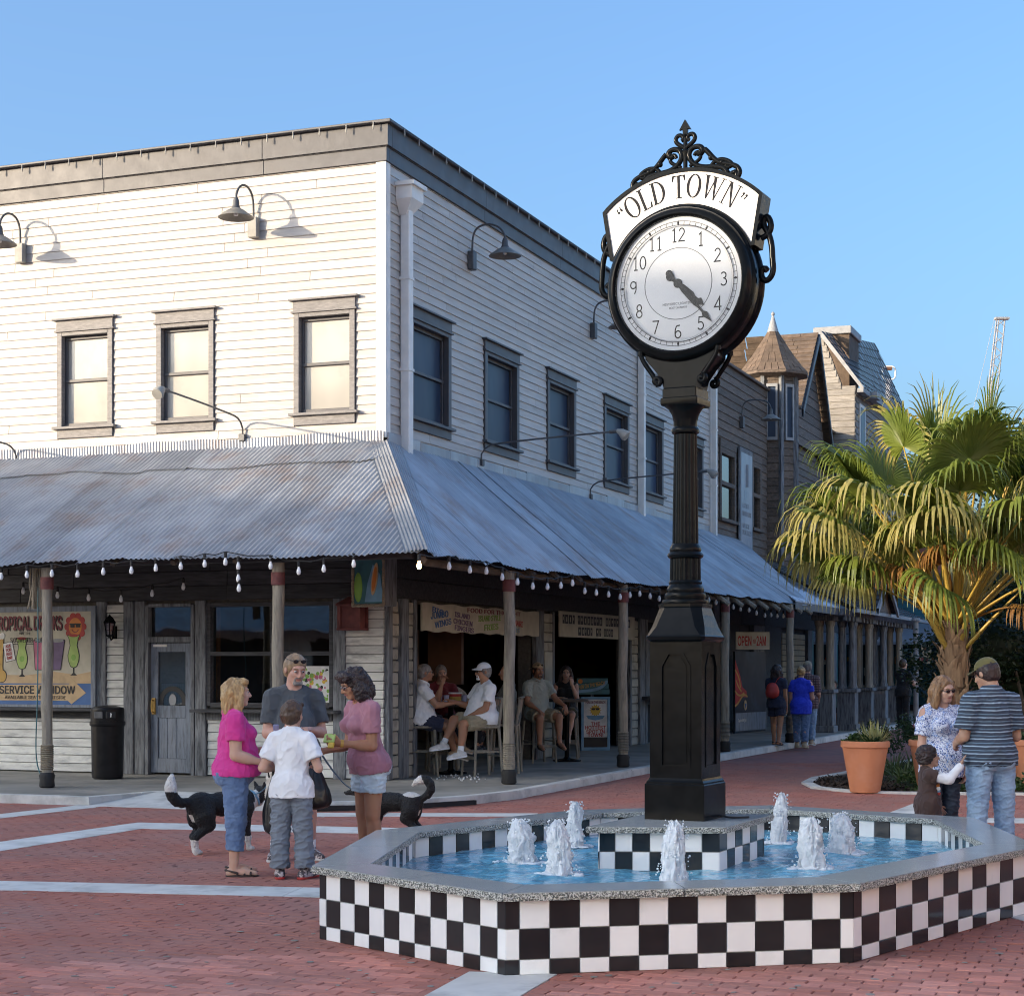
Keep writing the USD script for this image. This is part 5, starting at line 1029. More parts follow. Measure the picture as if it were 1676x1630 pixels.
# shop fronts under the porches
sf = thing('street_shop', 'dim shop front with tan slatted door and teal windows under the timber porch', 'shop front', W(0, 25, .1))
pm('teal_frame', (.06, .20, .21), (.04, .15, .16), scale=4, rough=.5)
for k, (b0, b1, z0, z1, mt) in enumerate(((18.0, 18.5, .1, 3.6, 'weathered_grey'), (22.0, 23.2, .1, 3.6, 'weathered_grey'), (23.2, 25.2, .1, 3.6, 'dark_board'), (28.8, 29.4, .1, 3.6, 'weathered_grey'), (32.6, 33.2, .1, 3.6, 'weathered_grey'), (36.5, 37, .1, 3.6, 'weathered_grey'), (41, 41.6, .1, 3.6, 'weathered_grey'), (18.5, 46, 2.75, 3.9, 'dark_board'), (18.5, 22.0, .1, .35, 'weathered_grey'))):
    obj('front_panel', MB(FR).box((-.07 - .003 * k, b0, z0), (.05, b1, z1), .006), mt, sf)
for q in range(15): obj('door_slat', MB(FR).box((-.06 + .0, 25.4, .3 + q * .155), (-.02, 28.4, .3 + q * .155 + .135), .004), 'tan_slat', sf)
for b0, b1 in ((29.5, 32.5), (33.3, 36.4), (37.1, 40.9), (41.7, 45.8)):
    obj('stall_riser', MB(FR).box((-.05, b0, .1), (.02, b1, .95), .006), 'grey_board', sf)
    m = MB(FR)
    for b in np.linspace(b0, b1 - .16, 3): m.box((-.06, b, .95), (.0, b + .16, 2.75))
    obj('window_frame', m, 'teal_frame', sf); obj('pane', MB(FR).box((-.03, b0, .96), (-.02, b1, 2.74)), 'shop_glass', sf)
    for _ in range(26):
        bq, zq = cr.uniform(b0 + .1, b1 - .3), cr.uniform(1.0, 2.5); obj('goods', MB(FR).box((.10, bq, zq), (.16, bq + cr.uniform(.08, .3), zq + cr.uniform(.08, .25))), ['paint_orange', 'paint_yellow', 'paint_white', 'paint_sky', 'paint_red', 'paint_sand'][cr.integers(6)], sf)
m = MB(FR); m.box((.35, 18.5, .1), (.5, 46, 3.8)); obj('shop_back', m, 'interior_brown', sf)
# poster board by the door with its red and gold drape
db = thing('poster_panel', 'tall dark shop poster with red and gold drapery beside the OPEN til 2AM sign', 'poster', G(1228, 1200, .1))
pL, pR_ = G(1203, 1200, .1), G(1253, 1196, .1); ex = (pR_ - pL); wd_ = np.linalg.norm(ex[:2]); ex = ex / np.linalg.norm(ex); nz = np.array([ex[1], -ex[0], 0]); RP = np.stack([ex, ZX, nz]); FP = (RP, pL)
pm('poster_dark', (.012, .014, .02), (.02, .05, .085), scale=1.0, rough=.3, lo=.5, hi=.75)
obj('board', MB(FP).box((0, 0, -.05), (wd_, 1.95, 0)), 'poster_dark', db); obj('base_board', MB(FP).box((0, .05, 0), (wd_, .48, .02)), 'weathered_blue', db)
dr_ = sg.Polygon([(.0, 1.75), (.12, 1.6), (.3, 1.35), (.42, 1.1), (.66, 1.0), (.70, .85), (.45, .86), (.2, .70), (.0, .62)]); obj('red_drape', MB(FP).prism(dr_, 0, .006), 'paint_red', db)
m = MB(FP)
for pp in ([(.0, 1.5), (.2, 1.32), (.3, 1.1)], [(.0, 1.0), (.25, .9), (.5, .95)], [(0, .66), (.2, .74), (.45, .89), (.7, .87)], [(.05, 1.25), (.2, 1.1), (.35, 1.0)]): m.prism(sg.LineString(bez(np.c_[np.array(pp), np.zeros(len(pp))], 12)[:, :2]).buffer(.022), .006, .010)
obj('gold_trim', m, 'paint_gold', db, kind='stuff'); obj('round_badge', MB(FP).prism(ell(.60, .66, .085, .12), 0, .012), 'paint_sand', db); obj('badge_mark', MB(FP).prism(sg.Polygon([(.55, .70), (.65, .70), (.62, .62), (.60, .58), (.58, .62)]), .012, .016), 'paint_blue', db)
text_on(db, 'CaptainMorgan', .07, RP, pL + ex * .14 + ZX * .27 + nz * .021, 'paint_white', .48)
# OPEN til 2AM board hung under the porch
sL, sR = PX(1204, 1063, 38.4), PX(1259, 1063, 38.6); ex = sR - sL; wd_ = np.linalg.norm(ex); ex /= wd_; nz = np.array([ex[1], -ex[0], 0]); RS = np.stack([ex, ZX, nz]); FS = (RS, sL)
sg_ = thing('open_sign', 'cream board reading OPEN til 2AM in red letters, hung under the porch', 'sign', (sL + sR) / 2)
obj('board', MB(FS).box((0, 0, -.02), (wd_, .385, .02), .006), 'cream_board', sg_)
text_on(sg_, 'OPEN', .20, RS, sL + ex * .04 + ZX * .09 + nz * .021, 'paint_red', .32, bold=True); text_on(sg_, 'til', .085, RS, sL + ex * .40 + ZX * .14 + nz * .021, 'paint_red', .07, bold=True); text_on(sg_, '2AM', .20, RS, sL + ex * .48 + ZX * .09 + nz * .021, 'paint_red', .22, bold=True)
m = MB(FS)
for x in (.1, wd_ - .1): m.tube([(x, .38, 0), (x, .80, 0)], .006, 5)
obj('chain', m, 'black_iron', sg_)
# ---- far end of the street: pink and blue boarded shop
fl, frr = PX(1432, 1090, 66.0), PX(1720, 1090, 58.0); ex = frr - fl; L = np.linalg.norm(ex[:2]); ex[2] = 0; ex /= np.linalg.norm(ex); nz = np.array([ex[1], -ex[0], 0]); RF = np.stack([ex, ZX, nz]); fo = np.array([fl[0], fl[1], 0]); FF = (RF, fo)
far = thing('pink_shop', 'coral pink and pale blue boarded shop closing the far end of the street', 'building', fo)
pm('coral_paint', (.72, .31, .25), (.66, .27, .22), scale=2, rough=.6, rand=.05); pm('cyan_paint', (.13, .44, .55), (.11, .38, .48), scale=2, rough=.6, rand=.05); pm('pale_board', (.56, .56, .52), (.48, .48, .45), scale=2, rough=.6, rand=.05)
obj('wall', MB(FF).box((0, 0, -3), (L, 6.9, -.03)), 'dark_board', far)
z = 3.2
while z < 6.9:
    if z < 4.75:
        obj('pale_plank', MB(FF).box((0, z, -.03), (.85, z + .19, .02)), 'pale_board', far); obj('blue_plank', MB(FF).box((.86, z, -.03), (L, z + .19, .02)), 'cyan_paint', far)
    elif z > 5.0: obj('coral_plank', MB(FF).box((0, z, -.03), (L, z + .19, .02)), 'coral_paint', far)
    z += .2
obj('belt_board', MB(FF).box((-.1, 4.78, -.03), (L, 5.0, .08)), 'weathered_blue', far)
m = MB(FF); m.add([(.3, 3.25, 0), (L, 3.25, 0), (L, 2.55, 2.2), (.3, 2.55, 2.2), (.3, 3.15, 0), (L, 3.15, 0), (L, 2.45, 2.2), (.3, 2.45, 2.2)], [[0, 3, 2, 1], [4, 5, 6, 7], [3, 7, 6, 2], [0, 4, 7, 3]]); obj('awning', m, 'awning_blue', far)
for q in range(18): obj('window_goods', MB(FF).box((cr.uniform(.4, 4), cr.uniform(.5, 2.2), 0), (0, 0, 0)).tm() if False else MB(FF).box((x0 := cr.uniform(.5, 4.5), y0 := cr.uniform(.4, 2.1), .0), (x0 + cr.uniform(.1, .35), y0 + cr.uniform(.1, .3), .05)), ['paint_yellow', 'paint_white', 'paint_orange', 'paint_sky', 'paint_teal'][cr.integers(5)], far)
obj('shop_window', MB(FF).box((.4, .3, -.0), (L, 2.45, .01)), 'paint_teal', far)
s0 = PX(1502, 1086, 52); fs = thing('hanging_sign', 'small brown board sign with cut top hanging by the pink shop', 'sign', s0)
FS2 = (np.stack([np.array([1., 0, 0]), ZX, np.array([0, -1., 0])]), s0); obj('board', MB(FS2).box((-.18, 0, -.02), (.40, .30, .02)), 'tan_slat', fs); obj('crest', MB(FS2).prism(sg.box(.10, .30, .40, .56), -.02, .02), 'tan_slat', fs); obj('mark', MB(FS2).prism(sg.Point(.25, .43).buffer(.08), .02, .03), 'paint_brown', fs)
for k, x in enumerate((-.13, -.02, .10, .21)): obj('lettering', MB(FS2).box((x, .08, .02), (x + .09, .19, .03)), 'paint_maroon', fs)
gpst = G(1499, 1190, .1); t = thing('porch_pole', 'plain grey steel pole at the far corner of the timber porch', 'pole', gpst); obj('shaft', MB().tube([gpst, gpst + [0, 0, 2.75]], .07, 12), 'paint_grey', t, smooth=50); obj('cap', MB().lathe([(.1, 2.75), (.12, 2.8), (.1, 2.86)], gpst, 12), 'paint_grey', t)
# ---- tall things over the roofs
lp = PX(1455, 690, 75); t = thing('light_mast', 'tall white mast with an oval ring lamp head over the roofs', 'street lamp', (lp[0], lp[1], 0))
zt = PX(1455, 622, 75)[2]; c = np.array([lp[0], lp[1], 0]); obj('mast', MB().tube([c, c + [0, 0, zt]], [.2, .14], 10), 'white_paint', t)
rr = [(c[0] + .28 * np.sign(math.cos(a)) * abs(math.cos(a)) ** .6, c[1], zt + .30 + .28 * np.sign(math.sin(a)) * abs(math.sin(a)) ** .6) for a in np.linspace(0, 2 * math.pi, 28)]; obj('ring_head', MB().tube(rr, .035, 8, caps=False), 'white_paint', t, smooth=True); obj('lamp', MB().box(c + [-.12, -.1, zt + .42], c + [.12, .1, zt + .54]), 'paint_brown', t)
b0, b1 = PX(1619, 690, 110), PX(1638, 522, 110); t = thing('lattice_tower', 'slanting white lattice ride tower rising against the sky', 'tower', b0)
m = MB(); e = np.array([.33, 0, 0]); n_ = 12
for k, (dx, dy) in enumerate(((-.33, 0), (.33, 0), (0, .5))): obj('leg', MB().tube([b0 - (b1 - b0) * .6 + [dx, dy, 0], b1 + [dx * .8, dy, 0]], .045, 6), 'paint_grey', t)
for k in range(n_):
    f0, f1 = k / n_, (k + 1) / n_; p, q = b0 + (b1 - b0) * f0, b0 + (b1 - b0) * f1; s = 1 if k % 2 else -1; obj('brace', MB().tube([p + [-.33 * s, 0, 0], q + [.33 * s, 0, 0]], .03, 5), 'paint_grey', t); obj('brace', MB().tube([p + [.33 * s, 0, 0], q + [0, .5, 0]], .022, 5), 'paint_grey', t)
obj('head', MB().box(b1 + [-.38, -.2, -.05], b1 + [.5, .2, .08]), 'paint_grey', t); obj('stay', MB().tube([b1 + [-.4, 0, 0], b0 + [-1.4, 0, -1]], .012, 4), 'paint_grey', t)
# ---------------------------------------------------------------- palm, hedge, tree, planters
vr = np.random.default_rng(77)
TOP = PX(1562, 1010, 26.2); TOPZ = TOP[2]
palm = thing('fan_palm', 'fan palm with drooping yellow green fronds above the planting bed', 'palm tree', (TOP[0], TOP[1], 0))
base = np.array([TOP[0] + .06, TOP[1], 0])
n = 16; zz = np.linspace(-.02, TOPZ, n)
m = MB().lathe([(.172 + .05 * math.exp(-z * 3) + .012 * math.sin(z * 23) - .02 * z / TOPZ, z) for z in np.linspace(-.02, TOPZ, 40)], (TOP[0], TOP[1], 0), 20); obj('trunk', m, 'palm_trunk', palm, smooth=True)
for k in range(120):
    z = .25 + (TOPZ - .2) * (k / 120) ** .9; a = k * 2.4; d = np.array([math.cos(a), math.sin(a), 0]); t = np.array([-d[1], d[0], 0]); r = .168; L = vr.uniform(.16, .38); w = vr.uniform(.035, .07)
    p0 = np.array([TOP[0], TOP[1], z]) + d * r; p1 = p0 + d * vr.uniform(.02, .07) + ZX * L * .6; p2 = p0 + d * vr.uniform(.03, .16) + ZX * L + t * vr.normal(0, .05)
    m = MB(); V = []
    for p, ww, th in ((p0, w * 1.4, .03), (p1, w, .02), (p2, w * .45, .008)): V += [p - t * ww, p + d * th, p + t * ww, p - d * .005]
    m.add(V, [[i * 4 + j, i * 4 + (j + 1) % 4, i * 4 + 4 + (j + 1) % 4, i * 4 + 4 + j] for i in range(2) for j in range(4)]); obj('leaf_base', m, 'palm_boot', palm)
def frond(az, el, plen, fan, droop, dry=False, roll=0.0, base_z=0.0):
    d = np.array([math.cos(az) * math.cos(el), math.sin(az) * math.cos(el), math.sin(el)])
    o = np.array([TOP[0], TOP[1], TOPZ - .12 + base_z]) + np.array([math.cos(az), math.sin(az), 0]) * .12
    s = np.linspace(0, 1, 9); grav = .22 * plen * math.cos(el) * (1.0 if not dry else 1.3)
    P = o + d * plen * s[:, None] + ZX * (-grav * s[:, None] ** 2.2)
    tp = P[-1] - P[-2]; tp /= np.linalg.norm(tp)
    fr = part(palm, 'frond')
    obj('petiole', MB().tube(P, np.linspace(.042, .016, 9), 6, flat=.6), 'palm_petiole' if not dry else 'palm_dry', fr, smooth=True)
    side = np.cross(tp, ZX); side /= np.linalg.norm(side) + 1e-9; up = np.cross(side, tp)
    side, up = side * math.cos(roll) + up * math.sin(roll), up * math.cos(roll) - side * math.sin(roll)
    nseg = 40; green, tips = MB(), MB()
    for k in range(nseg):
        th = math.radians(-118 + 236 * (k + .5) / nseg) + vr.normal(0, .02); L = fan * (.78 + .28 * math.cos(th * .75)) * vr.uniform(.9, 1.08)
        dirn = tp * math.cos(th) + side * math.sin(th) + up * (.16 - .10 * math.cos(th)); dirn /= np.linalg.norm(dirn)
        w0 = .0165 * fan / .9; q = np.linspace(0, 1, 8); hang = droop * vr.uniform(.75, 1.25)
        pts = []
        p = P[-1].copy(); dd = dirn.copy()
        for i in range(8):
            pts.append(p.copy())
            if i >= 2: dd = dd + np.array([0, 0, -1.0]) * hang * .20 * (i - 1) ** 1.25; dd /= np.linalg.norm(dd)
            p = p + dd * L / 7
        pts = np.array(pts); wd = np.cross(dirn, up); wd /= np.linalg.norm(wd) + 1e-9
        width = np.array([.12, .75, 1.15, 1.2, .95, .7, .42, .08]) * w0 * (1.45 if True else 1)
        fold = up * .012
        V = []
        for i in range(8): V += [pts[i] - wd * width[i], pts[i] + fold * (1 if i % 7 else .2), pts[i] + wd * width[i]]
        V = np.array(V); cut = 4 if not dry else 1
        fq = lambda a, b: [[i * 3 + j, i * 3 + j + 1, i * 3 + j + 4, i * 3 + j + 3] for i in range(a, b) for j in (0, 1)]
        green.add(V, fq(0, cut)); tips.add(V, fq(cut, 7))
    obj('blade', green, 'palm_leaf' if not dry else 'palm_dry', fr, kind='stuff'); obj('blade_tips', tips, ('palm_tip' if vr.uniform() < .62 else 'palm_leaf') if not dry else 'palm_dry', fr, kind='stuff')
k = 0
for el0, cnt, pl_, dr in ((82, 4, 2.6, .3), (66, 10, 2.75, .55), (52, 13, 2.75, .85), (41, 13, 2.7, 1.05), (58, 9, 1.75, 1.0), (40, 9, 1.75, 1.2)):
    for j in range(cnt):
        az = 2 * math.pi * (j + .5 * (k % 2)) / cnt + vr.normal(0, .13); frond(az, math.radians(el0 + vr.normal(0, 5)), pl_ * vr.uniform(.88, 1.1), vr.uniform(1.0, 1.2), dr, roll=vr.normal(0, .3)); k += 1
for az, el, pl_, fan in ((math.radians(200), .9, 1.15, .75), (math.radians(250), 1.0, 1.3, .8), (math.radians(320), .5, 1.1, .7)): frond(az, el, pl_, fan, 1.5, dry=True)
for j in range(9):                                     # bare yellow leaf stalks round the head
    az = vr.uniform(0, 6.28); el = vr.uniform(.75, 1.25); d = np.array([math.cos(az) * math.cos(el), math.sin(az) * math.cos(el), math.sin(el)]); o = np.array([TOP[0], TOP[1], TOPZ - .5]) + d * [.2, .2, 0]
    obj('stalk', MB().tube([o, o + d * .6, o + d * 1.3 + [0, 0, -.05]], [.06, .04, .02], 6, flat=.6), 'palm_petiole', palm, smooth=True)
def leaves(m, pts, size, flat=.4, aspect=.45, updir=None):
    n = len(pts); d = vr.normal(0, 1, (n, 3)); d[:, 2] *= flat; d /= np.linalg.norm(d, axis=1, keepdims=True); u = vr.normal(0, 1, (n, 3)); u -= d * (u * d).sum(1, keepdims=True); u /= np.linalg.norm(u, axis=1, keepdims=True)
    s = size * vr.uniform(.6, 1.3, (n, 1)); nrm = np.cross(d, u)
    V = np.stack([pts, pts + d * s * .5 + u * s * aspect * .5 + nrm * s * .06, pts + d * s, pts + d * s * .5 - u * s * aspect * .5 + nrm * s * .06], 1).reshape(-1, 3); i = np.arange(n) * 4
    m.add(V, np.stack([i, i + 1, i + 2, i + 3], 1)); return m
def clump_points(c, r, n, shell=.55, seed=0):
    q = vr.normal(0, 1, (n * 2, 3)); q /= np.linalg.norm(q, axis=1, keepdims=True); rad = vr.uniform(shell, 1, (n * 2, 1)) ** .6
    p = q * rad; keep = meshkit.fbm(p * 2.4 + seed * 5.1 + 9, 3, seed) > .40; p = p[keep][:n]; w = 1 + .35 * (meshkit.fbm(p * 1.8 + seed, 3, seed + 3)[:, None] - .5); return np.asarray(c) + p * w * np.asarray(r)
# dark hedge behind the couple
hd = thing('hedge', 'dense dark green hedge behind the palm trunk at the right edge', 'hedge', (8.3, 29, 0))
m = MB()
for j in range(26):
    c = np.array([vr.uniform(7.25, 10.6), vr.uniform(28.6, 30.4), vr.uniform(.35, 2.35)]); leaves(m, clump_points(c, vr.uniform(.55, .8), 1500, .3, j), .085, .6, .55)
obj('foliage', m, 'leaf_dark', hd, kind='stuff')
for j in range(7):
    x, y = vr.uniform(7.4, 10), vr.uniform(28.8, 30.2); obj('stem', MB().tube([(x, y, 0), (x + .1, y, 1.0), (x - .1, y + .1, 2.0)], [.05, .035, .015], 6), 'bark', hd)
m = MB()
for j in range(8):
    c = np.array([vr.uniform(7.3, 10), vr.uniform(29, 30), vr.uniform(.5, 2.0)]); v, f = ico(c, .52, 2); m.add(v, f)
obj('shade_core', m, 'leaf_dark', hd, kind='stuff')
# open crowned tree behind it
def tree(label, c, h, spread, n, size, mat, seed, trunk_r=.12, lo=.35, count=16):
    t = thing('tree', label, 'tree', c); tr_ = MB(); b = np.asarray(c, float); tr2 = np.random.default_rng(seed)
    tr_.tube(b + np.array([(0, 0, 0), (.05, .02, h * .25), (-.05, .05, h * .5), (.05, 0, h * .85)]), [trunk_r, trunk_r * .8, trunk_r * .6, trunk_r * .2], 8)
    m = MB()
    for j in range(count):
        a = j * 2.4; z = h * (lo + (1 - lo) * tr2.uniform(.05, 1)); rr = spread * math.sqrt(tr2.uniform(.05, 1)) * (1.15 - .5 * z / h); q = b + [math.cos(a) * rr, math.sin(a) * rr, z]
        s = b + [0, 0, z * .6]; tr_.tube([s, (s + q) / 2 + [0, 0, .2], q], [trunk_r * .4, trunk_r * .25, .012], 5); leaves(m, clump_points(q, spread * tr2.uniform(.26, .42), n // count, .1, seed + j), size, .7, .5)
    obj('trunk', tr_, 'bark', t, smooth=50); obj('crown', m, mat, t); return t
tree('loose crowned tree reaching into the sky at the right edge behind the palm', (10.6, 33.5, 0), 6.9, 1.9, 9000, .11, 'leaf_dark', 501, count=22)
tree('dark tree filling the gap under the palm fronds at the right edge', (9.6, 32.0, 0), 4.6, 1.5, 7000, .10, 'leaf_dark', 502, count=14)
# things growing in the bed
def tuft(m, c, n, L, w, spread=.5, droop=.6):
    for _ in range(n):
        a = vr.uniform(0, 6.28); e = vr.uniform(.35, 1.45); d = np.array([math.cos(a) * math.cos(e), math.sin(a) * math.cos(e), math.sin(e)]); t = np.array([-math.sin(a), math.cos(a), 0]); l = L * vr.uniform(.6, 1.1); p = np.asarray(c) + np.array([math.cos(a), math.sin(a), 0]) * vr.uniform(0, spread * .2); V = []
        for i, s in enumerate(np.linspace(0, 1, 5)):
            q = p + d * l * s - ZX * droop * l * .45 * s ** 2.4; ww = w * (1 - s ** 2) + .001; V += [q - t * ww, q + t * ww]
        m.add(V, [[i * 2, i * 2 + 1, i * 2 + 3, i * 2 + 2] for i in range(4)])
    return m
gc_ = thing('ground_cover', 'low green ground cover filling the planting bed', 'ground cover', (6.0, 24.2, 0), kind='stuff')
pts = []
while len(pts) < 9000:
    p = np.array([vr.uniform(5.0, 9.6), vr.uniform(23.2, 26.5)])
    if BED_IN.buffer(-.1).contains(sg.Point(p)) and meshkit.fbm(np.array([p[0] * 1.3, p[1] * 1.3, 2.0]), 3, 4) > .42 and p[0] > 4.9 + .3 * (p[1] - 23): pts.append((*p, .02 + abs(vr.normal(0, .07))))
obj('leaves', leaves(MB(), np.array(pts), .07, .8, .6), 'leaf_green', gc_, kind='stuff')
GP = [(1462, 1268), (1500, 1262), (1478, 1280), (1580, 1275), (1650, 1270)]
GL = ['grassy tuft of arching pale striped leaves right beside the first clay pot', 'grassy tuft between the clay pot and the toddler', 'small grassy tuft at the front of the bed beside the pot', 'grassy tuft in the bed behind the couple', 'grassy tuft in the bed by the right edge']
for (u, v), lb in zip(GP, GL):
    c = G(u, v, .01); t = thing('grass_plant', lb, 'plant', c); obj('leaves', tuft(MB(), c, 80, .62, .011, .9, .9), 'leaf_strap', t)
for (u, v, h, lb) in ((1437, 1240, .62, 'leafy green shrub just behind the first clay pot'), (1492, 1225, .55, 'leafy shrub with a pink bloom behind the toddler'), (1600, 1230, .7, 'leafy shrub behind the striped shirt')):
    c = G(u, v, .01); t = thing('shrub', lb, 'shrub', c); m = MB()
    for j in range(9): leaves(m, clump_points(c + [vr.normal(0, .2), vr.normal(0, .2), h * vr.uniform(.3, 1)], .22, 160, .1, j), .075, .8, .4)
    obj('foliage', m, 'leaf_green', t); st_ = MB()
    for j in range(6): st_.tube([c, c + [vr.normal(0, .08), vr.normal(0, .08), h * .5], c + [vr.normal(0, .2), vr.normal(0, .2), h]], [.012, .009, .004], 5)
    obj('stems', st_, 'bark', t, kind='stuff')
    if u == 1492:
        for q in range(4): vv, ff = ico(c + [vr.normal(.0, .05), -.2, h * .8 + vr.normal(0, .04)], .028, 1); obj('bloom', (vv, ff), 'paint_pink', t)
def pot(c, label, seed):
    t = thing('clay_pot', label, 'planter', c, 'clay pots in the planting bed'); c = np.asarray(c)
    obj('pot', MB().lathe([(.0, .0), (.19, 0), (.20, .012), (.298, .575), (.302, .60), (.322, .605), (.326, .62), (.324, .675), (.316, .688), (.298, .688), (.29, .66), (.285, .60), (0, .60)], c, 48), 'terracotta', t, smooth=35)
    obj('soil', MB().lathe([(0, .60), (.286, .60), (.27, .63), (0, .64)], c, 20), 'mulch', t)
    for q, (dx, dy) in enumerate(((.08, -.02), (.16, .06))): obj('spiky_plant', tuft(MB(), c + [dx, dy, .62], 46, .42, .014, .5, .35), 'leaf_variegated', t)
    m = MB(); leaves(m, clump_points(c + [-.10, -.04, .70], (.19, .17, .10), 420, .2, seed), .045, .9, .7); leaves(m, clump_points(c + [.05, -.12, .68], (.16, .12, .08), 220, .2, seed + 1), .045, .9, .7); obj('leafy_plant', m, 'leaf_green', t)
P1 = G(1416, 1296, .012); pot(P1, 'large terracotta pot with striped spiky plant at the tip of the planting bed', 5)
P2 = G(1692, 1292, .012); pot(P2, 'terracotta pot cut by the right edge beside the striped shirt', 6)
P3 = G(1527, 1293, .012); pot(P3, 'terracotta pot half hidden behind the toddler', 7)
# ---------------------------------------------------------------- lamps, lights and signs on the corner building
def goose(name, label, wallp, out, group, big=False, reach=.57, rise=.52, boxm='grey_box'):
    """gooseneck lamp: box on the wall, pipe up and over, shallow shade hanging out from the wall"""
    out = np.asarray(out, float); side = np.cross(ZX, out); t = thing(name, label, 'wall lamp', wallp, group); w = np.asarray(wallp)
    R = np.stack([side, out, ZX]); FO_ = (R, w)
    obj('wall_box', MB(FO_).box((-.075, .02, -.17), (.075, .12, .12), .01), boxm, t)
    pts = bez([(0, .07, .12), (0, .08, .30), (0, .14, .46), (0, reach * .5, rise), (0, reach - .06, .42), (0, reach, .26)], 24); obj('pipe', MB(FO_).tube(pts, .017, 8), 'dark_metal', t, smooth=50)
    obj('socket', MB(FO_).lathe([(.03, .28), (.045, .24), (.05, .17), (.06, .15), (.07, .12)], (0, reach, 0), 14), 'dark_metal', t, smooth=40)
    obj('shade', MB(FO_).lathe([(.0, .125), (.07, .13), (.13, .095), (.22, .03), (.25, .008), (.252, .0), (.246, .004), (.13, .08), (.06, .10), (0, .10)], (0, reach, 0), 32, square=lambda a: 1 + .012 * np.cos(a * 16)), 'lamp_shade', t, smooth=40)
    obj('bulb', MB(FO_).lathe([(0, .02), (.03, .03), (.035, .06), (.02, .1), (0, .11)], (0, reach, 0), 10), 'bulb_off', t, smooth=True)
def wallL(u, v, off=0.0): a = onL(u, off); p = W(a, -off); return W(a, -off, EYE + (CY - v) * p[1] / F)
def wallR(u, v, off=0.0): b = onR(u, off); p = W(-off, b); return W(-off, b, EYE + (CY - v) * p[1] / F)
gl_ = 'gooseneck lamps high on the corner building'
goose('gooseneck_lamp', 'gooseneck lamp on the sunlit front above the gap left of the corner window', wallL(419, 372), -BX, gl_)
goose('gooseneck_lamp', 'gooseneck lamp cut by the left edge of the picture on the sunlit front', wallL(38, 414), -BX, gl_)
goose('gooseneck_lamp', 'gooseneck lamp on the shaded front next to the downspout', wallR(766, 425), -AX, gl_, boxm='dark_metal', reach=.62)
goose('gooseneck_lamp', 'gooseneck lamp on the shaded front partly behind the clock dial', wallR(966, 540), -AX, gl_, boxm='dark_metal', reach=.62)
goose('gooseneck_lamp', 'dark gooseneck lamp on the brown timber wall beside the turret', wallR(1210, 690), -AX, 'gooseneck lamp of the timber building', boxm='dark_metal', reach=.8)
def flood(label, wallp, out, L):
    out = np.asarray(out, float); side = np.cross(ZX, out); w = np.asarray(wallp); FO_ = (np.stack([side, out, ZX]), w); t = thing('floodlight_arm', label, 'floodlight', w, 'floodlights on long arms above the porch roof')
    obj('arm', MB(FO_).tube(bez([(0, .05, -.12), (0, .06, .0), (0, .14, .09), (0, .35, .14), (0, L * .6, .20), (0, L, .24)], 24), .014, 7), 'dark_metal', t, smooth=50); obj('foot', MB(FO_).box((-.05, .02, -.2), (.05, .09, -.1), .008), 'dark_metal', t)
    m = MB(FO_); m.tube([(0, L - .12, .235), (0, L, .24)], .03, 8); obj('knuckle', m, 'dark_metal', t)
    obj('lamp_head', MB(FO_).tube([(0, L, .25), (0, L + .07, .22), (0, L + .13, .17), (0, L + .16, .15)], [.03, .06, .085, .075], 14), 'grey_box', t, smooth=50)
flood('floodlight arm over the porch roof between the second and corner windows', wallL(400, 700), -BX, 2.15); flood('floodlight arm over the porch roof at the left edge', wallL(30, 745), -BX, 2.15)
flood('floodlight arm below the second window of the shaded front', wallR(783, 742), -AX, 2.3); flood('floodlight arm below the fourth window of the shaded front', wallR(962, 800), -AX, 2.3)
# festoon bulbs under the eaves
def festoon(name, label, pts, lit=(), group='festoon lights under the porch eaves', r=.029, wire=True, mat='bulb_off', small=False):
    pts = np.asarray(pts); t = thing(name, label, 'string lights', pts.mean(0), group)
    for k, p in enumerate(pts):
        obj('bulb', MB().lathe([(.0, -.075), (r * .7, -.068), (r, -.04), (r * .92, -.02), (r * .5, .015), (.012, .03)], p, 12), 'bulb_lit' if k in lit else mat, t, smooth=True); obj('socket', MB().lathe([(.017, .025), (.02, .03), (.02, .09), (.008, .10)] if not small else [(.008, .01), (.009, .03), (.004, .035)], p, 8), 'black_rubber' if not small else 'paint_grey', t)
    if wire:
        m = MB()
        for p, q in zip(pts[:-1], pts[1:]): m.tube([p + [0, 0, .10], (p + q) / 2 + [0, 0, .07], q + [0, 0, .10]] if not small else [p + [0, 0, .03], q + [0, 0, .03]], .007 if not small else .005, 5, caps=False)
        obj('wire', m, 'black_rubber', t, kind='stuff')
festoon('string_lights', 'festoon of plain bulbs along the left eave of the porch', [wallL(u, v + 2, 3.2) for u, v in ((2, 938), (44, 935), (85, 933), (127, 934), (169, 930), (215, 928), (255, 924), (296, 921), (335, 917), (369, 914), (443, 920), (489, 929), (530, 925), (579, 917))])
festoon('string_lights', 'short drop of three bulbs hanging near the second post of the left eave', [wallL(u, v + 2, 3.2) for u, v in ((390, 921), (390, 941), (391, 957))])
festoon('string_lights', 'inner festoon of bulbs slung below the left eave by the shop wall', [wallL(u, v, 1.2) for u, v in ((38, 964), (94, 971), (145, 975), (198, 977), (249, 968), (300, 957))])
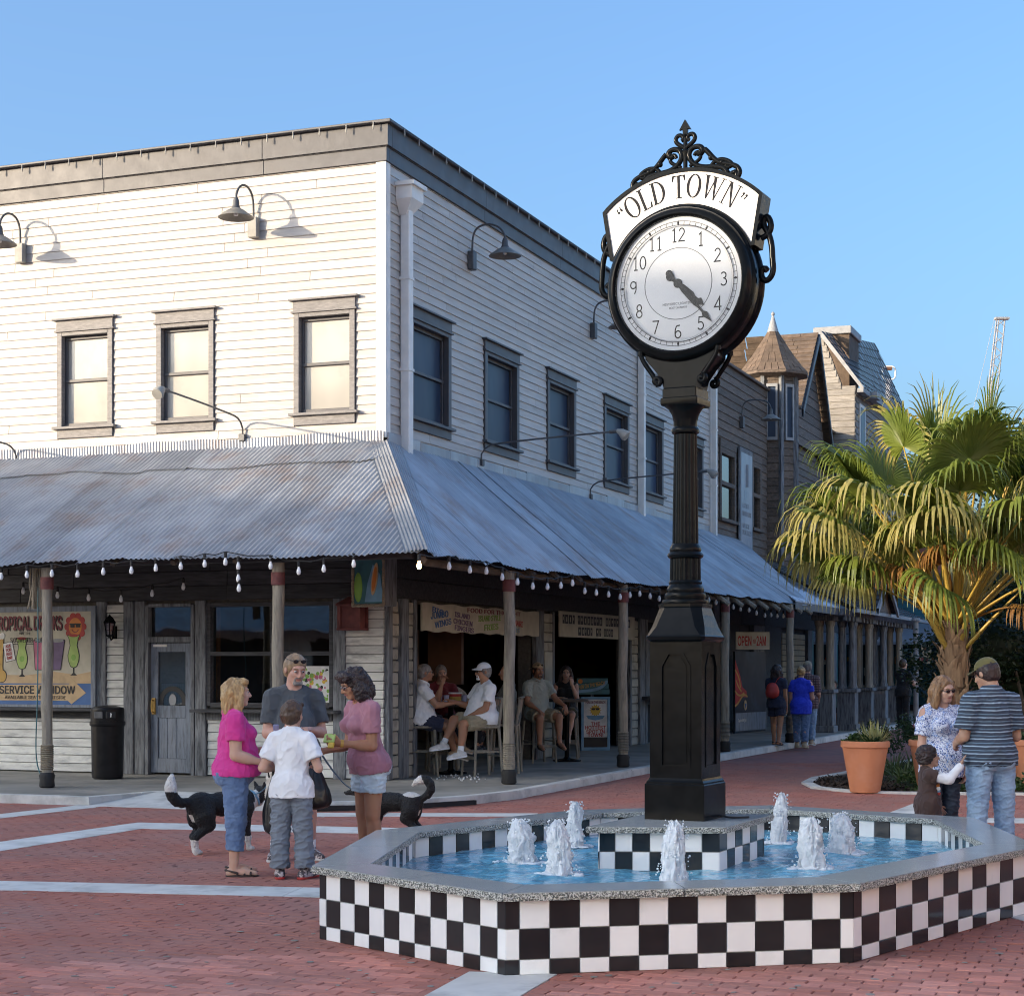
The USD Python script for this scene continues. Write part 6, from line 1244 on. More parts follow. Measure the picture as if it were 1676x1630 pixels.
festoon('string_lights', 'festoon along the right eave with one glowing bulb at the corner', [wallR(u, v + 2, o + .22) for u, v, o in ((686, 919, 1.9), (735, 921, 1.85), (769, 927, 1.85), (796, 929, 1.85), (822, 939, 1.85), (847, 947, 1.9), (872, 954, 1.9), (896, 955, 1.9), (918, 953, 1.95), (937, 949, 1.95), (957, 962, 1.95), (976, 965, 2), (996, 968, 2), (1015, 972, 2), (1031, 969, 2), (1047, 967, 2.05), (1064, 971, 2.05), (1079, 975, 2.05))], lit=(0,))
festoon('string_lights', 'festoon under the far end of the porch right of the clock', [wallR(u, v, 2.3) for u, v in ((1160, 979), (1172, 983), (1186, 986), (1200, 991), (1212, 994), (1226, 996), (1238, 1001), (1252, 1005), (1262, 1004), (1272, 1006), (1282, 1006))])
for k in range(2):
    L = [(W(a, -.165, 9.25)) for a in np.arange(.1, 7.4, .42)] if k == 0 else [W(-.165, b, 9.25) for b in np.arange(.3, 9, .5)]
    festoon('string_lights', ['row of small bulbs clipped under the cornice of the sunlit front', 'row of small bulbs clipped under the cornice of the shaded front'][k], L, r=.012, small=True, mat='grey_box')
# lantern and alarm box on the wall
def lantern(label, p, mat, s=1.0, cat='wall lantern', lit=False):
    t = thing('wall_lantern', label, cat, p); Fp = (np.stack([AX, -BX, ZX]) * s, np.asarray(p))
    obj('bracket', MB(Fp).box((-.04, .02, -.02), (.04, .10, .22), .01), mat, t); obj('arm', MB(Fp).tube([(0, .08, .0), (0, .16, -.04), (0, .20, .04)], .015, 6), mat, t)
    m = MB(Fp); m.lathe([(.10, .26), (.13, .27), (.07, .36), (.02, .40), (0, .43)], (0, .20, 0), 6)
    for k in range(6): a = k * math.pi / 3; m.tube([(.065 * math.cos(a), .2 + .065 * math.sin(a), .04), (.105 * math.cos(a), .2 + .105 * math.sin(a), .27)], .010, 5)
    m.lathe([(.02, .0), (.07, .03), (.075, .05)], (0, .20, 0), 6); obj('cage', m, mat, t); obj('glass', MB(Fp).lathe([(.055, .05), (.092, .26)], (0, .2, 0), 6), 'shop_glass' if not lit else 'bulb_dim', t)
lantern('black wall lantern between the drinks poster and the door', W(4.42, -.0, 2.12), 'black_iron', .82)
t = thing('red_lantern_box', 'faded red lantern box on the white boards by the corner', 'wall lantern', W(.42, -.02, 2.2)); Fp = (np.stack([AX, -BX, ZX]), W(.42, -.02, 2.2))
m = MB(Fp)
for x, y in ((-.15, .02), (.15, .02), (-.15, .26), (.15, .26)): m.box((x - .025, y - .02, .02), (x + .025, y + .02, .36))
m.box((-.18, 0, 0), (.18, .30, .03), .006); m.box((-.19, -.0, .34), (.19, .31, .37), .006); m.add([(-.19, 0, .37), (.19, 0, .37), (.19, .31, .37), (-.19, .31, .37), (-.05, .12, .47), (.05, .12, .47), (.05, .18, .47), (-.05, .18, .47)], [[0, 1, 5, 4], [1, 2, 6, 5], [2, 3, 7, 6], [3, 0, 4, 7], [4, 5, 6, 7]]); obj('frame', m, 'red_paint_worn', t); obj('box', MB(Fp).box((-.14, .03, .03), (.14, .25, .34)), 'red_paint_worn', t)
# painted corner board
cs = thing('corner_sign', 'painted teal board sign with rope edging hung at the porch corner', 'sign', W(-.2, -.5, 2.5))
Fs = (np.stack([AX, BX, ZX]), W(-.34, -.75, 2.52)); m = MB(Fs); m.box((0, 0, 0), (.46, .42, .72), .01); obj('box', m, 'weathered_grey', cs)
RLs = np.stack([AX, ZX, -BX]); oS = W(-.34, -.75, 2.52)
obj('teal_face', MB((RLs, oS)).box((.015, .03, 0), (.445, .70, .012)), 'paint_teal', cs); obj('wave', MB((RLs, oS)).prism(sg.Polygon([(.02, .05), (.28, .05), (.24, .30), (.16, .56), (.05, .42), (.02, .2)]), .012, .02), 'paint_sky', cs); obj('surfboard', MB((RLs, oS)).prism(sa.rotate(ell(.13, .36, .045, .22), 8), .02, .03), 'paint_sand', cs); obj('surfboard_stripe', MB((RLs, oS)).prism(sa.rotate(ell(.13, .36, .028, .17), 8), .03, .034), 'paint_orange', cs)
obj('leaf_shape', MB((RLs, oS)).prism(ell(.38, .25, .06, .2), .012, .02), 'paint_green', cs)
for q in [((0, 0), (0, .72)), ((.46, 0), (.46, .72)), ((0, 0), (.46, 0))]:
    (x0, y0), (x1, y1) = q; n = 26; m = MB((RLs, oS))
    for s in np.linspace(0, 1, n): vv, ff = ico((x0 + (x1 - x0) * s, y0 + (y1 - y0) * s, .02), .021 * vr.uniform(.8, 1.2), 1); m.add(vv, ff)
    obj('rope_edge', m, 'rope', cs, kind='stuff')
# ---- TROPICAL DRINKS board by the left window
RLp = np.stack([-AX, ZX, -BX]); pw = 2.9; po_ = W(4.78 + pw, -.075, 1.10); FPp = (RLp, po_)          # x to the right seen from outside
td = thing('drinks_poster', 'large painted board of tropical drinks with TROPICAL DRINKS and SERVICE WINDOW lettering', 'poster', po_)
obj('frame', MB(FPp).prism(sg.box(-.1, -.02, pw + .06, 1.50).difference(sg.box(0, .02, pw - .02, 1.42)), -.02, .02), 'weathered_blue', td)
obj('board', MB(FPp).box((-.02, 0, -.03), (pw, 1.44, 0)), 'cream_board', td)
def pp(name, poly, mat, lv=1): obj(name, MB(FPp).prism(poly, 0, .0015 * lv), mat, td)
X0 = pw - 1.735                                        # picture's left edge cuts the board here
pp('painted_sea', sg.box(0, .02, pw - .02, .36), 'paint_blue'); pp('painted_sand', sg.Polygon([(0, .34), (pw - .02, .34), (pw - .02, .52), (pw - .3, .47), (pw - .7, .52), (pw - 1.2, .46), (0, .50)]), 'paint_sand', 2)
pp('arrow', sg.Polygon([(X0 - .6, .08), (X0 + 1.30, .08), (X0 + 1.36, .03), (X0 + 1.62, .20), (X0 + 1.36, .42), (X0 + 1.32, .33), (X0 - .6, .31)]), 'paint_sand', 4)
def ptext(txt, x, y, h, mat, wid, bold=True, lv=.008): text_on(td, txt, h, RLp, po_ + RLp[0] * x + ZX * y + RLp[2] * lv, mat, wid, name='lettering', bold=bold)
ptext('SERVICE WINDOW', X0 + .06, .185, .115, 'paint_black', 1.37); ptext('AVAILABLE SEATING OUTSIDE', X0 + .16, .105, .048, 'paint_black', 1.10, False)
ptext('TROPICAL DRINKS', X0 - .04, 1.14, .20, 'paint_black', 1.25, True, .0015); ptext('TROPICAL DRINKS', X0 - .055, 1.155, .20, 'paint_maroon', 1.25, True, .005); ptext('WITH', X0 + .42, 1.075, .04, 'paint_black', .2, False); ptext('SOUVENIR CUPS', X0 + .26, .96, .07, 'paint_black', .65, False)
pp('underline', sg.box(X0 + .26, .93, X0 + .9, .94), 'paint_black')
fl_ = (X0 + 1.43, 1.19)
for k in range(10):
    a = k * math.pi / 5; pp('petal', ell(fl_[0] + .14 * math.cos(a), fl_[1] + .16 * math.sin(a), .055, .055), 'paint_red', 2 + k % 2)
pp('flower_face', ell(*fl_, .115, .135), 'paint_orange', 4)
obj('glasses', MB(FPp).prism(shapely.union_all([sg.box(fl_[0] - .10, fl_[1] + .03, fl_[0] + .10, fl_[1] + .05), sg.box(fl_[0] - .085, fl_[1] - .01, fl_[0] - .01, fl_[1] + .05), sg.box(fl_[0] + .012, fl_[1] - .01, fl_[0] + .09, fl_[1] + .05)]), .006, .009), 'paint_black', td); obj('smile', MB(FPp).prism(sg.LineString(arc(fl_[0], fl_[1] - .02, .06, .06, 205, 335)).buffer(.006), .006, .009), 'paint_maroon', td)
def hurricane(x, y, mat, h=.58, name='painted_drink'):
    prof = [(0, .12), (.05, .14), (.085, .22), (.095, .30), (.075, .38), (.055, .45), (.075, .55), (.10, .60)]
    pts = [(x + r, y + z * h / .6) for r, z in prof] + [(x - r, y + z * h / .6) for r, z in prof[::-1]]; g = sg.Polygon(pts)
    pp('outline', g.buffer(.012), 'paint_black', 3); pp(name, g, mat, 4); pp('glass_foot', sg.Polygon([(x - .01, y + .13), (x + .01, y + .13), (x + .012, y + .04), (x + .06, y), (x - .06, y), (x - .012, y + .04)]), 'paint_black', 3); pp('drink_top', ell(x, y + .60 * h / .6, .085, .022), 'paint_red', 5)
    pp('print_mark', ell(x, y + .27, .04, .045), 'paint_green', 5)
hurricane(X0 + .47, .44, 'paint_lime'); hurricane(X0 + 1.40, .46, 'paint_lime', .60)
for x, mt in ((X0 + .80, 'paint_pink'), (X0 + 1.11, 'paint_purple')):
    g = sg.Polygon([(x - .075, .56), (x + .045, .56), (x + .115, .98), (x - .105, .98)]).buffer(.01); pp('outline', g.buffer(.012), 'paint_black', 3); pp('painted_drink', g, mt, 4); pp('drink_top', ell(x + .005, .985, .105, .03), 'paint_grey', 5)
g = shapely.union_all([sg.Polygon([(X0 + .02, 1.02), (X0 + .13, 1.02), (X0 + .11, .6), (X0 + .12, .52), (X0 + .06, .52), (X0 + .05, .6)]), ell(X0 + .10, .45, .08, .09)]); pp('outline', g.buffer(.012), 'paint_black', 3); pp('painted_drink', g, 'paint_gold', 4); pp('froth', shapely.union_all([ell(X0 + .05, 1.05, .05, .05), ell(X0 + .11, 1.06, .045, .05)]), 'paint_white', 5)
tagp = sa.rotate(sg.box(X0 + .15, .68, X0 + .32, .96), 12); pp('tag_outline', tagp.buffer(.008), 'paint_black', 3); pp('tag', tagp, 'paint_white', 4)
for k, wd in enumerate(('ASK', 'FOR', 'BIG', 'ONE')): text_on(td, wd, .045, np.stack([RLp[0] * .978 + ZX * .2, ZX * .978 - RLp[0] * .2, RLp[2]]), po_ + RLp[0] * (X0 + .175 + .01 * k) + ZX * (.875 - k * .06) + RLp[2] * .008, 'paint_red', .10, name='lettering', bold=True)
# ---- bar menu boards over the openings
mb = thing('menu_board', 'long wavy menu board with coloured hand lettering over the first bar opening', 'sign', W(-.1, 3.4, 2.2)); Rm = np.stack([BX, ZX, -AX]); om = W(-.12, 1.02, 2.20)
ed = np.linspace(0, 4.9, 60); obj('board', MB((Rm, om)).prism(sg.Polygon([(x, .01 + .012 * math.sin(x * 9)) for x in ed] + [(x, .42 + .012 * math.sin(x * 7)) for x in ed[::-1]]), -.03, 0), 'cream_board', mb)
def mtext(th_, R, o, txt, x, y, h, mat, wid, rot=0.0, name='lettering'):
    c, s = math.cos(rot), math.sin(rot); R2 = np.stack([R[0] * c + R[1] * s, R[1] * c - R[0] * s, R[2]]); text_on(th_, txt, h, R2, o + R[0] * x + R[1] * y + R[2] * .002, mat, wid, name=name, bold=True)
for txt, x, y, h, mt, wd, ro in (('FOOD FOR THOUGHT', 1.7, .33, .065, 'paint_maroon', 2.3, -.0), ('BIG', .35, .30, .08, 'paint_blue', .42, -.12), ('JUMBO', .30, .19, .09, 'paint_blue', .65, .08), ('WINGS', .45, .06, .09, 'paint_blue', .62, .12), ('ISLAND', 1.20, .25, .075, 'paint_purple', .6, -.05), ('CHICKEN', 1.15, .15, .075, 'paint_purple', .75, -.05), ('FINGERS', 1.2, .05, .075, 'paint_purple', .75, -.05), ('ISLAND STYLE', 2.15, .20, .085, 'paint_green', .95, .04), ('FRIES', 2.4, .06, .09, 'paint_green', .6, .06), ('CALAMARI', 3.25, .20, .09, 'paint_red', .85, -.06), ('BASKETS', 3.25, .08, .07, 'paint_sky', .7, -.04)):
    mtext(mb, Rm, om, txt, x, y, h, mt, wd, ro)
mb2 = thing('menu_board', 'pale board with two rows of dark lettering over the second bar opening', 'sign', W(-.1, 9.2, 2.3)); om2 = W(-.12, 6.98, 2.22); obj('board', MB((Rm, om2)).box((0, 0, -.03), (4.5, .46, 0), .008), 'cream_board', mb2)
for y0, h, x0, x1 in ((.24, .16, .15, 4.2), (.04, .15, 1.0, 3.0)):
    x = x0
    while x < x1:
        wq = vr.uniform(.12, .22)
        if vr.uniform() > .12: obj('letter_block', MB((Rm, om2)).prism(sg.box(x, y0, x + wq * .8, y0 + h).difference(sg.box(x + wq * .25, y0 + h * .2 * (1 + vr.integers(2)), x + wq * .55, y0 + h * .75)), 0, .003), 'paint_black', mb2)
        x += wq
# sandwich board and the board above it
sbL, sbR = G(951, 1228, .1), G(1003, 1223, .1); sbR = sbL + (sbR - sbL) * 1.0
ex = np.array([sbR[0] - sbL[0], sbR[1] - sbL[1], 0]); wS = np.linalg.norm(ex); ex /= wS; nz = np.array([ex[1], -ex[0], 0]); RB = np.stack([ex, ZX, nz]); ex0 = sbL
# keep it facing the plaza: width measured square to the view
ex = np.array([.985, .17, 0]); nz = np.array([ex[1], -ex[0], 0]); RB = np.stack([ex, ZX, nz]); wS = .56; ob = sbL
sb = thing('sandwich_board', 'blue framed sandwich board with a painted sun and THE HOTTEST SPOT IN TOWN', 'sandwich board', ob)
Fb = (RB, ob); m = MB(Fb); m.prism(sg.box(0, 0, wS, 1.02).difference(sg.box(.05, .06, wS - .05, .97)), -.04, .02); obj('frame', m, 'paint_sky', sb); obj('panel', MB(Fb).box((.04, .05, -.03), (wS - .04, .98, -.005)), 'paint_white', sb); obj('black_strip', MB(Fb).box((.05, .06, -.005), (wS - .05, .25, .002)), 'paint_black', sb)
for k in range(14):
    a = k * math.pi / 7; c = (wS / 2, .76); obj('sun_ray', MB(Fb).prism(sg.Polygon([(c[0] + .085 * math.cos(a - .16), c[1] + .085 * math.sin(a - .16)), (c[0] + .085 * math.cos(a + .16), c[1] + .085 * math.sin(a + .16)), (c[0] + .125 * math.cos(a), c[1] + .125 * math.sin(a))]), -.005, .001), 'paint_gold', sb)
obj('sun_face', MB(Fb).prism(ell(wS / 2, .76, .09, .09), -.005, .002), 'paint_yellow', sb); obj('sun_glasses', MB(Fb).prism(shapely.union_all([ell(wS / 2 - .04, .785, .035, .022), ell(wS / 2 + .04, .785, .035, .022), sg.box(wS / 2 - .07, .795, wS / 2 + .07, .805)]), .002, .004), 'paint_black', sb); obj('sea', MB(Fb).prism(sg.Polygon([(.10, .66), (wS - .10, .66), (wS - .14, .60), (wS / 2, .57), (.14, .60)]), -.005, .0025), 'paint_sky', sb)
for txt, y, h, w_ in (('THE', .475, .075, .18), ('HOTTEST', .40, .08, .40), ('SPOT IN', .325, .075, .36), ('TOWN!', .262, .07, .30)): text_on(sb, txt, h * .85, RB, ob + ex * (wS / 2 - w_ / 2) + ZX * y + nz * .0, 'paint_red', w_, bold=True)
text_on(sb, 'FUN ON THE BEACH', .05, RB, ob + ex * .09 + ZX * .89 + nz * .0, 'paint_maroon', .38, bold=True)
hb = thing('beach_board', 'teal painted plank board with orange lettering above the sandwich board', 'sign', ob + [0, .3, 1.05]); oh = ob + ex * -.10 + np.array([.0, .12, 1.06]); Fh = (RB, oh)
for k in range(3): obj('plank', MB(Fh).box((.0 + .01 * k, .105 * k, -.02), (.66 - .015 * k, .105 * k + .1, 0), .006), 'paint_teal', hb)
obj('swoosh', MB(Fh).prism(sg.LineString(bez([(.08, .06, 0), (.3, .08, 0), (.5, .14, 0), (.60, .24, 0)], 14)[:, :2]).buffer(.028), 0, .003), 'paint_sky', hb); obj('sun_spot', MB(Fh).prism(ell(.09, .25, .045, .045), 0, .004), 'paint_orange', hb); text_on(hb, 'FUN ON THE BEACH', .07, np.stack([RB[0] * .985 + RB[1] * .17, RB[1] * .985 - RB[0] * .17, RB[2]]), oh + ex * .06 + ZX * .10 + nz * .004, 'paint_gold', .52, bold=True)
obj('post', MB(Fh).box((.3, -1.05, -.05), (.36, .05, -.02)), 'weathered_grey', hb)
# bin by the wall
bc = G(176, 1274, .1); tb_ = thing('trash_bin', 'round black plastic litter bin with dome lid by the white boards', 'litter bin', bc)
obj('body', MB().lathe([(.19, 0), (.215, .02), (.222, .06), (.232, .74), (.238, .76)], bc, 40), 'black_plastic', tb_, smooth=35); obj('rim', MB().lathe([(.245, .755), (.252, .77), (.25, .81), (.242, .82)], bc, 40), 'black_plastic', tb_, smooth=35)
obj('lid', MB().lathe([(.236, .82), (.238, .98), (.225, 1.01), (.12, 1.035), (0, 1.04)], bc, 40), 'black_plastic', tb_, smooth=35)
for a in (-1.9, -1.15): d = np.array([math.cos(a), math.sin(a), 0]); R3 = np.stack([np.array([-d[1], d[0], 0]), ZX, d]); obj('opening', MB((R3, bc)).box((-.07, .86, .21), (.07, .96, .246), .01), 'black_rubber' if a > -1.5 else 'dark_metal', tb_)
obj('sticker', MB((np.stack([np.array([.97, .1, 0]), ZX, np.array([.1, -.97, 0])]), bc)).prism(sg.Polygon([(.03, .88), (.08, .88), (.09, .93), (.05, .955), (.02, .92)]), .2385, .243), 'paint_white', tb_)
hr = thing('rope_hank', 'frayed hank of rope hanging from the eave by the left post', 'rope', wallL(57, 945, 2.9)); p = wallL(57, 930, 2.9)
m = MB()
for k in range(16): q = p + np.array([vr.normal(0, .025), vr.normal(0, .025), 0]); m.tube([q, q + [vr.normal(0, .02), 0, -.22], q + [vr.normal(0, .03), 0, -.42 - vr.uniform(0, .12)]], .012, 5)
obj('strands', m, 'rope', hr, kind='stuff')
cw = thing('drop_cord', 'thin dark cord hanging down beside the left post', 'cord', wallL(62, 1000, 2.7)); obj('cord', MB().tube(bez([wallL(63, 935, 2.7), wallL(62, 1050, 2.7), wallL(60, 1180, 2.7), wallL(62, 1255, 2.7), wallL(70, 1272, 2.8)], 24), .009, 5), 'paint_teal', cw)
pc_ = thing('litter_crumbs', 'scattered pale crumbs and paper bits under the bar chairs', 'crumbs', G(770, 1272, .1), kind='stuff'); m = MB()
for _ in range(46): c = G(745 + vr.normal(12, 22), 1271 + vr.normal(0, 3), .105); vv, ff = ico(c, vr.uniform(.006, .018), 1); m.add(vv * [1, 1, 1], ff)
obj('bits', m, 'paint_white', pc_, kind='stuff')
# ---------------------------------------------------------------- people and dogs: one smooth skin each, from blended limbs
def _cone(P, a, b, ra, rb):
    a, b = np.asarray(a, float), np.asarray(b, float); ab = b - a; L2 = ab @ ab + 1e-12; t = np.clip(((P - a) @ ab) / L2, 0, 1); return np.linalg.norm(P - a - t[..., None] * ab, axis=-1) - (ra + (rb - ra) * t)
def _ell(P, c, R, r):
    q = (P - c) @ np.asarray(R).T; r = np.asarray(r, float); k0 = np.linalg.norm(q / r, axis=-1); k1 = np.linalg.norm(q / (r * r), axis=-1); return np.where(k1 > 1e-9, k0 * (k0 - 1) / np.maximum(k1, 1e-9), -r.min())
I3 = np.eye(3)
class Prim:
    def __init__(s, kind, *a, tagn=''): s.kind, s.a, s.tag = kind, a, tagn
    def d(s, P, g=0.0):
        if s.kind == 'c': a, b, ra, rb = s.a; return _cone(P, a, b, ra + g, rb + g)
        c, R, r = s.a; return _ell(P, c, R, np.asarray(r) + g)
    def box(s, g):
        if s.kind == 'c': a, b, ra, rb = s.a; r = max(ra, rb) + g; return np.minimum(a, b) - r, np.maximum(a, b) + r
        c, R, r = s.a; r = np.max(r) + g; return np.asarray(c) - r, np.asarray(c) + r
def C(a, b, ra, rb): return Prim('c', np.asarray(a, float), np.asarray(b, float), ra, rb)
def E(c, r, R=I3): return Prim('e', np.asarray(c, float), np.asarray(R), r)
def field(prims, h, k=.02, g=0.0, cuts=(), inter=(), clip=None):
    lo = np.min([p.box(g + .02)[0] for p in prims], 0) - 2 * h; hi = np.max([p.box(g + .02)[1] for p in prims], 0) + 2 * h
    n = np.ceil((hi - lo) / h).astype(int) + 1; f = np.full(n, .15, np.float32); ax = [lo[i] + h * np.arange(n[i]) for i in range(3)]
    for p in prims:
        b0, b1 = p.box(g + .05); i0 = np.clip(np.floor((b0 - lo) / h).astype(int), 0, n - 1); i1 = np.clip(np.ceil((b1 - lo) / h).astype(int) + 1, 1, n); sl = tuple(slice(a, b) for a, b in zip(i0, i1))
        P = np.stack(np.meshgrid(*[ax[i][sl[i]] for i in range(3)], indexing='ij'), -1); d = p.d(P, g)
        e = getattr(p, 'end', None)
        if e is not None: d = np.maximum(d, (P - e[0]) @ e[1])
        kk = getattr(p, 'k', k); o = f[sl]; w = np.clip(.5 + .5 * (o - d) / kk, 0, 1); f[sl] = o + (d - o) * w - kk * w * (1 - w)
    for p, kk in cuts:
        b0, b1 = p.box(.03); i0 = np.clip(np.floor((b0 - lo) / h).astype(int), 0, n - 1); i1 = np.clip(np.ceil((b1 - lo) / h).astype(int) + 1, 1, n); sl = tuple(slice(a, b) for a, b in zip(i0, i1))
        P = np.stack(np.meshgrid(*[ax[i][sl[i]] for i in range(3)], indexing='ij'), -1); d = -p.d(P); o = f[sl]; w = np.clip(.5 + .5 * (d - o) / kk, 0, 1); f[sl] = o + (d - o) * w + kk * w * (1 - w)
    if clip is not None:
        P = np.stack(np.meshgrid(*ax, indexing='ij'), -1)
        for o, nrm in clip: f = np.maximum(f, ((P - np.asarray(o)) @ np.asarray(nrm)).astype(np.float32))
    return f, lo
def nets(f, lo, h):
    f = np.pad(f, 1, constant_values=.1); lo = np.asarray(lo) - h; s = f < 0; n = np.array(f.shape)
    cs = np.zeros(n - 1, int)
    for d in np.ndindex(2, 2, 2): cs += s[d[0]:n[0] - 1 + d[0], d[1]:n[1] - 1 + d[1], d[2]:n[2] - 1 + d[2]]
    act = np.argwhere((cs > 0) & (cs < 8)); idm = np.full(n - 1, -1); idm[tuple(act.T)] = np.arange(len(act))
    acc = np.zeros((len(act), 3)); cnt = np.zeros(len(act))
    for ax_ in range(3):
        for d in np.ndindex(2, 2):
            o = np.zeros(3, int); oth = [i for i in range(3) if i != ax_]; o[oth[0]], o[oth[1]] = d; e = np.zeros(3, int); e[ax_] = 1
            a = f[tuple((act + o).T)]; b = f[tuple((act + o + e).T)]; c = (a < 0) != (b < 0); t = np.where(c, a / np.where(c, a - b, 1), 0)
            acc[c] += (o + e * t[:, None])[c]; cnt[c] += 1
    V = lo + h * (act + acc / cnt[:, None]); F = []
    for ax_ in range(3):
        e = np.zeros(3, int); e[ax_] = 1; u, v = [i for i in range(3) if i != ax_]
        sl0 = tuple(slice(1 if i != ax_ else 0, n[i] - 1) for i in range(3)); sl1 = tuple(slice(1 if i != ax_ else 1, n[i] - 1 if i != ax_ else n[i]) for i in range(3))
        A, B_ = s[sl0], s[sl1]; idx = np.argwhere(A != B_) + np.array([1 if i != ax_ else 0 for i in range(3)]); fl = s[tuple(idx.T)]
        eu, ev = np.zeros(3, int), np.zeros(3, int); eu[u] = 1; ev[v] = 1
        q = np.stack([idm[tuple((idx - eu - ev).T)], idm[tuple((idx - ev).T)], idm[tuple(idx.T)], idm[tuple((idx - eu).T)]], 1)
        flip = fl if ax_ != 1 else ~fl; q[~flip] = q[~flip][:, ::-1]; F.append(q)
    F = np.vstack(F); return V, np.vstack([F[:, [0, 1, 2]], F[:, [0, 2, 3]]])
def vnorm(V, F):
    N = np.zeros_like(V); fn = np.cross(V[F[:, 1]] - V[F[:, 0]], V[F[:, 2]] - V[F[:, 0]])
    for k in range(3): np.add.at(N, F[:, k], fn)
    return N / np.maximum(np.linalg.norm(N, axis=1, keepdims=True), 1e-12)
def skin_mesh(prims, h, k=.02, g=0.0, cuts=(), clip=None, amp=0.0, freq=(8, 8, 8), seed=0, oct_=3, fold=0.0, strand=0.0, strand_f=(90, 90, 12)):
    f, lo = field(prims, h, k, g, cuts, clip=clip); V, F_ = nets(f, lo, h)
    if amp:
        N = vnorm(V, F_); Q = V * np.asarray(freq); dsp = 2 * (meshkit.fbm(Q + seed * 7.3 + 50, oct_, seed) - .5)
        if fold: dsp = .8 * dsp + fold * ((1 - 2 * np.abs(meshkit.noise(Q @ FOLD + 31.7 + seed, seed + 9) - .5)) ** 5 - .25) + .6 * fold * ((1 - 2 * np.abs(meshkit.noise(Q[:, [0, 2, 1]] * 1.9 + 11, seed + 4) - .5)) ** 5 - .25)
        if strand: dsp = dsp + strand * 2 * (meshkit.fbm(V * strand_f + 9, 2, 7) - .5)
        V = V + N * (amp * dsp)[:, None]
    return V, F_
def rot(ax_, deg):
    a = math.radians(deg); c, s = math.cos(a), math.sin(a)
    return {'x': np.array([[1, 0, 0], [0, c, -s], [0, s, c]]), 'y': np.array([[c, 0, s], [0, 1, 0], [-s, 0, c]]), 'z': np.array([[c, -s, 0], [s, c, 0], [0, 0, 1]])}[ax_]
FOLD = np.array([[.8, .35, -.5], [-.3, .9, .35], [.55, -.2, 1.2]])
def unit(v): v = np.asarray(v, float); return v / np.linalg.norm(v)
for nm, c in (('skin_fair', (.50, .315, .235)), ('skin_pink', (.50, .29, .22)), ('skin_tan', (.36, .19, .115)), ('skin_brown', (.27, .145, .09)), ('skin_olive', (.42, .26, .18))): pm(nm, c, tuple(np.array(c) * [.93, .85, .82]), scale=9, rough=.5, sss=.12, spec=.35, bump=.08, bscale=60, coord='position')
for nm, c, d in (('hair_blond', (.46, .30, .13), (.27, .165, .07)), ('hair_brown', (.085, .048, .026), (.05, .028, .016)), ('hair_black', (.018, .013, .012), (.030, .016, .014)), ('hair_grey', (.26, .24, .22), (.15, .135, .12)), ('hair_sandy', (.30, .20, .11), (.19, .125, .07)), ('hair_lightbrown', (.28, .16, .075), (.16, .088, .04))): pm(nm, c, d, scale=24, rough=.45, rvar=.1, stretch=(1, 1, .25), bump=.4, bscale=120, lo=.4, hi=.6)
def cloth(name, c, c2=None, **k):
    a = dict(scale=5, rough=.85, bump=.25, bscale=22, sheen=.1); a.update(k); return pm(name, c, c2 or tuple(x * .85 for x in c), **a)
cloth('cloth_magenta', (.62, .035, .26)); cloth('cloth_charcoal', (.062, .072, .082)); cloth('cloth_white', (.78, .80, .82)); cloth('cloth_mauve', (.36, .165, .205), (.30, .125, .165)); cloth('cloth_grey', (.17, .20, .24)); cloth('cloth_khaki', (.30, .26, .17)); cloth('cloth_sage', (.36, .40, .36)); cloth('cloth_black', (.012, .012, .014)); cloth('cloth_maroon', (.15, .015, .022)); cloth('cloth_navy', (.016, .022, .05)); cloth('cloth_olive', (.13, .115, .035)); cloth('cloth_brown', (.055, .030, .025)); cloth('cloth_royal', (.02, .05, .62)); cloth('cloth_cream', (.60, .56, .48)); cloth('cloth_darkolive', (.075, .08, .065))
cloth('denim', (.075, .13, .25), (.14, .215, .35), scale=7, lo=.35, hi=.7, bump=.4, bscale=40); cloth('denim_light', (.30, .44, .60), (.20, .31, .46), scale=6, bump=.4, bscale=40); cloth('denim_pale', (.50, .60, .66), (.40, .50, .57), scale=8); cloth('denim_dark', (.018, .028, .05), (.03, .05, .085), scale=6)
pm('eye_white', (.42, .39, .37), rough=.2); pm('eye_dark', (.02, .014, .01), rough=.1); pm('lip', (.36, .12, .10), rough=.45); pm('shoe_mix', (.05, .04, .045), (.50, .42, .40), scale=26, rough=.6, lo=.48, hi=.55); pm('shoe_white', (.62, .62, .60), (.45, .45, .45), scale=14, rough=.6); pm('sandal_leather', (.035, .02, .015), rough=.5); pm('tan_leather', (.42, .31, .19), rough=.6); pm('plastic_bag', (.012, .012, .013), (.02, .02, .022), scale=6, rough=.28, bump=.5, bscale=14); pm('dark_lens', (.02, .015, .015), rough=.08, spec=.6); pm('black_leather', (.014, .013, .013), rough=.4)
n = {'geo': ('texture_coordinate', {}), 'sep': ('separate_xyz', {}), 'm': ('math', {'math_type': 'multiply', 'value2': 16.0}), 'fr': ('math', {'math_type': 'fraction'}), 'r': ('rgb_ramp', {'ramp': [(.0, (.035, .05, .075)), (.30, (.035, .05, .075)), (.34, (.30, .40, .50)), (.46, (.30, .40, .50)), (.50, (.06, .09, .13)), (.62, (.028, .04, .06)), (.80, (.05, .08, .12)), (.84, (.16, .24, .32)), (.90, (.16, .24, .32)), (.94, (.035, .05, .075)), (1, (.035, .05, .075))]}), 'p': ('principled_bsdf', {'roughness': .85}), 'nz': ('noise_texture', {'scale': 14.0}), 'b': ('bump', {'strength': .3, 'distance': .01}), 'nn': ('noise_texture', {'scale': 4.0}), 'mz': ('math', {'math_type': 'multiply_add', 'value2': .03})}
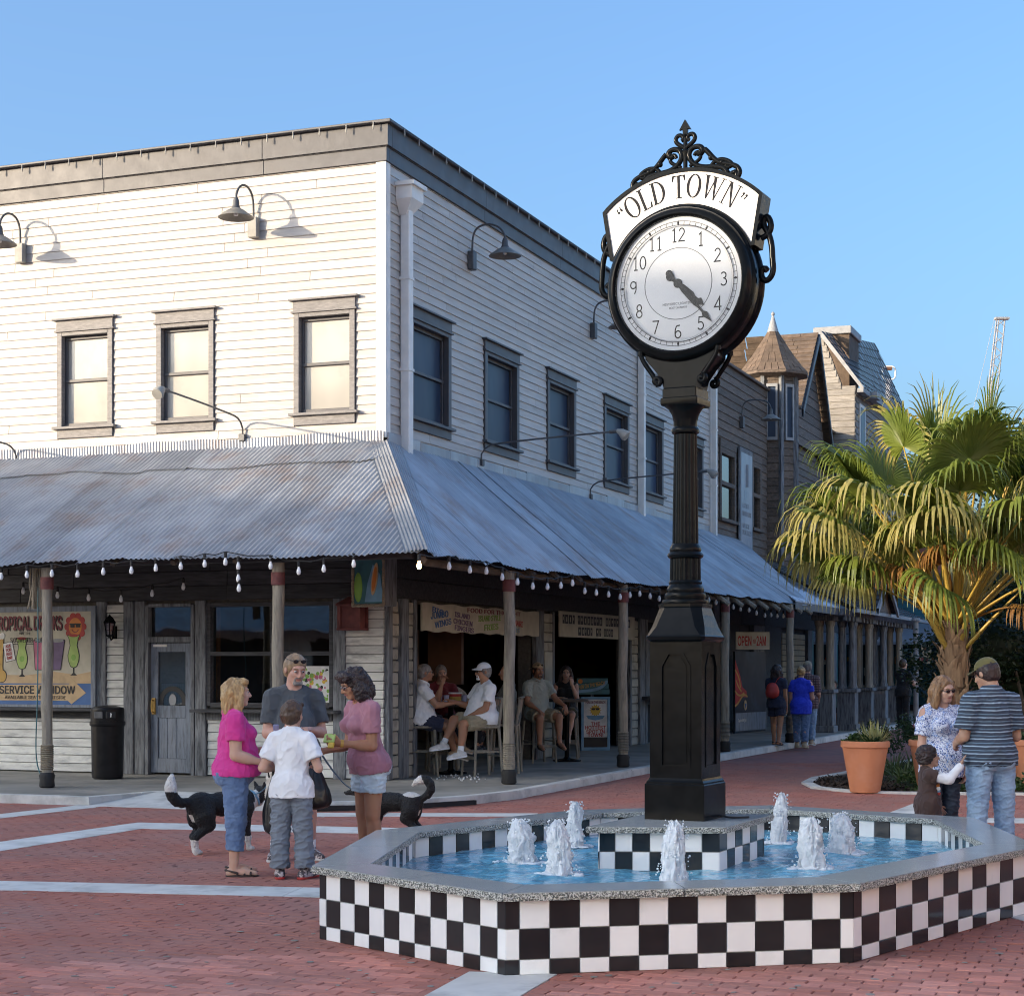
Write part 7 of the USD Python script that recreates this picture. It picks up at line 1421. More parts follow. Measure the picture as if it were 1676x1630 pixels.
MATS['cloth_striped'] = usdkit.material(stage, '/World/Looks/cloth_striped', n, [('geo.object', 'sep.vector'), ('geo.object', 'nn.vector'), ('nn.fac', 'mz.value1'), ('sep.z', 'mz.value3'), ('mz.value', 'm.value1'), ('m.value', 'fr.value1'), ('fr.value', 'r.fac'), ('r.color', 'p.base_color'), ('geo.object', 'nz.vector'), ('nz.fac', 'b.height'), ('b.normal', 'p.normal')], surface='p.BSDF')
n = {'geo': ('texture_coordinate', {}), 'v': ('voronoi_texture', {'scale': 22.0}), 'v2': ('voronoi_texture', {'scale': 46.0, 'feature': 'distance_to_edge'}), 'r': ('rgb_ramp', {'interpolate': False, 'ramp': [(0, (.70, .73, .80)), (.22, (.05, .10, .34)), (.36, (.60, .66, .78)), (.50, (.03, .05, .18)), (.66, (.22, .34, .62))]}), 'r2': ('rgb_ramp', {'ramp': [(.05, (1, 1, 1)), (.10, (0, 0, 0))]}), 'mx': ('mix', {'color2': (.72, .75, .82)}), 'p': ('principled_bsdf', {'roughness': .85})}
MATS['cloth_floral'] = usdkit.material(stage, '/World/Looks/cloth_floral', n, [('geo.object', 'v.vector'), ('geo.object', 'v2.vector'), ('v.distance', 'r.fac'), ('v2.distance', 'r2.fac'), ('r2.color', 'mx.fac'), ('r.color', 'mx.color1'), ('mx.color', 'p.base_color')], surface='p.BSDF')
n = {'geo': ('texture_coordinate', {}), 'w': ('wave_texture', {'scale': 9.0, 'bands_direction': 'z'}), 'w2': ('wave_texture', {'scale': 9.0, 'bands_direction': 'x'}), 'a': ('mix', {'mix_type': 'multiply', 'fac': .8}), 'r': ('rgb_ramp', {'ramp': [(.1, (.05, .04, .05)), (.5, (.20, .08, .08)), (.8, (.30, .26, .24))]}), 'p': ('principled_bsdf', {'roughness': .85})}
MATS['cloth_plaid'] = usdkit.material(stage, '/World/Looks/cloth_plaid', n, [('geo.object', 'w.vector'), ('geo.object', 'w2.vector'), ('w.color', 'a.color1'), ('w2.color', 'a.color2'), ('a.color', 'r.fac'), ('r.color', 'p.base_color')], surface='p.BSDF')

def hand_prims(wr, d, pn, side, s=1.0, curl=35, spread=4):
    """palm and five bent fingers; d along the hand, pn out of the palm, side +1 when the thumb lies on d x pn's positive side"""
    d = unit(d); pn = unit(np.asarray(pn) - d * (np.asarray(pn) @ d)); ac = np.cross(d, pn) * side; out = []
    R = np.stack([ac, d, pn]); pc_ = wr + d * .045 * s; out.append(E(pc_, np.array([.040, .050, .015]) * s, R)); out.append(C(wr - d * .01 * s, pc_, .017 * s, .018 * s))
    for k, (o, L) in enumerate(zip((.031, .0105, -.0105, -.030), (.070, .078, .072, .058))):
        b = wr + (d * .084 + ac * o) * s; ang = math.radians(spread * (1.5 - k)); dd = d * math.cos(ang) + ac * math.sin(ang); th = math.radians(curl * (.5 + .12 * k)); p = b
        for j, (fr_a, rr) in enumerate(((.45, .0094), (.31, .0086), (.24, .0078))):
            v = dd * math.cos(th) + pn * math.sin(th); q = p + v * L * fr_a * s; pr = C(p, q, rr * s, (rr - .0007) * s); pr.k = .004; out.append(pr); p = q; th += math.radians(curl * .85)
    tb = wr + (d * .022 + ac * .030) * s; t1 = tb + unit(d * .62 + ac * .62 + pn * .40) * .038 * s; t2 = t1 + unit(d * .86 + ac * .2 + pn * (.35 + .004 * curl)) * .030 * s
    for q, w in ((C(tb, t1, .0125 * s, .0105 * s), .008), (C(t1, t2, .0103 * s, .0085 * s), .004)): q.k = w; out.append(q)
    return out
def human(label, H, loc, face, arms, legs=None, head=(0, 0, 0), lean=0, wide=1.0, belly=0.0, bust=0.0, skin='skin_fair', top=None, bottom=None, shoes=None, hair=None, res=.0071, sit=None, group=None, cap=None, glasses=None, beard=None, neckcut=.055, turn=0, hs=1.0, chubby=1.0):
    """arms, legs: {'l': (upper direction, lower direction, hand direction or None, palm normal, curl)}; local axes: x to the person's right, y ahead, z up"""
    loc = np.asarray(loc, float); psi = math.atan2(face[1], face[0]) - math.pi / 2; RW = rot('z', math.degrees(psi))
    t = thing('person', label, 'person', loc, group)
    S = H; hipz = .515 * S
    legs = legs or {'l': ((-.015, 0, -1), (0, -.03, -1)), 'r': ((.015, 0, -1), (0, -.03, -1))}
    TL, SL = .243 * S, .232 * S; kn, an, hp = {}, {}, {}
    for s_, sx in (('l', -1), ('r', 1)):
        hp[s_] = np.array([sx * .052 * S * (.6 + .4 * wide), 0, 0]); kn[s_] = hp[s_] + unit(legs[s_][0]) * TL; an[s_] = kn[s_] + unit(legs[s_][1]) * SL
    base = (-min(an['l'][2], an['r'][2]) + .040 * S) if sit is None else sit
    off = np.array([0, 0, base]);
    for q in (hp, kn, an):
        for s_ in q: q[s_] = q[s_] + off
    RLn = rot('z', turn) @ rot('x', -lean)
    def up(x, y, z): return off + RLn @ (np.array([x, y, z - .515]) * S)
    w = wide; T = []
    T += [E(up(0, -.004, .525), np.array([.090 * w, .066 * (.5 + .5 * w), .068]) * S), E(up(0, .008 + belly * .5, .60), np.array([.080 * w, .062 * (.4 + .6 * w) + belly, .085]) * S, RLn.T), E(up(0, 0, .715), np.array([.090 * (.35 + .65 * w), .064 * (.5 + .5 * w), .105]) * S, RLn.T),
          C(up(-.085 * (.45 + .55 * w), -.006, .783), up(0, -.012, .812), .031 * S, .040 * S), C(up(0, -.012, .80), up(0, .010, .862), .038 * S, .031 * S), E(up(-.042, -.040, .500), np.array([.050 * w, .048 * w, .052]) * S), E(up(.042, -.040, .500), np.array([.050 * w, .048 * w, .052]) * S), C(up(.085 * (.45 + .55 * w), -.006, .783), up(0, -.012, .812), .031 * S, .040 * S)]
    if bust: T += [E(up(sx * .040, .052 + bust * .2, .715), np.array([.040, .036 + bust, .038]) * S) for sx in (-1, 1)]
    Lg = []
    for s_ in 'lr':
        a, b, c = hp[s_], kn[s_], an[s_]; cw_ = chubby * (.6 + .4 * w); mid = b + (c - b) * .33; bk = np.cross(unit(c - b), [1, 0, 0]); bk = bk if bk[1] < 0 else -bk
        q = [C(a, b, .057 * S * cw_, .036 * S * cw_), C(b, c, .034 * S * cw_, .0215 * S), E(mid + bk * .010 * S, np.array([.031, .031, .075]) * S * [cw_, cw_, 1], np.stack([[1, 0, 0], unit(np.cross(unit(c - b), [1, 0, 0])), unit(c - b)]))]; Lg += q
    A, hands, el, wr, sh = [], [], {}, {}, {}
    UA, FA = .172 * S, .148 * S
    for s_, sx in (('l', -1), ('r', 1)):
        sh[s_] = up(sx * .098 * (.5 + .5 * w), -.004, .779); u_, f_, hd_, pn_, curl_ = arms[s_]
        el[s_] = sh[s_] + unit(u_) * UA; wr[s_] = el[s_] + unit(f_) * FA; cw_ = chubby * (.5 + .5 * w)
        A += [C(sh[s_], el[s_], .034 * S * cw_, .0245 * S * cw_), C(el[s_], wr[s_], .0245 * S * cw_, .0155 * S), E(el[s_] + unit(f_) * FA * .28, np.array([.026, .026, .05]) * S * cw_, np.stack([unit(np.cross(unit(f_), [.3, .1, .9])), unit(np.cross(unit(f_), np.cross(unit(f_), [.3, .1, .9]))), unit(f_)]))]
        hands += hand_prims(wr[s_] + unit(f_) * .006, hd_ if hd_ is not None else f_, pn_, sx, S / 1.72 * hs, curl_)
    # head
    hsz = (.140 * S if S > 1.5 else .152 * S if S > 1.2 else .19 * S) / .226; RH = rot('z', turn + head[0]) @ rot('x', head[1]) @ rot('y', head[2]); piv = up(0, .004, .868); hc = piv + RH @ np.array([0, .012, .078]) * hsz * (1.0 if S > 1.2 else 1.0)
    def hp_(x, y, z): return hc + RH @ (np.array([x, y, z]) * hsz)
    RHt = RH.T; Hd = [E(hp_(0, -.012, .030), np.array([.074, .093, .084]) * hsz, RHt), E(hp_(0, .030, -.036), np.array([.056, .064, .070]) * hsz, RHt), C(hp_(-.018, .066, -.088), hp_(.018, .066, -.088), .020 * hsz, .020 * hsz), E(hp_(.034, .058, -.022), np.array([.026, .026, .026]) * hsz, RHt), E(hp_(-.034, .058, -.022), np.array([.026, .026, .026]) * hsz, RHt), C(hp_(-.036, .074, .026), hp_(.036, .074, .026), .012 * hsz, .012 * hsz), C(piv - RH @ [0, .02, .03] * hsz, hp_(0, -.02, -.04), .046 * hsz, .050 * hsz)]
    ns = [C(hp_(0, .088, .012), hp_(0, .108, -.026), .0085 * hsz, .0125 * hsz), C(hp_(-.011, .098, -.030), hp_(.011, .098, -.030), .009 * hsz, .009 * hsz)]
    for q in ns: q.k = .008
    ears = [E(hp_(sx * .076, -.008, -.004), np.array([.010, .019, .030]) * hsz, RHt) for sx in (-1, 1)]
    for q in ears: q.k = .008
    Hd += ns + ears; cuts = [(E(hp_(sx * .030, .100, .006), np.array([.018, .014, .011]) * hsz, RHt), .012) for sx in (-1, 1)]
    def world(V): return V @ RW.T + loc
    def ob(name, V, F_, mat, **k): return obj(name, (world(np.asarray(V)), F_), mat, t, smooth=k.pop('smooth', True), **k)
    feet = []
    for s_ in 'lr':
        fd = legs[s_][2] if len(legs[s_]) > 2 else (0, 1, 0); fd = unit(fd); h0 = an[s_] + np.array([0, 0, -.018 * S]); feet += [C(h0 - fd * .020 * S, h0 + fd * .05 * S, .020 * S, .022 * S), C(h0 + fd * .05 * S, h0 + fd * .105 * S + [0, 0, -.006 * S], .022 * S, .014 * S)]
    body = T + Lg + A + Hd + feet + hands
    V, F_ = skin_mesh(body, res, .018, cuts=cuts); ob('body', V, F_, skin)
    # face
    for sx in (-1, 1):
        v, f = ico(hp_(sx * .030, .0805, .004), .0112 * hsz, 2); ob('eye', v, f, 'eye_white'); v, f = ico(hp_(sx * .030, .0885, .003), .0066 * hsz, 1); ob('iris', v, f, 'eye_dark')
        if hair: m = MB().tube(bez([hp_(sx * .014, .092, .024), hp_(sx * .031, .091, .030), hp_(sx * .048, .080, .023)], 7), .0032 * hsz, 5); q = m.tm(); ob('eyebrow', q.vertices, q.faces, hair[1])
    m = MB().tube(bez([hp_(-.023, .082, -.058), hp_(-.010, .092, -.056), hp_(0, .093, -.058), hp_(.010, .092, -.056), hp_(.023, .082, -.058)], 11), np.array([.002, .0042, .005, .0055, .0055, .005, .0055, .0055, .005, .0042, .002]) * hsz, 6); q = m.tm(); ob('mouth', q.vertices, q.faces, 'lip')
    if beard:
        pr = [C(hp_(-.02, .074, -.09), hp_(.02, .074, -.09), .019 * hsz, .019 * hsz), C(hp_(-.028, .076, -.055), hp_(-.024, .074, -.085), .008 * hsz, .012 * hsz), C(hp_(.028, .076, -.055), hp_(.024, .074, -.085), .008 * hsz, .012 * hsz), C(hp_(-.024, .088, -.046), hp_(.024, .088, -.046), .007 * hsz, .007 * hsz)]; v, f = skin_mesh(pr, .003, .006, amp=.002, freq=(90, 90, 90)); ob('beard', v, f, beard)
    # hair
    if hair:
        st_, hm = hair[0], hair[1]; g = .010 * hsz; cr_ = E(hp_(0, -.016, .034), np.array([.080, .097, .088]) * hsz, RHt); face_cut = E(hp_(0, .088, -.035), np.array([.074, .072, .088]) * hsz, RHt); pr, am, fq, kk = [cr_], .006, (30, 30, 30), .02; low = -.03
        if st_ == 'short': pr += [E(hp_(0, -.045, .0), np.array([.080, .064, .082]) * hsz, RHt), E(hp_(0, -.055, -.03), np.array([.062, .044, .05]) * hsz, RHt)]; low = -.075
        if st_ == 'boy': pr += [E(hp_(0, -.040, .0), np.array([.086, .074, .090]) * hsz, RHt), E(hp_(0, -.058, -.03), np.array([.066, .048, .06]) * hsz, RHt), C(hp_(-.04, .066, .085), hp_(.04, .066, .085), .022 * hsz, .022 * hsz)]; low = -.095; am = .010
        if st_ == 'bald': pr = [E(hp_(0, -.03, -.01), np.array([.082, .080, .055]) * hsz, RHt)]; low = -.06; face_cut = E(hp_(0, .06, .0), np.array([.09, .075, .10]) * hsz, RHt)
        if st_ == 'bob':
            pr += [E(hp_(0, -.045, -.02), np.array([.098, .078, .10]) * hsz, RHt)] + [C(hp_(sx * .068, .015, .03), hp_(sx * .086, .0, -.13), .036 * hsz, .036 * hsz) for sx in (-1, 1)] + [C(hp_(x, -.075, -.02), hp_(x * 1.2, -.085, -.155), .046 * hsz, .034 * hsz) for x in (-.05, 0, .05)] + [C(hp_(-.045, .054, .088), hp_(.045, .054, .088), .024 * hsz, .024 * hsz)]; low = -.20; am = .018; fq = (30, 30, 16); face_cut = E(hp_(0, .090, -.04), np.array([.064, .066, .088]) * hsz, RHt)
        if st_ == 'curly':
            rc = np.random.default_rng(int(H * 1000)); pr += [E(hp_(0, -.035, .01), np.array([.105, .098, .105]) * hsz, RHt)] + [E(hp_(sx * .085, -.01, -.07), np.array([.048, .060, .085]) * hsz, RHt) for sx in (-1, 1)] + [E(hp_(0, -.08, -.07), np.array([.090, .065, .11]) * hsz, RHt), C(hp_(-.05, .064, .085), hp_(.05, .064, .085), .034 * hsz, .034 * hsz)]; low = -.185; am = .020; fq = (34, 34, 28); face_cut = E(hp_(0, .092, -.045), np.array([.058, .062, .085]) * hsz, RHt)
        if st_ == 'afro': pr += [E(hp_(0, -.02, .04), np.array([.098, .108, .100]) * hsz, RHt), E(hp_(0, -.05, -.02), np.array([.088, .07, .07]) * hsz, RHt)]; low = -.065; am = .018; fq = (48, 48, 48); face_cut = E(hp_(0, .092, -.035), np.array([.070, .064, .082]) * hsz, RHt)
        if st_ == 'wavy':
            pr += [E(hp_(0, -.04, -.01), np.array([.092, .078, .10]) * hsz, RHt)] + [C(hp_(sx * .066, .012, .04), hp_(sx * .094, .006, -.135), .030 * hsz, .036 * hsz) for sx in (-1, 1)] + [C(hp_(x, -.07, -.02), hp_(x, -.08, -.15), .044 * hsz, .036 * hsz) for x in (-.05, .05)]; low = -.185; am = .013; fq = (40, 40, 22); face_cut = E(hp_(0, .088, -.028), np.array([.060, .064, .098]) * hsz, RHt)
        if st_ == 'bun': pr += [E(hp_(0, -.04, .0), np.array([.078, .064, .075]) * hsz, RHt), E(hp_(0, -.11, .05), np.array([.04, .035, .035]) * hsz, RHt)]; low = -.06; am = .008
        V, F_ = skin_mesh(pr, max(.0045, res * .8), kk, g * .3, cuts=[(face_cut, .012)], clip=[(hp_(0, 0, low), RH @ [0, 0, -1])], amp=am * hsz, freq=fq, seed=3, oct_=4, strand=.45, strand_f=(110, 110, 14) if st_ not in ('curly', 'afro') else (95, 95, 80)); ob('hair', V, F_, hm)
    if cap:
        cm, fwd, bdir = cap; pr = [E(hp_(0, -.014, .040), np.array([.084, .101, .090]) * hsz, RHt)]; V, F_ = skin_mesh(pr, .005, .01, clip=[(hp_(0, 0, .045), RH @ unit([0, -.10, -1]))], amp=.002); ob('cap_crown', V, F_, cm)
        a = np.radians(np.linspace(-62, 62, 15)); V = []
        for r_, dz in ((.075, .0), (.115, -.006), (.150, -.018)):
            for q in a: V.append(hp_(math.sin(q) * r_ * .86, -.014 + fwd * (math.cos(q) * r_ * 1.12), .058 + dz - .018 * (math.sin(q) ** 2)))
        V = np.array(V); V = np.vstack([V, V + RH @ [0, 0, -.006] * hsz]); k = 15; q = [[r * k + i, r * k + i + 1, (r + 1) * k + i + 1, (r + 1) * k + i] for r in range(2) for i in range(k - 1)]; q += [[45 + x for x in y[::-1]] for y in q]; q += [[30 + i, 30 + i + 1, 75 + i + 1, 75 + i] for i in range(k - 1)]; q = np.array(q); ob('cap_brim', V, np.vstack([q[:, [0, 1, 2]], q[:, [0, 2, 3]]]), cm, smooth=40)
    if glasses:
        z0, y0 = (.006, .098) if glasses == 'on' else ((.082, .074) if glasses == 'up' else (.006, .098)); m = MB()
        for sx in (-1, 1):
            Rg = RHt; v, f = ico((0, 0, 0), 1, 2); ob('lens', (v * np.array([.022, .004, .016]) * hsz) @ RH.T + hp_(sx * .031, y0, z0), f, 'dark_lens' if glasses != 'clear' else 'clear_glass'); m.tube([hp_(sx * .052, y0 - .004, z0 + .004), hp_(sx * .072, y0 - .03, z0 + .006), hp_(sx * .080, y0 - .095, z0 + .004)], .0025 * hsz, 5)
        m.tube([hp_(-.052, y0 - .004, z0 + .008), hp_(-.02, y0 + .004, z0 + .010), hp_(.02, y0 + .004, z0 + .010), hp_(.052, y0 - .004, z0 + .008)], .0028 * hsz, 5); q = m.tm(); ob('glasses_frame', q.vertices, q.faces, 'black_leather')
    # clothes follow the limbs
    def garment(name, prims, mat, g, clip, amp, cuts=(), seed=1, k=.03, freq=(13, 13, 9), fold=.75): V, F_ = skin_mesh(prims, max(res, .0065), k, g, cuts=cuts, clip=clip, amp=amp, freq=freq, seed=seed, oct_=3, fold=fold); return ob(name, V, F_, mat)
    if top:
        mat, hem, slv, g, flare = top['mat'], top.get('hem', .47), top.get('sleeve', .5), top.get('g', .012), top.get('flare', .02); pr = list(T[:4]) + T[5:]
        pr += [E(up(0, .006 + belly * .4, .54), np.array([.089 * w + flare, .075 * (.4 + .6 * w) + belly + flare, .09]) * S, RLn.T)]
        pr += [E(up(0, .006 + belly * .35, .635), np.array([.085 * (.3 + .7 * w) + flare * .4, .062 * (.4 + .6 * w) + belly * .8, .13]) * S, RLn.T)] + [C(hp[s_], hp[s_] + (kn[s_] - hp[s_]) * (.3 if sit is None else .06), .060 * S * chubby * (.6 + .4 * w) + .013, .057 * S * chubby * (.6 + .4 * w) + .013) for s_ in 'lr']
        if hem < .47: pr += [C(up(0, 0, .52), up(0, 0, hem - .02), (.080 * w + flare) * S, (.085 * w + flare) * S)]
        for s_ in 'lr':
            if slv <= 0: continue
            d_ = unit(el[s_] - sh[s_]); e_ = sh[s_] + (el[s_] - sh[s_]) * min(slv, 1); q = C(sh[s_], e_ + d_ * .02, .0375 * S * chubby * (.5 + .5 * w), .0305 * S * (.6 + .4 * w) * (chubby ** .5) + top.get('sflare', .006)); q.end = (e_, d_); pr.append(q)
            if slv > 1: e2 = el[s_] + (wr[s_] - el[s_]) * (slv - 1); d2 = unit(wr[s_] - el[s_]); q = C(el[s_], e2, .028 * S, .021 * S); q.end = (e2, d2); pr.append(q)
        hz = up(0, 0, hem); ncut = [(E(up(0, .030, .866), np.array([.052, .06, neckcut]) * S), .008)]
        if top.get('vneck'): ncut.append((C(up(0, .055, .84), up(0, .085, .765), .030 * S, .012 * S), .006))
        if top.get('cold'): ncut += [(E(sh[s_] + np.array([(-1 if s_ == 'l' else 1) * .018, 0, .004]) * S, np.array([.034, .036, .038]) * S), .008) for s_ in 'lr']
        garment('top', pr, mat, g, [(hz, RLn @ [0, 0, -1])], top.get('amp', .010), ncut, seed=int(H * 100) % 17)
        if top.get('collar'): m = MB().tube(bez([up(.0, .050, .812), up(-.036, .022, .838), up(-.043, -.018, .846), up(0, -.044, .850), up(.043, -.018, .846), up(.036, .022, .838), up(.0, .050, .812)], 18), .0085 * S, 6, flat=1.4); q = m.tm(); ob('collar', q.vertices, q.faces, mat)
    if bottom:
        mat, end, g, fl = bottom['mat'], bottom['end'], bottom.get('g', .008), bottom.get('flare', .0); pr = [T[0], T[5], T[6], C(up(0, 0, .53), up(0, 0, .585), (.078 * w) * S, (.076 * w) * S)]
        for s_ in 'lr':
            a, b, c = hp[s_], kn[s_], an[s_]; cw_ = chubby * (.6 + .4 * w)
            if end <= 1: e_ = a + (b - a) * end; q = C(a, b, .059 * S * cw_, .040 * S * cw_ + fl); q.end = (e_, unit(b - a)); pr.append(q)
            else: e_ = b + (c - b) * (end - 1); pr.append(C(a, b, .059 * S * cw_, .041 * S * cw_)); q = C(b, c, .039 * S * cw_, .028 * S + fl); q.end = (e_, unit(c - b)); pr.append(q)
        garment('trousers' if end > 1 else 'shorts', pr, mat, g, [(up(0, 0, min(.585, (top or {}).get('hem', .56) + .022) if sit is None else .585), RLn @ [0, 0, 1])], bottom.get('amp', .009), seed=5, freq=(13, 13, 19), k=.02, fold=1.15)
    if shoes:
        for i, s_ in enumerate('lr'):
            fd = legs[s_][2] if len(legs[s_]) > 2 else (0, 1, 0); fd = unit(fd); sd = unit(np.cross(fd, ZX)); up_ = np.cross(sd, fd); h0 = an[s_] - up_ * .018 * S
            if shoes[0] == 'sandal':
                sole = E(h0 + fd * .042 * S - up_ * .017 * S, np.array([.028, .086, .008]) * S, np.stack([sd, fd, up_])); v, f = skin_mesh([sole], .005, .01); ob('sandal_sole', v, f, shoes[1])
                m = MB()
                for y0 in (.02, .055, .085): m.tube(bez([h0 + (fd * y0 - sd * .027 - up_ * .012) * S, h0 + (fd * y0 + up_ * (.018 - y0 * .12)) * S, h0 + (fd * y0 + sd * .027 - up_ * .012) * S], 9), .006 * S, 5, flat=.5)
                m.tube(bez([h0 + (fd * .02 - sd * .026) * S, h0 + (-fd * .042 + up_ * .012) * S, h0 + (fd * .02 + sd * .026) * S], 9), .006 * S, 5); q = m.tm(); ob('sandal_strap', q.vertices, q.faces, shoes[1])
            else:
                pr = [C(h0 - fd * .026 * S, h0 + fd * .05 * S, .024 * S, .025 * S), C(h0 + fd * .05 * S, h0 + fd * .108 * S - up_ * .006 * S, .025 * S, .018 * S), C(h0 - fd * .015 * S, an[s_] + up_ * .012 * S, .024 * S, .024 * S)]; v, f = skin_mesh(pr, .006, .015, .004, clip=[(h0 - up_ * .014 * S, -up_)]); ob('shoe', v, f, shoes[1])
                so = [C(h0 - fd * .026 * S - up_ * .012 * S, h0 + fd * .105 * S - up_ * .012 * S, .027 * S, .022 * S)]; v, f = skin_mesh(so, .005, .01, .003, clip=[(h0 - up_ * .0215 * S, -up_), (h0 - up_ * .008 * S, up_)]); ob('sole', v, f, shoes[2] if len(shoes) > 2 else 'shoe_white')
                if len(shoes) > 3: q = C(an[s_], an[s_] + unit(kn[s_] - an[s_]) * .05 * S, .024 * S, .024 * S); v, f = skin_mesh([q], .006, .01, .003, amp=.002); ob('sock', v, f, shoes[3])
    J = {'hand_l': world((wr['l'] + unit(arms['l'][2] if arms['l'][2] is not None else arms['l'][1]) * .07)[None])[0], 'hand_r': world((wr['r'] + unit(arms['r'][2] if arms['r'][2] is not None else arms['r'][1]) * .07)[None])[0], 'up': lambda x, y, z: world(up(x, y, z)[None])[0], 'sh': {k: world(v[None])[0] for k, v in sh.items()}, 'el': {k: world(v[None])[0] for k, v in el.items()}, 'wr': {k: world(v[None])[0] for k, v in wr.items()}, 'R': RW, 'head': lambda x, y, z: world(hp_(x, y, z)[None])[0]}
    return t, J
# ---- the group by the fountain
HANG = ((.10, .02, -1), (.02, .25, -1), None, (-1, 0, 0), 30)
def X_(u, Y): return (u - CX) / F * Y
Y1 = 14.35; W1, J1 = human('woman in a magenta tee and blue cropped jeans holding a bottle and a black bag', 1.62, (X_(384, Y1), Y1, 0), (.95, .22), {'r': ((.10, .0, -1), (-.06, 1, -.28), None, (-1, .0, -.2), 45), 'l': ((-.14, .12, -1), (.12, 1, .10), None, (1, 0, 0), 50)}, {'l': ((-.03, .06, -1), (-.01, -.06, -1), (-.1, 1, 0)), 'r': ((.03, .0, -1), (.01, -.04, -1), (.15, 1, 0))}, head=(3, 0, 0), wide=1.26, belly=.02, bust=.010, skin='skin_fair', top={'mat': 'cloth_magenta', 'hem': .50, 'sleeve': .58, 'flare': .012, 'sflare': .012, 'g': .010}, bottom={'mat': 'denim', 'end': 1.60, 'flare': .016, 'amp': .006}, shoes=('sandal', 'sandal_leather'), hair=('bob', 'hair_blond'))
Y2 = 15.5; W2, J2 = human('big man in a charcoal tee and pale shorts with sunglasses pushed up on grey hair', 1.83, (X_(481, Y2), Y2, 0), (.28, -.96), {'r': ((.16, .12, -1), (-.55, .85, .02), None, (-.3, 0, -1), 55), 'l': ((-.16, .16, -1), (.55, .85, .12), None, (.3, 0, -1), 55)}, {'l': ((-.10, .0, -1), (-.02, -.03, -1), (-.3, 1, 0)), 'r': ((.12, .0, -1), (.02, -.03, -1), (.35, 1, 0))}, head=(12, -14, 0), wide=1.08, belly=.05, skin='skin_pink', top={'mat': 'cloth_charcoal', 'hem': .44, 'sleeve': .74, 'sflare': .013, 'flare': .018, 'g': .009}, bottom={'mat': 'cloth_cream', 'end': .92, 'flare': .022}, shoes=('shoe', 'shoe_mix', 'shoe_white', 'cloth_white'), hair=('short', 'hair_sandy'), beard='hair_grey', glasses='up')
Y3 = 14.12; W3, J3 = human('boy in a white tee and grey trousers seen from behind', 1.43, (X_(477, Y3), Y3, 0), (.12, .99), {'l': ((-.42, -.10, -1), (.30, .95, -.1), None, (0, 0, -1), 40), 'r': ((.40, -.06, -1), (-.30, .95, .05), None, (0, 0, -1), 40)}, {'l': ((-.05, .0, -1), (-.01, -.02, -1), (-.3, 1, 0)), 'r': ((.08, .0, -1), (.03, -.02, -1), (.4, 1, 0))}, head=(-14, -6, 0), wide=.92, skin='skin_fair', top={'mat': 'cloth_white', 'hem': .455, 'sleeve': .66, 'sflare': .022, 'flare': .016, 'g': .011, 'amp': .009}, bottom={'mat': 'cloth_grey', 'end': 1.90, 'flare': .022, 'g': .016, 'amp': .011}, shoes=('shoe', 'shoe_mix', 'paint_red'), hair=('boy', 'hair_brown'))
Y4 = 14.75; W4, J4 = human('woman with curly dark hair in mauve tee and pale denim shorts', 1.72, (X_(604, Y4), Y4, 0), (-.86, -.50), {'l': ((.02, -.04, -1), (.25, 1, .10), None, (.8, 0, .5), 50), 'r': ((.06, .10, -1), (-.10, 1, -.20), None, (-1, 0, 0), 60)}, {'l': ((-.01, .03, -1), (-.01, -.05, -1), (-.1, 1, 0)), 'r': ((.05, .0, -1), (.02, -.05, -1), (.2, 1, 0))}, head=(-6, -24, -6), lean=9, wide=1.02, bust=.007, skin='skin_tan', top={'mat': 'cloth_mauve', 'hem': .475, 'sleeve': .62, 'sflare': .014, 'flare': .012, 'g': .010, 'vneck': True}, bottom={'mat': 'denim_pale', 'end': .56, 'flare': .02}, shoes=('sandal', 'tan_leather'), hair=('curly', 'hair_black'), glasses='clear')
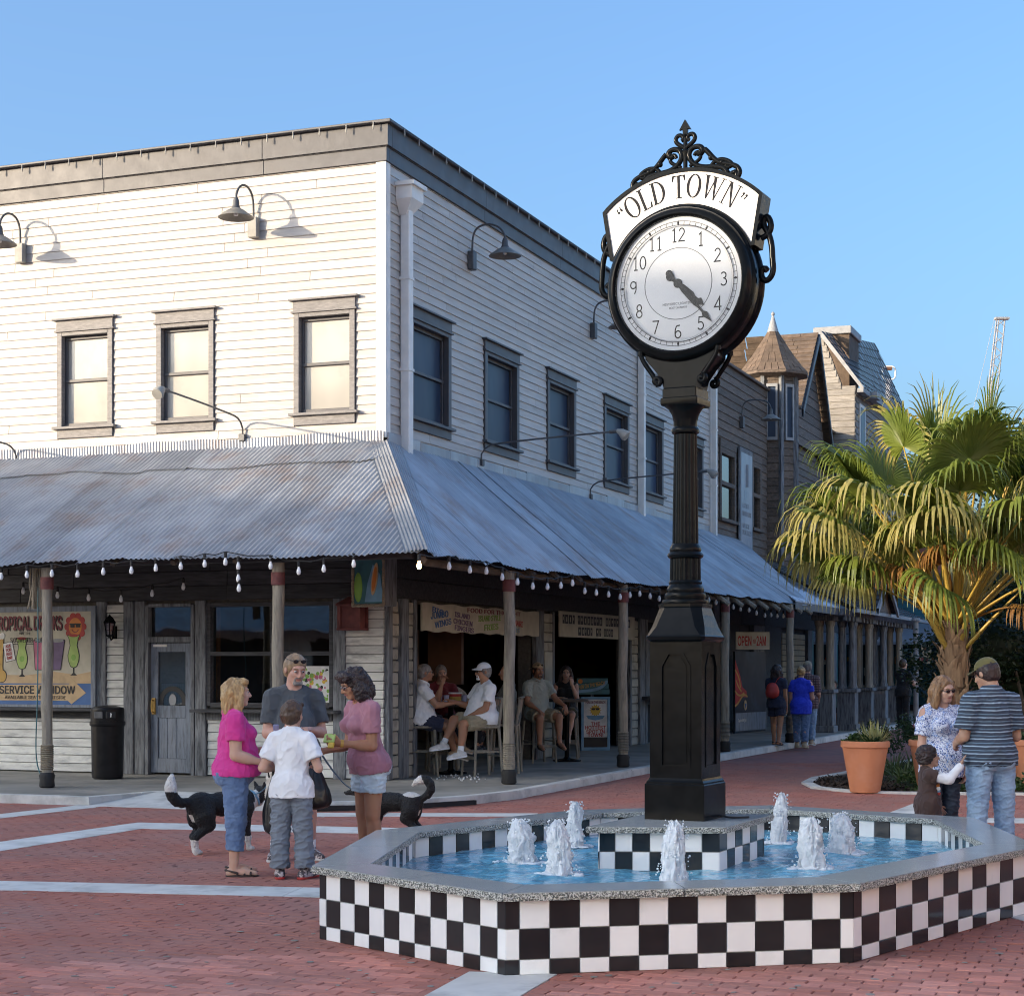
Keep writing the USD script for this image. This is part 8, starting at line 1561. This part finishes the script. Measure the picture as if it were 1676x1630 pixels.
# lattice on the mauve sleeve
m = MB(); S0, E0 = J4['sh']['l'], J4['el']['l']; d = unit(E0 - S0); out_ = unit(np.array([.35, -1, 0]) - d * (np.array([.35, -1, 0]) @ d)); tt = np.cross(d, out_)
for k in range(4):
    for s in (-1, 1): m.tube([S0 + d * (.02 + k * .034) + out_ * .064 + tt * .022 * s, S0 + d * (.054 + k * .034) + out_ * .060 - tt * .022 * s], .0045, 5)
obj('sleeve_lattice', m, 'skin_tan', W4)
w_ = J4['wr']['l']; dd = unit(J4['hand_l'] - w_); m = MB().tube([w_ - dd * .012, w_ + dd * .012], .034, 14); obj('watch', m, 'paint_gold', W4)
def plastic_bag(label, top, w, h, seed, cat='bag'):
    t = thing('carrier_bag', label, cat, top); n, s = 30, 36; zz = np.linspace(0, 1, n); a = np.arange(s) / s * 2 * np.pi; r = w * np.interp(zz, [0, .12, .3, .6, .85, .95, 1], [.10, .16, .5, .88, 1.0, .86, .35])
    P = np.stack([np.cos(a)[None] * np.ones(n)[:, None], np.sin(a)[None] * np.ones(n)[:, None], zz[:, None] * np.ones(s)[None]], -1); nz = meshkit.fbm(P * [2.6, 2.6, 2.2] + seed * 3.1, 4, seed) - .5; ridges = .10 * np.sin(a * 9 + seed)[None] * (1 - zz)[:, None]
    R = r[:, None] * (1 + .45 * nz + ridges); V = np.stack([top[0] + np.cos(a)[None] * R, top[1] + .62 * np.sin(a)[None] * R, top[2] - h * zz[:, None] * np.ones(s)[None] * (1 + .04 * nz)], -1).reshape(-1, 3)
    i, j = np.meshgrid(np.arange(n - 1), np.arange(s), indexing='ij'); q = np.stack([i * s + j, (i + 1) * s + j, (i + 1) * s + (j + 1) % s, i * s + (j + 1) % s], -1).reshape(-1, 4); m = MB().add(V, q); c = len(V); m.add(np.vstack([V[-s:], V[-s:].mean(0)]), [[(k + 1) % s, k, s] for k in range(s)]); obj('sack', m, 'plastic_bag', t, smooth=True)
    m = MB()
    for sx in (-1, 1): m.tube(bez([top + [sx * .03, 0, -.06], top + [sx * .035, 0, .0], top + [0, 0, .055]], 9), [.016, .014, .012, .010, .009, .008, .008, .008, .008], 6, flat=.5)
    obj('handles', m, 'plastic_bag', t, smooth=True); return t
plastic_bag('black plastic carrier bag full of shopping hanging from the mauve tee woman', J4['hand_r'] + [-.02, .0, -.05], .150, .42, 3)
plastic_bag('slim black bag hanging at the side of the woman in magenta', J1['hand_r'] + [.0, .02, -.04], .085, .52, 6)
hb_ = J1['hand_l'] + np.array([.02, .0, -.05]); t = thing('drink_bottle', 'clear plastic bottle with blue label held by the woman in magenta', 'bottle', hb_)
pm('bottle_clear', (.55, .53, .68), (.48, .47, .62), rough=.12, spec=.6, trans=.2); obj('bottle', MB().lathe([(.028, 0), (.032, .01), (.032, .13), (.030, .15), (.026, .16), (.022, .20), (.024, .21)], hb_, 18), 'bottle_clear', t, smooth=40); obj('bottle_label', MB().lathe([(.0335, .03), (.0335, .115)], hb_, 18), 'paint_blue', t, smooth=40); obj('cap', MB().lathe([(.025, .21), (.026, .245), (.02, .25)], hb_, 14), 'bottle_clear', t)
ph = J4['hand_l'] + [-.01, -.01, .035]; t = thing('phone', 'phone in a green and yellow case in the hand of the mauve tee woman', 'phone', ph); obj('case', MB((rot('x', 25) @ rot('z', 25), ph)).box((-.075, -.010, -.035), (.03, .008, .04), .006), 'paint_lime', t); obj('case_foot', MB((rot('x', 25) @ rot('z', 25), ph)).box((-.02, -.012, -.085), (.035, .010, -.036), .006), 'paint_yellow', t)
# ---- dogs
n = {'at': ('attribute', {'attribute': 'tint'}), 'geo': ('geometry', {}), 'nz': ('noise_texture', {'scale': 60.0, 'detail': 3.0}), 'b': ('bump', {'strength': .9, 'distance': .02}), 'p': ('principled_bsdf', {'roughness': .6, 'specular_ior_level': .3})}
MATS['dog_fur'] = usdkit.material(stage, '/World/Looks/dog_fur', n, [('at.color', 'p.base_color'), ('geo.position', 'nz.vector'), ('nz.fac', 'b.height'), ('b.normal', 'p.normal')], surface='p.BSDF')
def dog(label, loc, face, tail, s=1.0, head=0.0, seed=1, step=.0):
    t = thing('dog', label, 'dog', loc); psi = math.atan2(face[1], face[0]) - math.pi / 2; RW = rot('z', math.degrees(psi)) * s
    pr = [E((0, .19, .405), (.108, .16, .140)), E((0, .02, .425), (.098, .22, .108)), E((0, -.20, .42), (.102, .14, .122)), C((0, .27, .45), (0, .38, .55 + head), .085, .066), E((0, .43, .60 + head), (.062, .078, .062)), C((0, .47, .585 + head), (0, .555, .565 + head), .038, .024)]
    for sx in (-1, 1):
        st_ = step * sx; pr += [C((sx * .055, .415, .645 + head), (sx * .075, .405, .70 + head), .024, .010), C((sx * .065, .22, .38), (sx * .062, .20 + st_ * .5, .26), .066, .044), C((sx * .062, .20 + st_ * .5, .26), (sx * .058, .215 + st_, .11), .042, .028), C((sx * .058, .215 + st_, .11), (sx * .058, .225 + st_, .035), .022, .022), E((sx * .058, .245 + st_, .022), (.027, .04, .022)),
               E((sx * .062, -.205, .345), (.064, .10, .13)), C((sx * .066, -.20, .34), (sx * .066, -.155 - st_ * .4, .255), .080, .058), C((sx * .066, -.155 - st_ * .4, .255), (sx * .062, -.275 - st_, .150), .054, .030), C((sx * .062, -.275 - st_, .150), (sx * .060, -.258 - st_, .035), .027, .024), E((sx * .060, -.235 - st_, .022), (.027, .042, .022))]
    tl = np.asarray(tail, float); rr = np.interp(np.linspace(0, 1, len(tl)), [0, .3, .75, 1], [.026, .040, .046, .014])
    for a, b, r0, r1 in zip(tl[:-1], tl[1:], rr[:-1], rr[1:]): pr.append(C(a, b, r0, r1))
    V, F_ = skin_mesh(pr, .0065, .025, amp=.008, freq=(30, 30, 16), seed=seed, oct_=3, strand=.5, strand_f=(120, 45, 120))
    nz = meshkit.fbm(V * 14 + seed, 2, seed) - .5; ti = np.clip(np.min(np.linalg.norm(V[:, None] - tl[None, -3:], axis=2), 1), 0, 1)
    white = (V[:, 2] < .125 + .06 * nz) | (np.linalg.norm(V - tl[-1], axis=1) < .15 + .03 * nz) | ((V[:, 1] > .28) & (V[:, 2] < .42 + .05 * nz)) | ((V[:, 1] > .30) & (V[:, 1] < .36 + .02 * nz) & (V[:, 2] > .3)) | ((abs(V[:, 0]) < .03) & (V[:, 2] < .345 + .02 * nz) & (V[:, 2] > .28))
    col = np.where(white[:, None], [.62, .60, .56], [.012, .012, .013]); obj('body', (V @ RW.T + loc, F_), 'dog_fur', t, smooth=True, col=col)
    for sx in (-1, 1): v, f = ico(np.array([sx * .034, .488, .620 + head]), .010, 1); obj('eye', (v @ RW.T + loc, f), 'eye_dark', t, smooth=True)
    v, f = ico(np.array([0, .578, .572 + head]), .015, 1); obj('nose', (v @ RW.T + loc, f), 'black_rubber', t, smooth=True)
    m = MB().tube([np.array(p) for p in bez([(.075, .335, .50 + head * .4), (0, .37, .44 + head * .4), (-.075, .335, .50 + head * .4), (0, .30, .565 + head * .4), (.075, .335, .50 + head * .4)], 24)], .010, 6); q = m.tm(); obj('collar', (q.vertices @ RW.T + loc, q.faces), 'paint_sky', t)
    return lambda p: np.asarray(p) @ RW.T + loc
D1 = G(347, 1397, 0) + [.06, .12, 0]; dg1 = dog('black and white dog with raised white tipped tail behind the woman in magenta', D1, (.74, .67), bez([(0, -.30, .47), (0, -.39, .455), (0, -.46, .48), (0, -.50, .55), (0, -.505, .62), (0, -.49, .70)], 9), 1.04, head=-.10, seed=3, step=.03)
D2 = np.array([X_(645, 17.2), 17.2, 0]); dg2 = dog('black and white dog with curled tail behind the mauve tee woman', D2, (-.92, .25), bez([(0, -.29, .47), (0, -.39, .51), (.0, -.43, .60), (0, -.38, .675), (0, -.28, .665), (0, -.22, .62)], 9), .88, head=-.05, seed=8)
for lb, a, b, sag in (('blue grey leash running from the man to the dog with the curled tail', J2['hand_l'], dg2((0, .34, .55)), .12), ('teal leash from the man down to the dog with the raised tail', J2['hand_r'], dg1((0, .34, .50)), .10)):
    t = thing('leash', lb, 'leash', a); obj('strap', MB().tube(bez([a, (a * .6 + b * .4) + [0, 0, -sag], (a * .25 + b * .75) + [0, 0, -sag], b], 20), .011, 6, flat=.4), 'paint_sky', t, smooth=True)
# ---- the family at the right
Y5 = 16.0; W5, J5 = human('woman in a blue and white floral cold shoulder top and dark jeans wearing sunglasses', 1.63, (X_(1541, Y5), Y5, 0), (.25, -.97), {'r': ((.12, .02, -1), (.0, .12, -1), None, (-1, 0, 0), 25), 'l': ((-.12, .02, -1), (.1, .4, -1), None, (1, 0, 0), 30)}, head=(14, -12, 5), wide=1.0, bust=.014, skin='skin_fair', top={'mat': 'cloth_floral', 'hem': .43, 'sleeve': .70, 'sflare': .022, 'flare': .03, 'vneck': True, 'cold': True}, bottom={'mat': 'denim_dark', 'end': 1.9, 'flare': .002}, shoes=('shoe', 'black_leather'), hair=('wavy', 'hair_lightbrown'), glasses='on')
Y6 = 15.3; W6, J6 = human('man in a navy striped polo, light jeans and an olive cap seen from behind', 1.79, (X_(1621, Y6), Y6, 0), (-.22, .97), {'l': ((-.16, .10, -1), (.20, .9, -.25), None, (1, 0, 0), 40), 'r': ((.18, .06, -1), (-.10, .9, -.2), None, (-1, 0, 0), 40)}, {'l': ((-.05, .0, -1), (-.02, -.02, -1), (-.2, 1, 0)), 'r': ((.07, .0, -1), (.02, -.02, -1), (.3, 1, 0))}, head=(26, -18, 0), wide=1.16, belly=.012, skin='skin_olive', top={'mat': 'cloth_striped', 'hem': .47, 'sleeve': .78, 'sflare': .022, 'flare': .018, 'g': .013, 'collar': True}, bottom={'mat': 'denim_light', 'end': 1.94, 'flare': .016, 'g': .012, 'amp': .007}, shoes=('shoe', 'black_leather'), hair=('short', 'hair_black'), cap=('cloth_olive', 1, 0), glasses='on')
Y7 = 15.35; W7, J7 = human('toddler with black curls in a brown tee over white sleeves raising one hand', .97, (X_(1519, Y7), Y7, 0), (.97, -.05), {'r': ((.25, .8, -.15), (-.05, .70, .85), (0, .4, 1), (.1, 1, -.4), 10), 'l': ((-.14, .15, -1), (.06, .55, -.75), None, (1, 0, 0), 30)}, head=(4, 8, 0), wide=1.22, chubby=1.15, skin='skin_olive', top={'mat': 'cloth_brown', 'hem': .40, 'sleeve': .40, 'sflare': .014, 'flare': .006, 'g': .010}, bottom={'mat': 'cloth_black', 'end': 1.85, 'flare': .012}, shoes=('shoe', 'shoe_mix', 'shoe_white'), hair=('afro', 'hair_black'), res=.0055, hs=1.15)
for s_ in 'lr':
    a, b, c = J7['sh'][s_], J7['el'][s_], J7['wr'][s_]; pr = [C(a + (b - a) * .25, b, .050, .042), C(b, c, .042, .033)]; V, F_ = skin_mesh(pr, .006, .02, amp=.004, freq=(26, 26, 26)); obj('long_sleeve', (V, F_), 'cloth_white', W7, smooth=True)
pt = J7['up'](.045, .090, .66)
for q, (mt, dx, dz, r) in enumerate((('paint_orange', 0, .03, .02), ('paint_white', .012, 0, .022), ('paint_sky', -.012, -.02, .018), ('paint_red', .0, -.045, .016))):
    v, f = ico(J7['up'](.075, .070 + .004 * q, .66 + dz), r, 2); obj('shirt_print', (v, f), mt, W7, smooth=True)
t = thing('shoulder_bag', 'black leather shoulder bag hanging at the side of the floral top woman', 'bag', J5['up'](-.17, .0, .52)); c = J5['up'](-.17, -.01, .50); V, F_ = skin_mesh([E(c, (.085, .075, .18)), E(c + [0, 0, -.08], (.10, .08, .12))], .008, .03, amp=.008, freq=(9, 9, 9)); obj('bag', (V, F_), 'black_leather', t, smooth=True); obj('strap', MB().tube(bez([c + [.0, .05, .12], J5['sh']['l'] + [0, .05, .05], J5['sh']['l'] + [0, -.02, .055], c + [0, -.06, .12]], 16), .014, 6, flat=.4), 'black_leather', t, smooth=True)
# ---- bar tables, chairs and the people on them
def bar_chair():
    t = thing('bar_chair', 'x', 'bar chair', (0, 0, 0), 'bar chairs at the porch tables'); m = MB()
    obj('seat', MB().box((-.21, -.20, .70), (.21, .21, .735), .012), 'post_wood', t)
    for sx in (-1, 1):
        obj('leg', MB().tube([(sx * .17, .17, .70), (sx * .215, .215, 0)], [.022, .019], 8), 'post_wood', t); obj('leg', MB().tube([(sx * .18, -.25, 1.14), (sx * .18, -.19, .72), (sx * .215, -.235, 0)], [.018, .023, .019], 8), 'post_wood', t)
        obj('stretcher', MB().tube([(sx * .195, -.21, .36), (sx * .195, .19, .36)], .013, 6), 'post_wood', t)
    obj('footrest', MB().box((-.20, .185, .25), (.20, .215, .30), .006), 'post_wood', t); obj('stretcher', MB().tube([(-.195, -.21, .30), (.195, -.21, .30)], .013, 6), 'post_wood', t)
    obj('top_rail', MB().tube(bez([(-.20, -.245, 1.12), (0, -.275, 1.135), (.20, -.245, 1.12)], 9), .032, 8, flat=.5), 'post_wood', t, smooth=50); obj('lower_rail', MB().box((-.18, -.225, .80), (.18, -.20, .83), .006), 'post_wood', t)
    for k in range(6): x = -.135 + k * .054; obj('slat', MB().tube([(x, -.212, .82), (x, -.262, 1.12)], .010, 6, flat=.6), 'post_wood', t)
    return t
pm('post_wood', (.30, .27, .21), (.19, .17, .135), scale=5.0, rough=.8, bump=.6, bscale=24, stretch=(6, 6, .8), rand=.1, dirt=(.10, .09, .07), dscale=3, dlo=.55, dhi=.75) if False else None
def at(u, Y): return np.array([X_(u, Y), Y, .1])
ch0 = bar_chair(); used = []
def seat(c, face, label):
    rz = math.degrees(math.atan2(face[1], face[0])) - 90
    if not used: place(ch0, c, rz); ch0.SetCustomDataByKey('label', label); used.append(1)
    else: dup(ch0, c, rz, label)
SITL = {'l': ((-.14, 1, -.10), (-.04, .10, -1), (-.1, 1, -.1)), 'r': ((.14, 1, -.10), (.04, .10, -1), (.1, 1, -.1))}
TBL = ((.10, .62, -.8), (-.35, .9, .10), None, (0, 0, -1), 40); TBLl = ((-.10, .62, -.8), (.35, .9, .10), None, (0, 0, -1), 40)
RS_ = .0095
def sitter(label, u, Y, face, chairlabel, H=1.74, arms=None, legs=None, **k):
    c = at(u, Y); f = unit([*face, 0]); seat(c, face, chairlabel); return human(label, H, c - f * .05, face, arms or {'r': TBL, 'l': TBLl}, legs or SITL, sit=.81, res=RS_, **k)
sitter('man in a white polo on the leftmost bar chair, hand at his chin', 690, 25.75, (.93, .15), 'slatted bar chair under the man in the white polo', H=1.74, arms={'r': TBL, 'l': ((-.05, .75, -.5), (.25, .25, 1), (.1, .4, 1), (.6, .4, 0), 50)}, legs={'r': ((.10, 1, -.22), (-.1, .30, -1), (0, 1, -.3)), 'l': ((-.10, 1, -.10), (.1, .6, -1), (0, 1, -.3))}, wide=1.12, belly=.03, skin='skin_tan', top={'mat': 'cloth_white', 'hem': .48, 'sleeve': .6, 'collar': True}, bottom={'mat': 'cloth_navy', 'end': .85, 'flare': .02}, shoes=('shoe', 'tan_leather', 'cloth_cream'), hair=('short', 'hair_grey'), glasses='on', lean=8)
sitter('person in a maroon top sitting behind the first bar table', 722, 27.0, (.15, -1), 'bar chair behind the first bar table under the maroon top', H=1.70, wide=1.15, bust=.01, skin='skin_fair', top={'mat': 'cloth_maroon', 'hem': .48, 'sleeve': .6}, bottom={'mat': 'cloth_black', 'end': 1.8}, shoes=('shoe', 'black_leather'), hair=('bun', 'hair_grey'), head=(8, -4, 0))
sitter('bearded man in white cap and white printed tee crossing his legs', 788, 25.65, (-.80, -.42), 'bar chair under the man in the white cap', H=1.76, arms={'r': ((.15, .55, -.9), (.1, .9, .25), None, (0, 0, -1), 30), 'l': ((-.12, .35, -1), (.5, .8, -.45), None, (0, 0, -1), 35)}, legs={'r': ((.12, 1, .02), (-.15, .55, -1), (0, 1, -.1)), 'l': ((-.12, 1, -.12), (-.05, .12, -1), (0, 1, -.15))}, wide=1.15, belly=.05, skin='skin_tan', top={'mat': 'cloth_white', 'hem': .48, 'sleeve': .68, 'sflare': .02}, bottom={'mat': 'cloth_khaki', 'end': .88, 'flare': .03}, shoes=('shoe', 'shoe_white', 'cloth_white', 'cloth_white'), hair=('short', 'hair_grey'), cap=('cloth_white', 1, 0), glasses='on', beard='cloth_white', head=(-6, -2, 0))
sitter('man in a dark olive shirt half hidden behind the porch post', 826, 26.5, (-.95, .1), 'bar chair half hidden behind the porch post', H=1.72, wide=1.12, belly=.02, skin='skin_tan', top={'mat': 'cloth_darkolive', 'hem': .47, 'sleeve': .6}, bottom={'mat': 'cloth_black', 'end': 1.8}, shoes=('shoe', 'black_leather'), hair=('bald', 'hair_grey'))
sitter('man in a pale sage shirt, khaki shorts and cap at the second table', 882, 29.3, (.42, -.90), 'bar chair under the man in the sage shirt', H=1.78, arms={'r': ((.18, .35, -1), (-.3, .8, -.4), None, (0, 0, -1), 35), 'l': ((-.28, .55, -.8), (-.15, .9, -.35), (0, .5, -1), (0, -.3, -1), 30)}, legs={'r': ((.16, 1, -.18), (-.02, -.05, -1), (.1, 1, -.2)), 'l': ((-.22, 1, -.12), (.1, .25, -1), (-.1, 1, -.4))}, wide=1.1, skin='skin_tan', top={'mat': 'cloth_sage', 'hem': .47, 'sleeve': .66, 'collar': True}, bottom={'mat': 'cloth_khaki', 'end': .80, 'flare': .025}, shoes=('sandal', 'sandal_leather'), hair=('short', 'hair_brown'), cap=('tan_leather', -1, 0), glasses='up', beard='hair_brown', head=(0, 0, 0))
sitter('woman in a black sleeveless top resting her chin on her hand at the second table', 926, 30.7, (-.10, -1), 'bar chair under the woman in black', H=1.68, arms={'r': ((.25, .6, -.75), (-.7, .7, .05), None, (0, 0, -1), 20), 'l': ((-.12, .65, -.65), (.35, .15, 1), (.1, .1, 1), (.5, -.6, 0), 40)}, legs={'r': ((.12, 1, -.15), (-.12, .1, -1), (.1, 1, -.4)), 'l': ((-.10, 1, -.15), (.14, .22, -1), (0, 1, -.4))}, wide=.98, bust=.012, skin='skin_fair', top={'mat': 'cloth_black', 'hem': .46, 'sleeve': .0, 'vneck': True}, bottom={'mat': 'cloth_darkolive', 'end': .7, 'flare': .04}, shoes=('sandal', 'tan_leather'), hair=('wavy', 'hair_black'), head=(6, -6, 0))
def bar_table(label, c, r=.36):
    t = thing('bar_table', label, 'bar table', c, 'tall bar tables under the porch'); obj('table_top', MB().lathe([(r - .01, 1.00), (r, 1.01), (r, 1.04), (r - .01, 1.05)], c, 36), 'interior_brown' if False else 'beam_wood', t, smooth=35); obj('column', MB().lathe([(.045, .03), (.04, .1), (.04, .99), (.12, 1.0)], c, 14), 'black_iron', t, smooth=40); obj('foot', MB().lathe([(.24, 0), (.24, .02), (.06, .05), (.045, .07)], c, 24), 'black_iron', t)
tb1 = at(738, 26.25); bar_table('tall bar table between the white polo and the white cap', tb1, .40); tb2 = at(928, 29.75); bar_table('tall bar table in front of the woman in black', tb2, .36)
t = thing('popcorn_bucket', 'red and white bucket of snacks on the first bar table', 'bucket', tb1 + [.09, .0, 1.05]); c = tb1 + [.07, -.1, 1.05]; obj('bucket', MB().lathe([(.075, 0), (.095, .14), (.10, .145)], c, 20), 'paint_red', t, smooth=40); obj('rim', MB().lathe([(.098, .14), (.104, .15), (.098, .16)], c, 20), 'paint_white', t); obj('print_band', MB().lathe([(.081, .03), (.090, .10)], c + [0, -.003, 0], 20), 'paint_gold', t)
for k, (dx, dy) in enumerate(((-.16, -.16), (-.06, -.20), (.20, -.05))):
    c = tb1 + [dx, dy, 1.05]; t = thing('plastic_cup', ['clear plastic cup nearest the white polo on the first table', 'clear plastic cup in the middle of the first table', 'clear plastic cup beside the snack bucket'][k], 'cup', c, 'cups on the first bar table'); obj('cup', MB().lathe([(.03, 0), (.043, .12), (.045, .122)], c, 16), 'bottle_clear', t, smooth=40)
c = at(700, 27.6) + [.33, 0, 0]; t = thing('round_chair', 'pale round backed chair behind the first bar table', 'chair', c); pm('wicker_pale', (.45, .42, .36), (.34, .32, .27), scale=20, rough=.7, bump=.5); V = [(.30 * math.cos(a), .06 * math.sin(a) ** 2, 1.02 + .26 * math.sin(a)) for a in np.linspace(0, math.pi, 16)]; obj('back_hoop', MB().tube(np.array(V) + c, .025, 8), 'wicker_pale', t, smooth=True); obj('back_panel', MB((np.stack([np.array([1., 0, 0]), ZX, np.array([0, -1., 0])]), c)).prism(sg.Polygon([(.30 * math.cos(a), 1.02 + .26 * math.sin(a)) for a in np.linspace(0, math.pi, 20)]), -.02, .0), 'wicker_pale', t)
obj('seat', MB().lathe([(.24, .70), (.25, .74), (.2, .76)], c, 24), 'wicker_pale', t)
for a in (.8, 2.3, 3.9, 5.5): obj('leg', MB().tube([c + [.17 * math.cos(a), .17 * math.sin(a), .7], c + [.22 * math.cos(a), .22 * math.sin(a), 0]], .018, 6), 'wicker_pale', t)
bx = W(2.4, 3.1, 2.0); t = thing('bar_lamp', 'small glowing bulb out of view inside the dark bar', 'lamp', W(.6, 1.1, 2.05)); obj('bulb', ico(W(.6, 1.1, 2.05), .035, 2), 'bulb_dim', t, smooth=True); obj('cord', MB().tube([W(.6, 1.1, 2.08), W(.6, 1.1, 3.3)], .006, 5), 'black_rubber', t)  # out of view behind the wall, glows inside the bar
# ---- people walking further along the pavement
WALK_ = {'l': ((-.03, .22, -1), (0, .05, -1), (-.1, 1, 0)), 'r': ((.03, -.12, -1), (0, -.28, -1), (.1, 1, -.1))}
RF_ = .0125
G1 = G(1271, 1219, .1); _, J8 = human('dark haired woman in a navy dress with a red backpack walking along the pavement', 1.66, G1, (.5, .87), {'l': ((-.08, .05, -1), (.1, .5, -.8), None, (1, 0, 0), 30), 'r': HANG}, WALK_, skin='skin_tan', top={'mat': 'cloth_navy', 'hem': .46, 'sleeve': .5, 'flare': .02}, bottom={'mat': 'cloth_navy', 'end': .62, 'flare': .03}, shoes=('sandal', 'black_leather'), hair=('bob', 'hair_black'), res=RF_)
t = thing('backpack', 'small red backpack worn by the woman in navy', 'backpack', J8['up'](0, -.14, .7)); c = J8['up'](-.01, -.115, .68); V, F_ = skin_mesh([E(c, (.13, .10, .15)), E(c + [0, 0, -.06], (.14, .11, .11))], .011, .03, amp=.006, freq=(9, 9, 9)); obj('bag', (V, F_), 'paint_red', t, smooth=True); obj('strap', MB().tube(bez([c + [.05, .0, .1], J8['up'](.06, -.03, .835), J8['up'](.085, .05, .80)], 10), .018, 6, flat=.4), 'paint_red', t)
G2 = G(1311, 1224, .02); human('blond woman in a royal blue top and jeans arm in arm with a man', 1.70, G2, (.35, .94), {'l': ((-.10, .0, -1), (.0, .3, -1), None, (1, 0, 0), 30), 'r': ((.18, .1, -1), (-.1, .8, .1), None, (-1, 0, 0), 40)}, WALK_, wide=1.12, skin='skin_pink', top={'mat': 'cloth_royal', 'hem': .42, 'sleeve': .55, 'flare': .02, 'cold': True}, bottom={'mat': 'denim', 'end': 1.85, 'flare': .006}, shoes=('shoe', 'tan_leather', 'tan_leather'), hair=('bun', 'hair_blond'), res=RF_)
G3 = G(1326, 1221, .03); human('man in a plaid shirt and pale cap beside the woman in royal blue', 1.80, G3 + [.02, .45, 0], (.35, .94), {'l': ((-.10, .02, -1), (-.02, .25, -1), None, (1, 0, 0), 30), 'r': ((.14, .06, -1), (-.1, .6, -.4), None, (-1, 0, 0), 40)}, WALK_, wide=1.08, skin='skin_pink', top={'mat': 'cloth_plaid', 'hem': .44, 'sleeve': .9}, bottom={'mat': 'denim_light', 'end': 1.92, 'flare': .012}, shoes=('shoe', 'tan_leather'), hair=('short', 'hair_grey'), cap=('cloth_khaki', 1, 0), res=RF_)
G4 = G(1478, 1192, .1); human('man dressed in black reaching up beside the grey pole', 1.80, G4, (.75, .66), {'l': ((-.2, .6, -.6), (.1, .9, .5), None, (0, 0, -1), 40), 'r': ((.2, .4, -.8), (-.1, .9, .4), None, (0, 0, -1), 40)}, skin='skin_fair', top={'mat': 'cloth_black', 'hem': .46, 'sleeve': .5}, bottom={'mat': 'cloth_black', 'end': 1.9, 'flare': .012}, shoes=('shoe', 'black_leather'), hair=('short', 'hair_brown'), res=RF_)
G5 = G(1366, 1191, .1); human('child in a teal tee standing between the timber porch columns', 1.22, G5, (-.3, -.95), {'l': ((-.10, .02, -1), (-.02, .25, -1), None, (1, 0, 0), 30), 'r': HANG}, wide=1.05, skin='skin_fair', top={'mat': 'teal_frame' if 'teal_frame' in MATS else 'cloth_royal', 'hem': .44, 'sleeve': .55}, bottom={'mat': 'cloth_brown', 'end': .8, 'flare': .02}, shoes=('shoe', 'shoe_white'), hair=('short', 'hair_brown'), res=RF_)
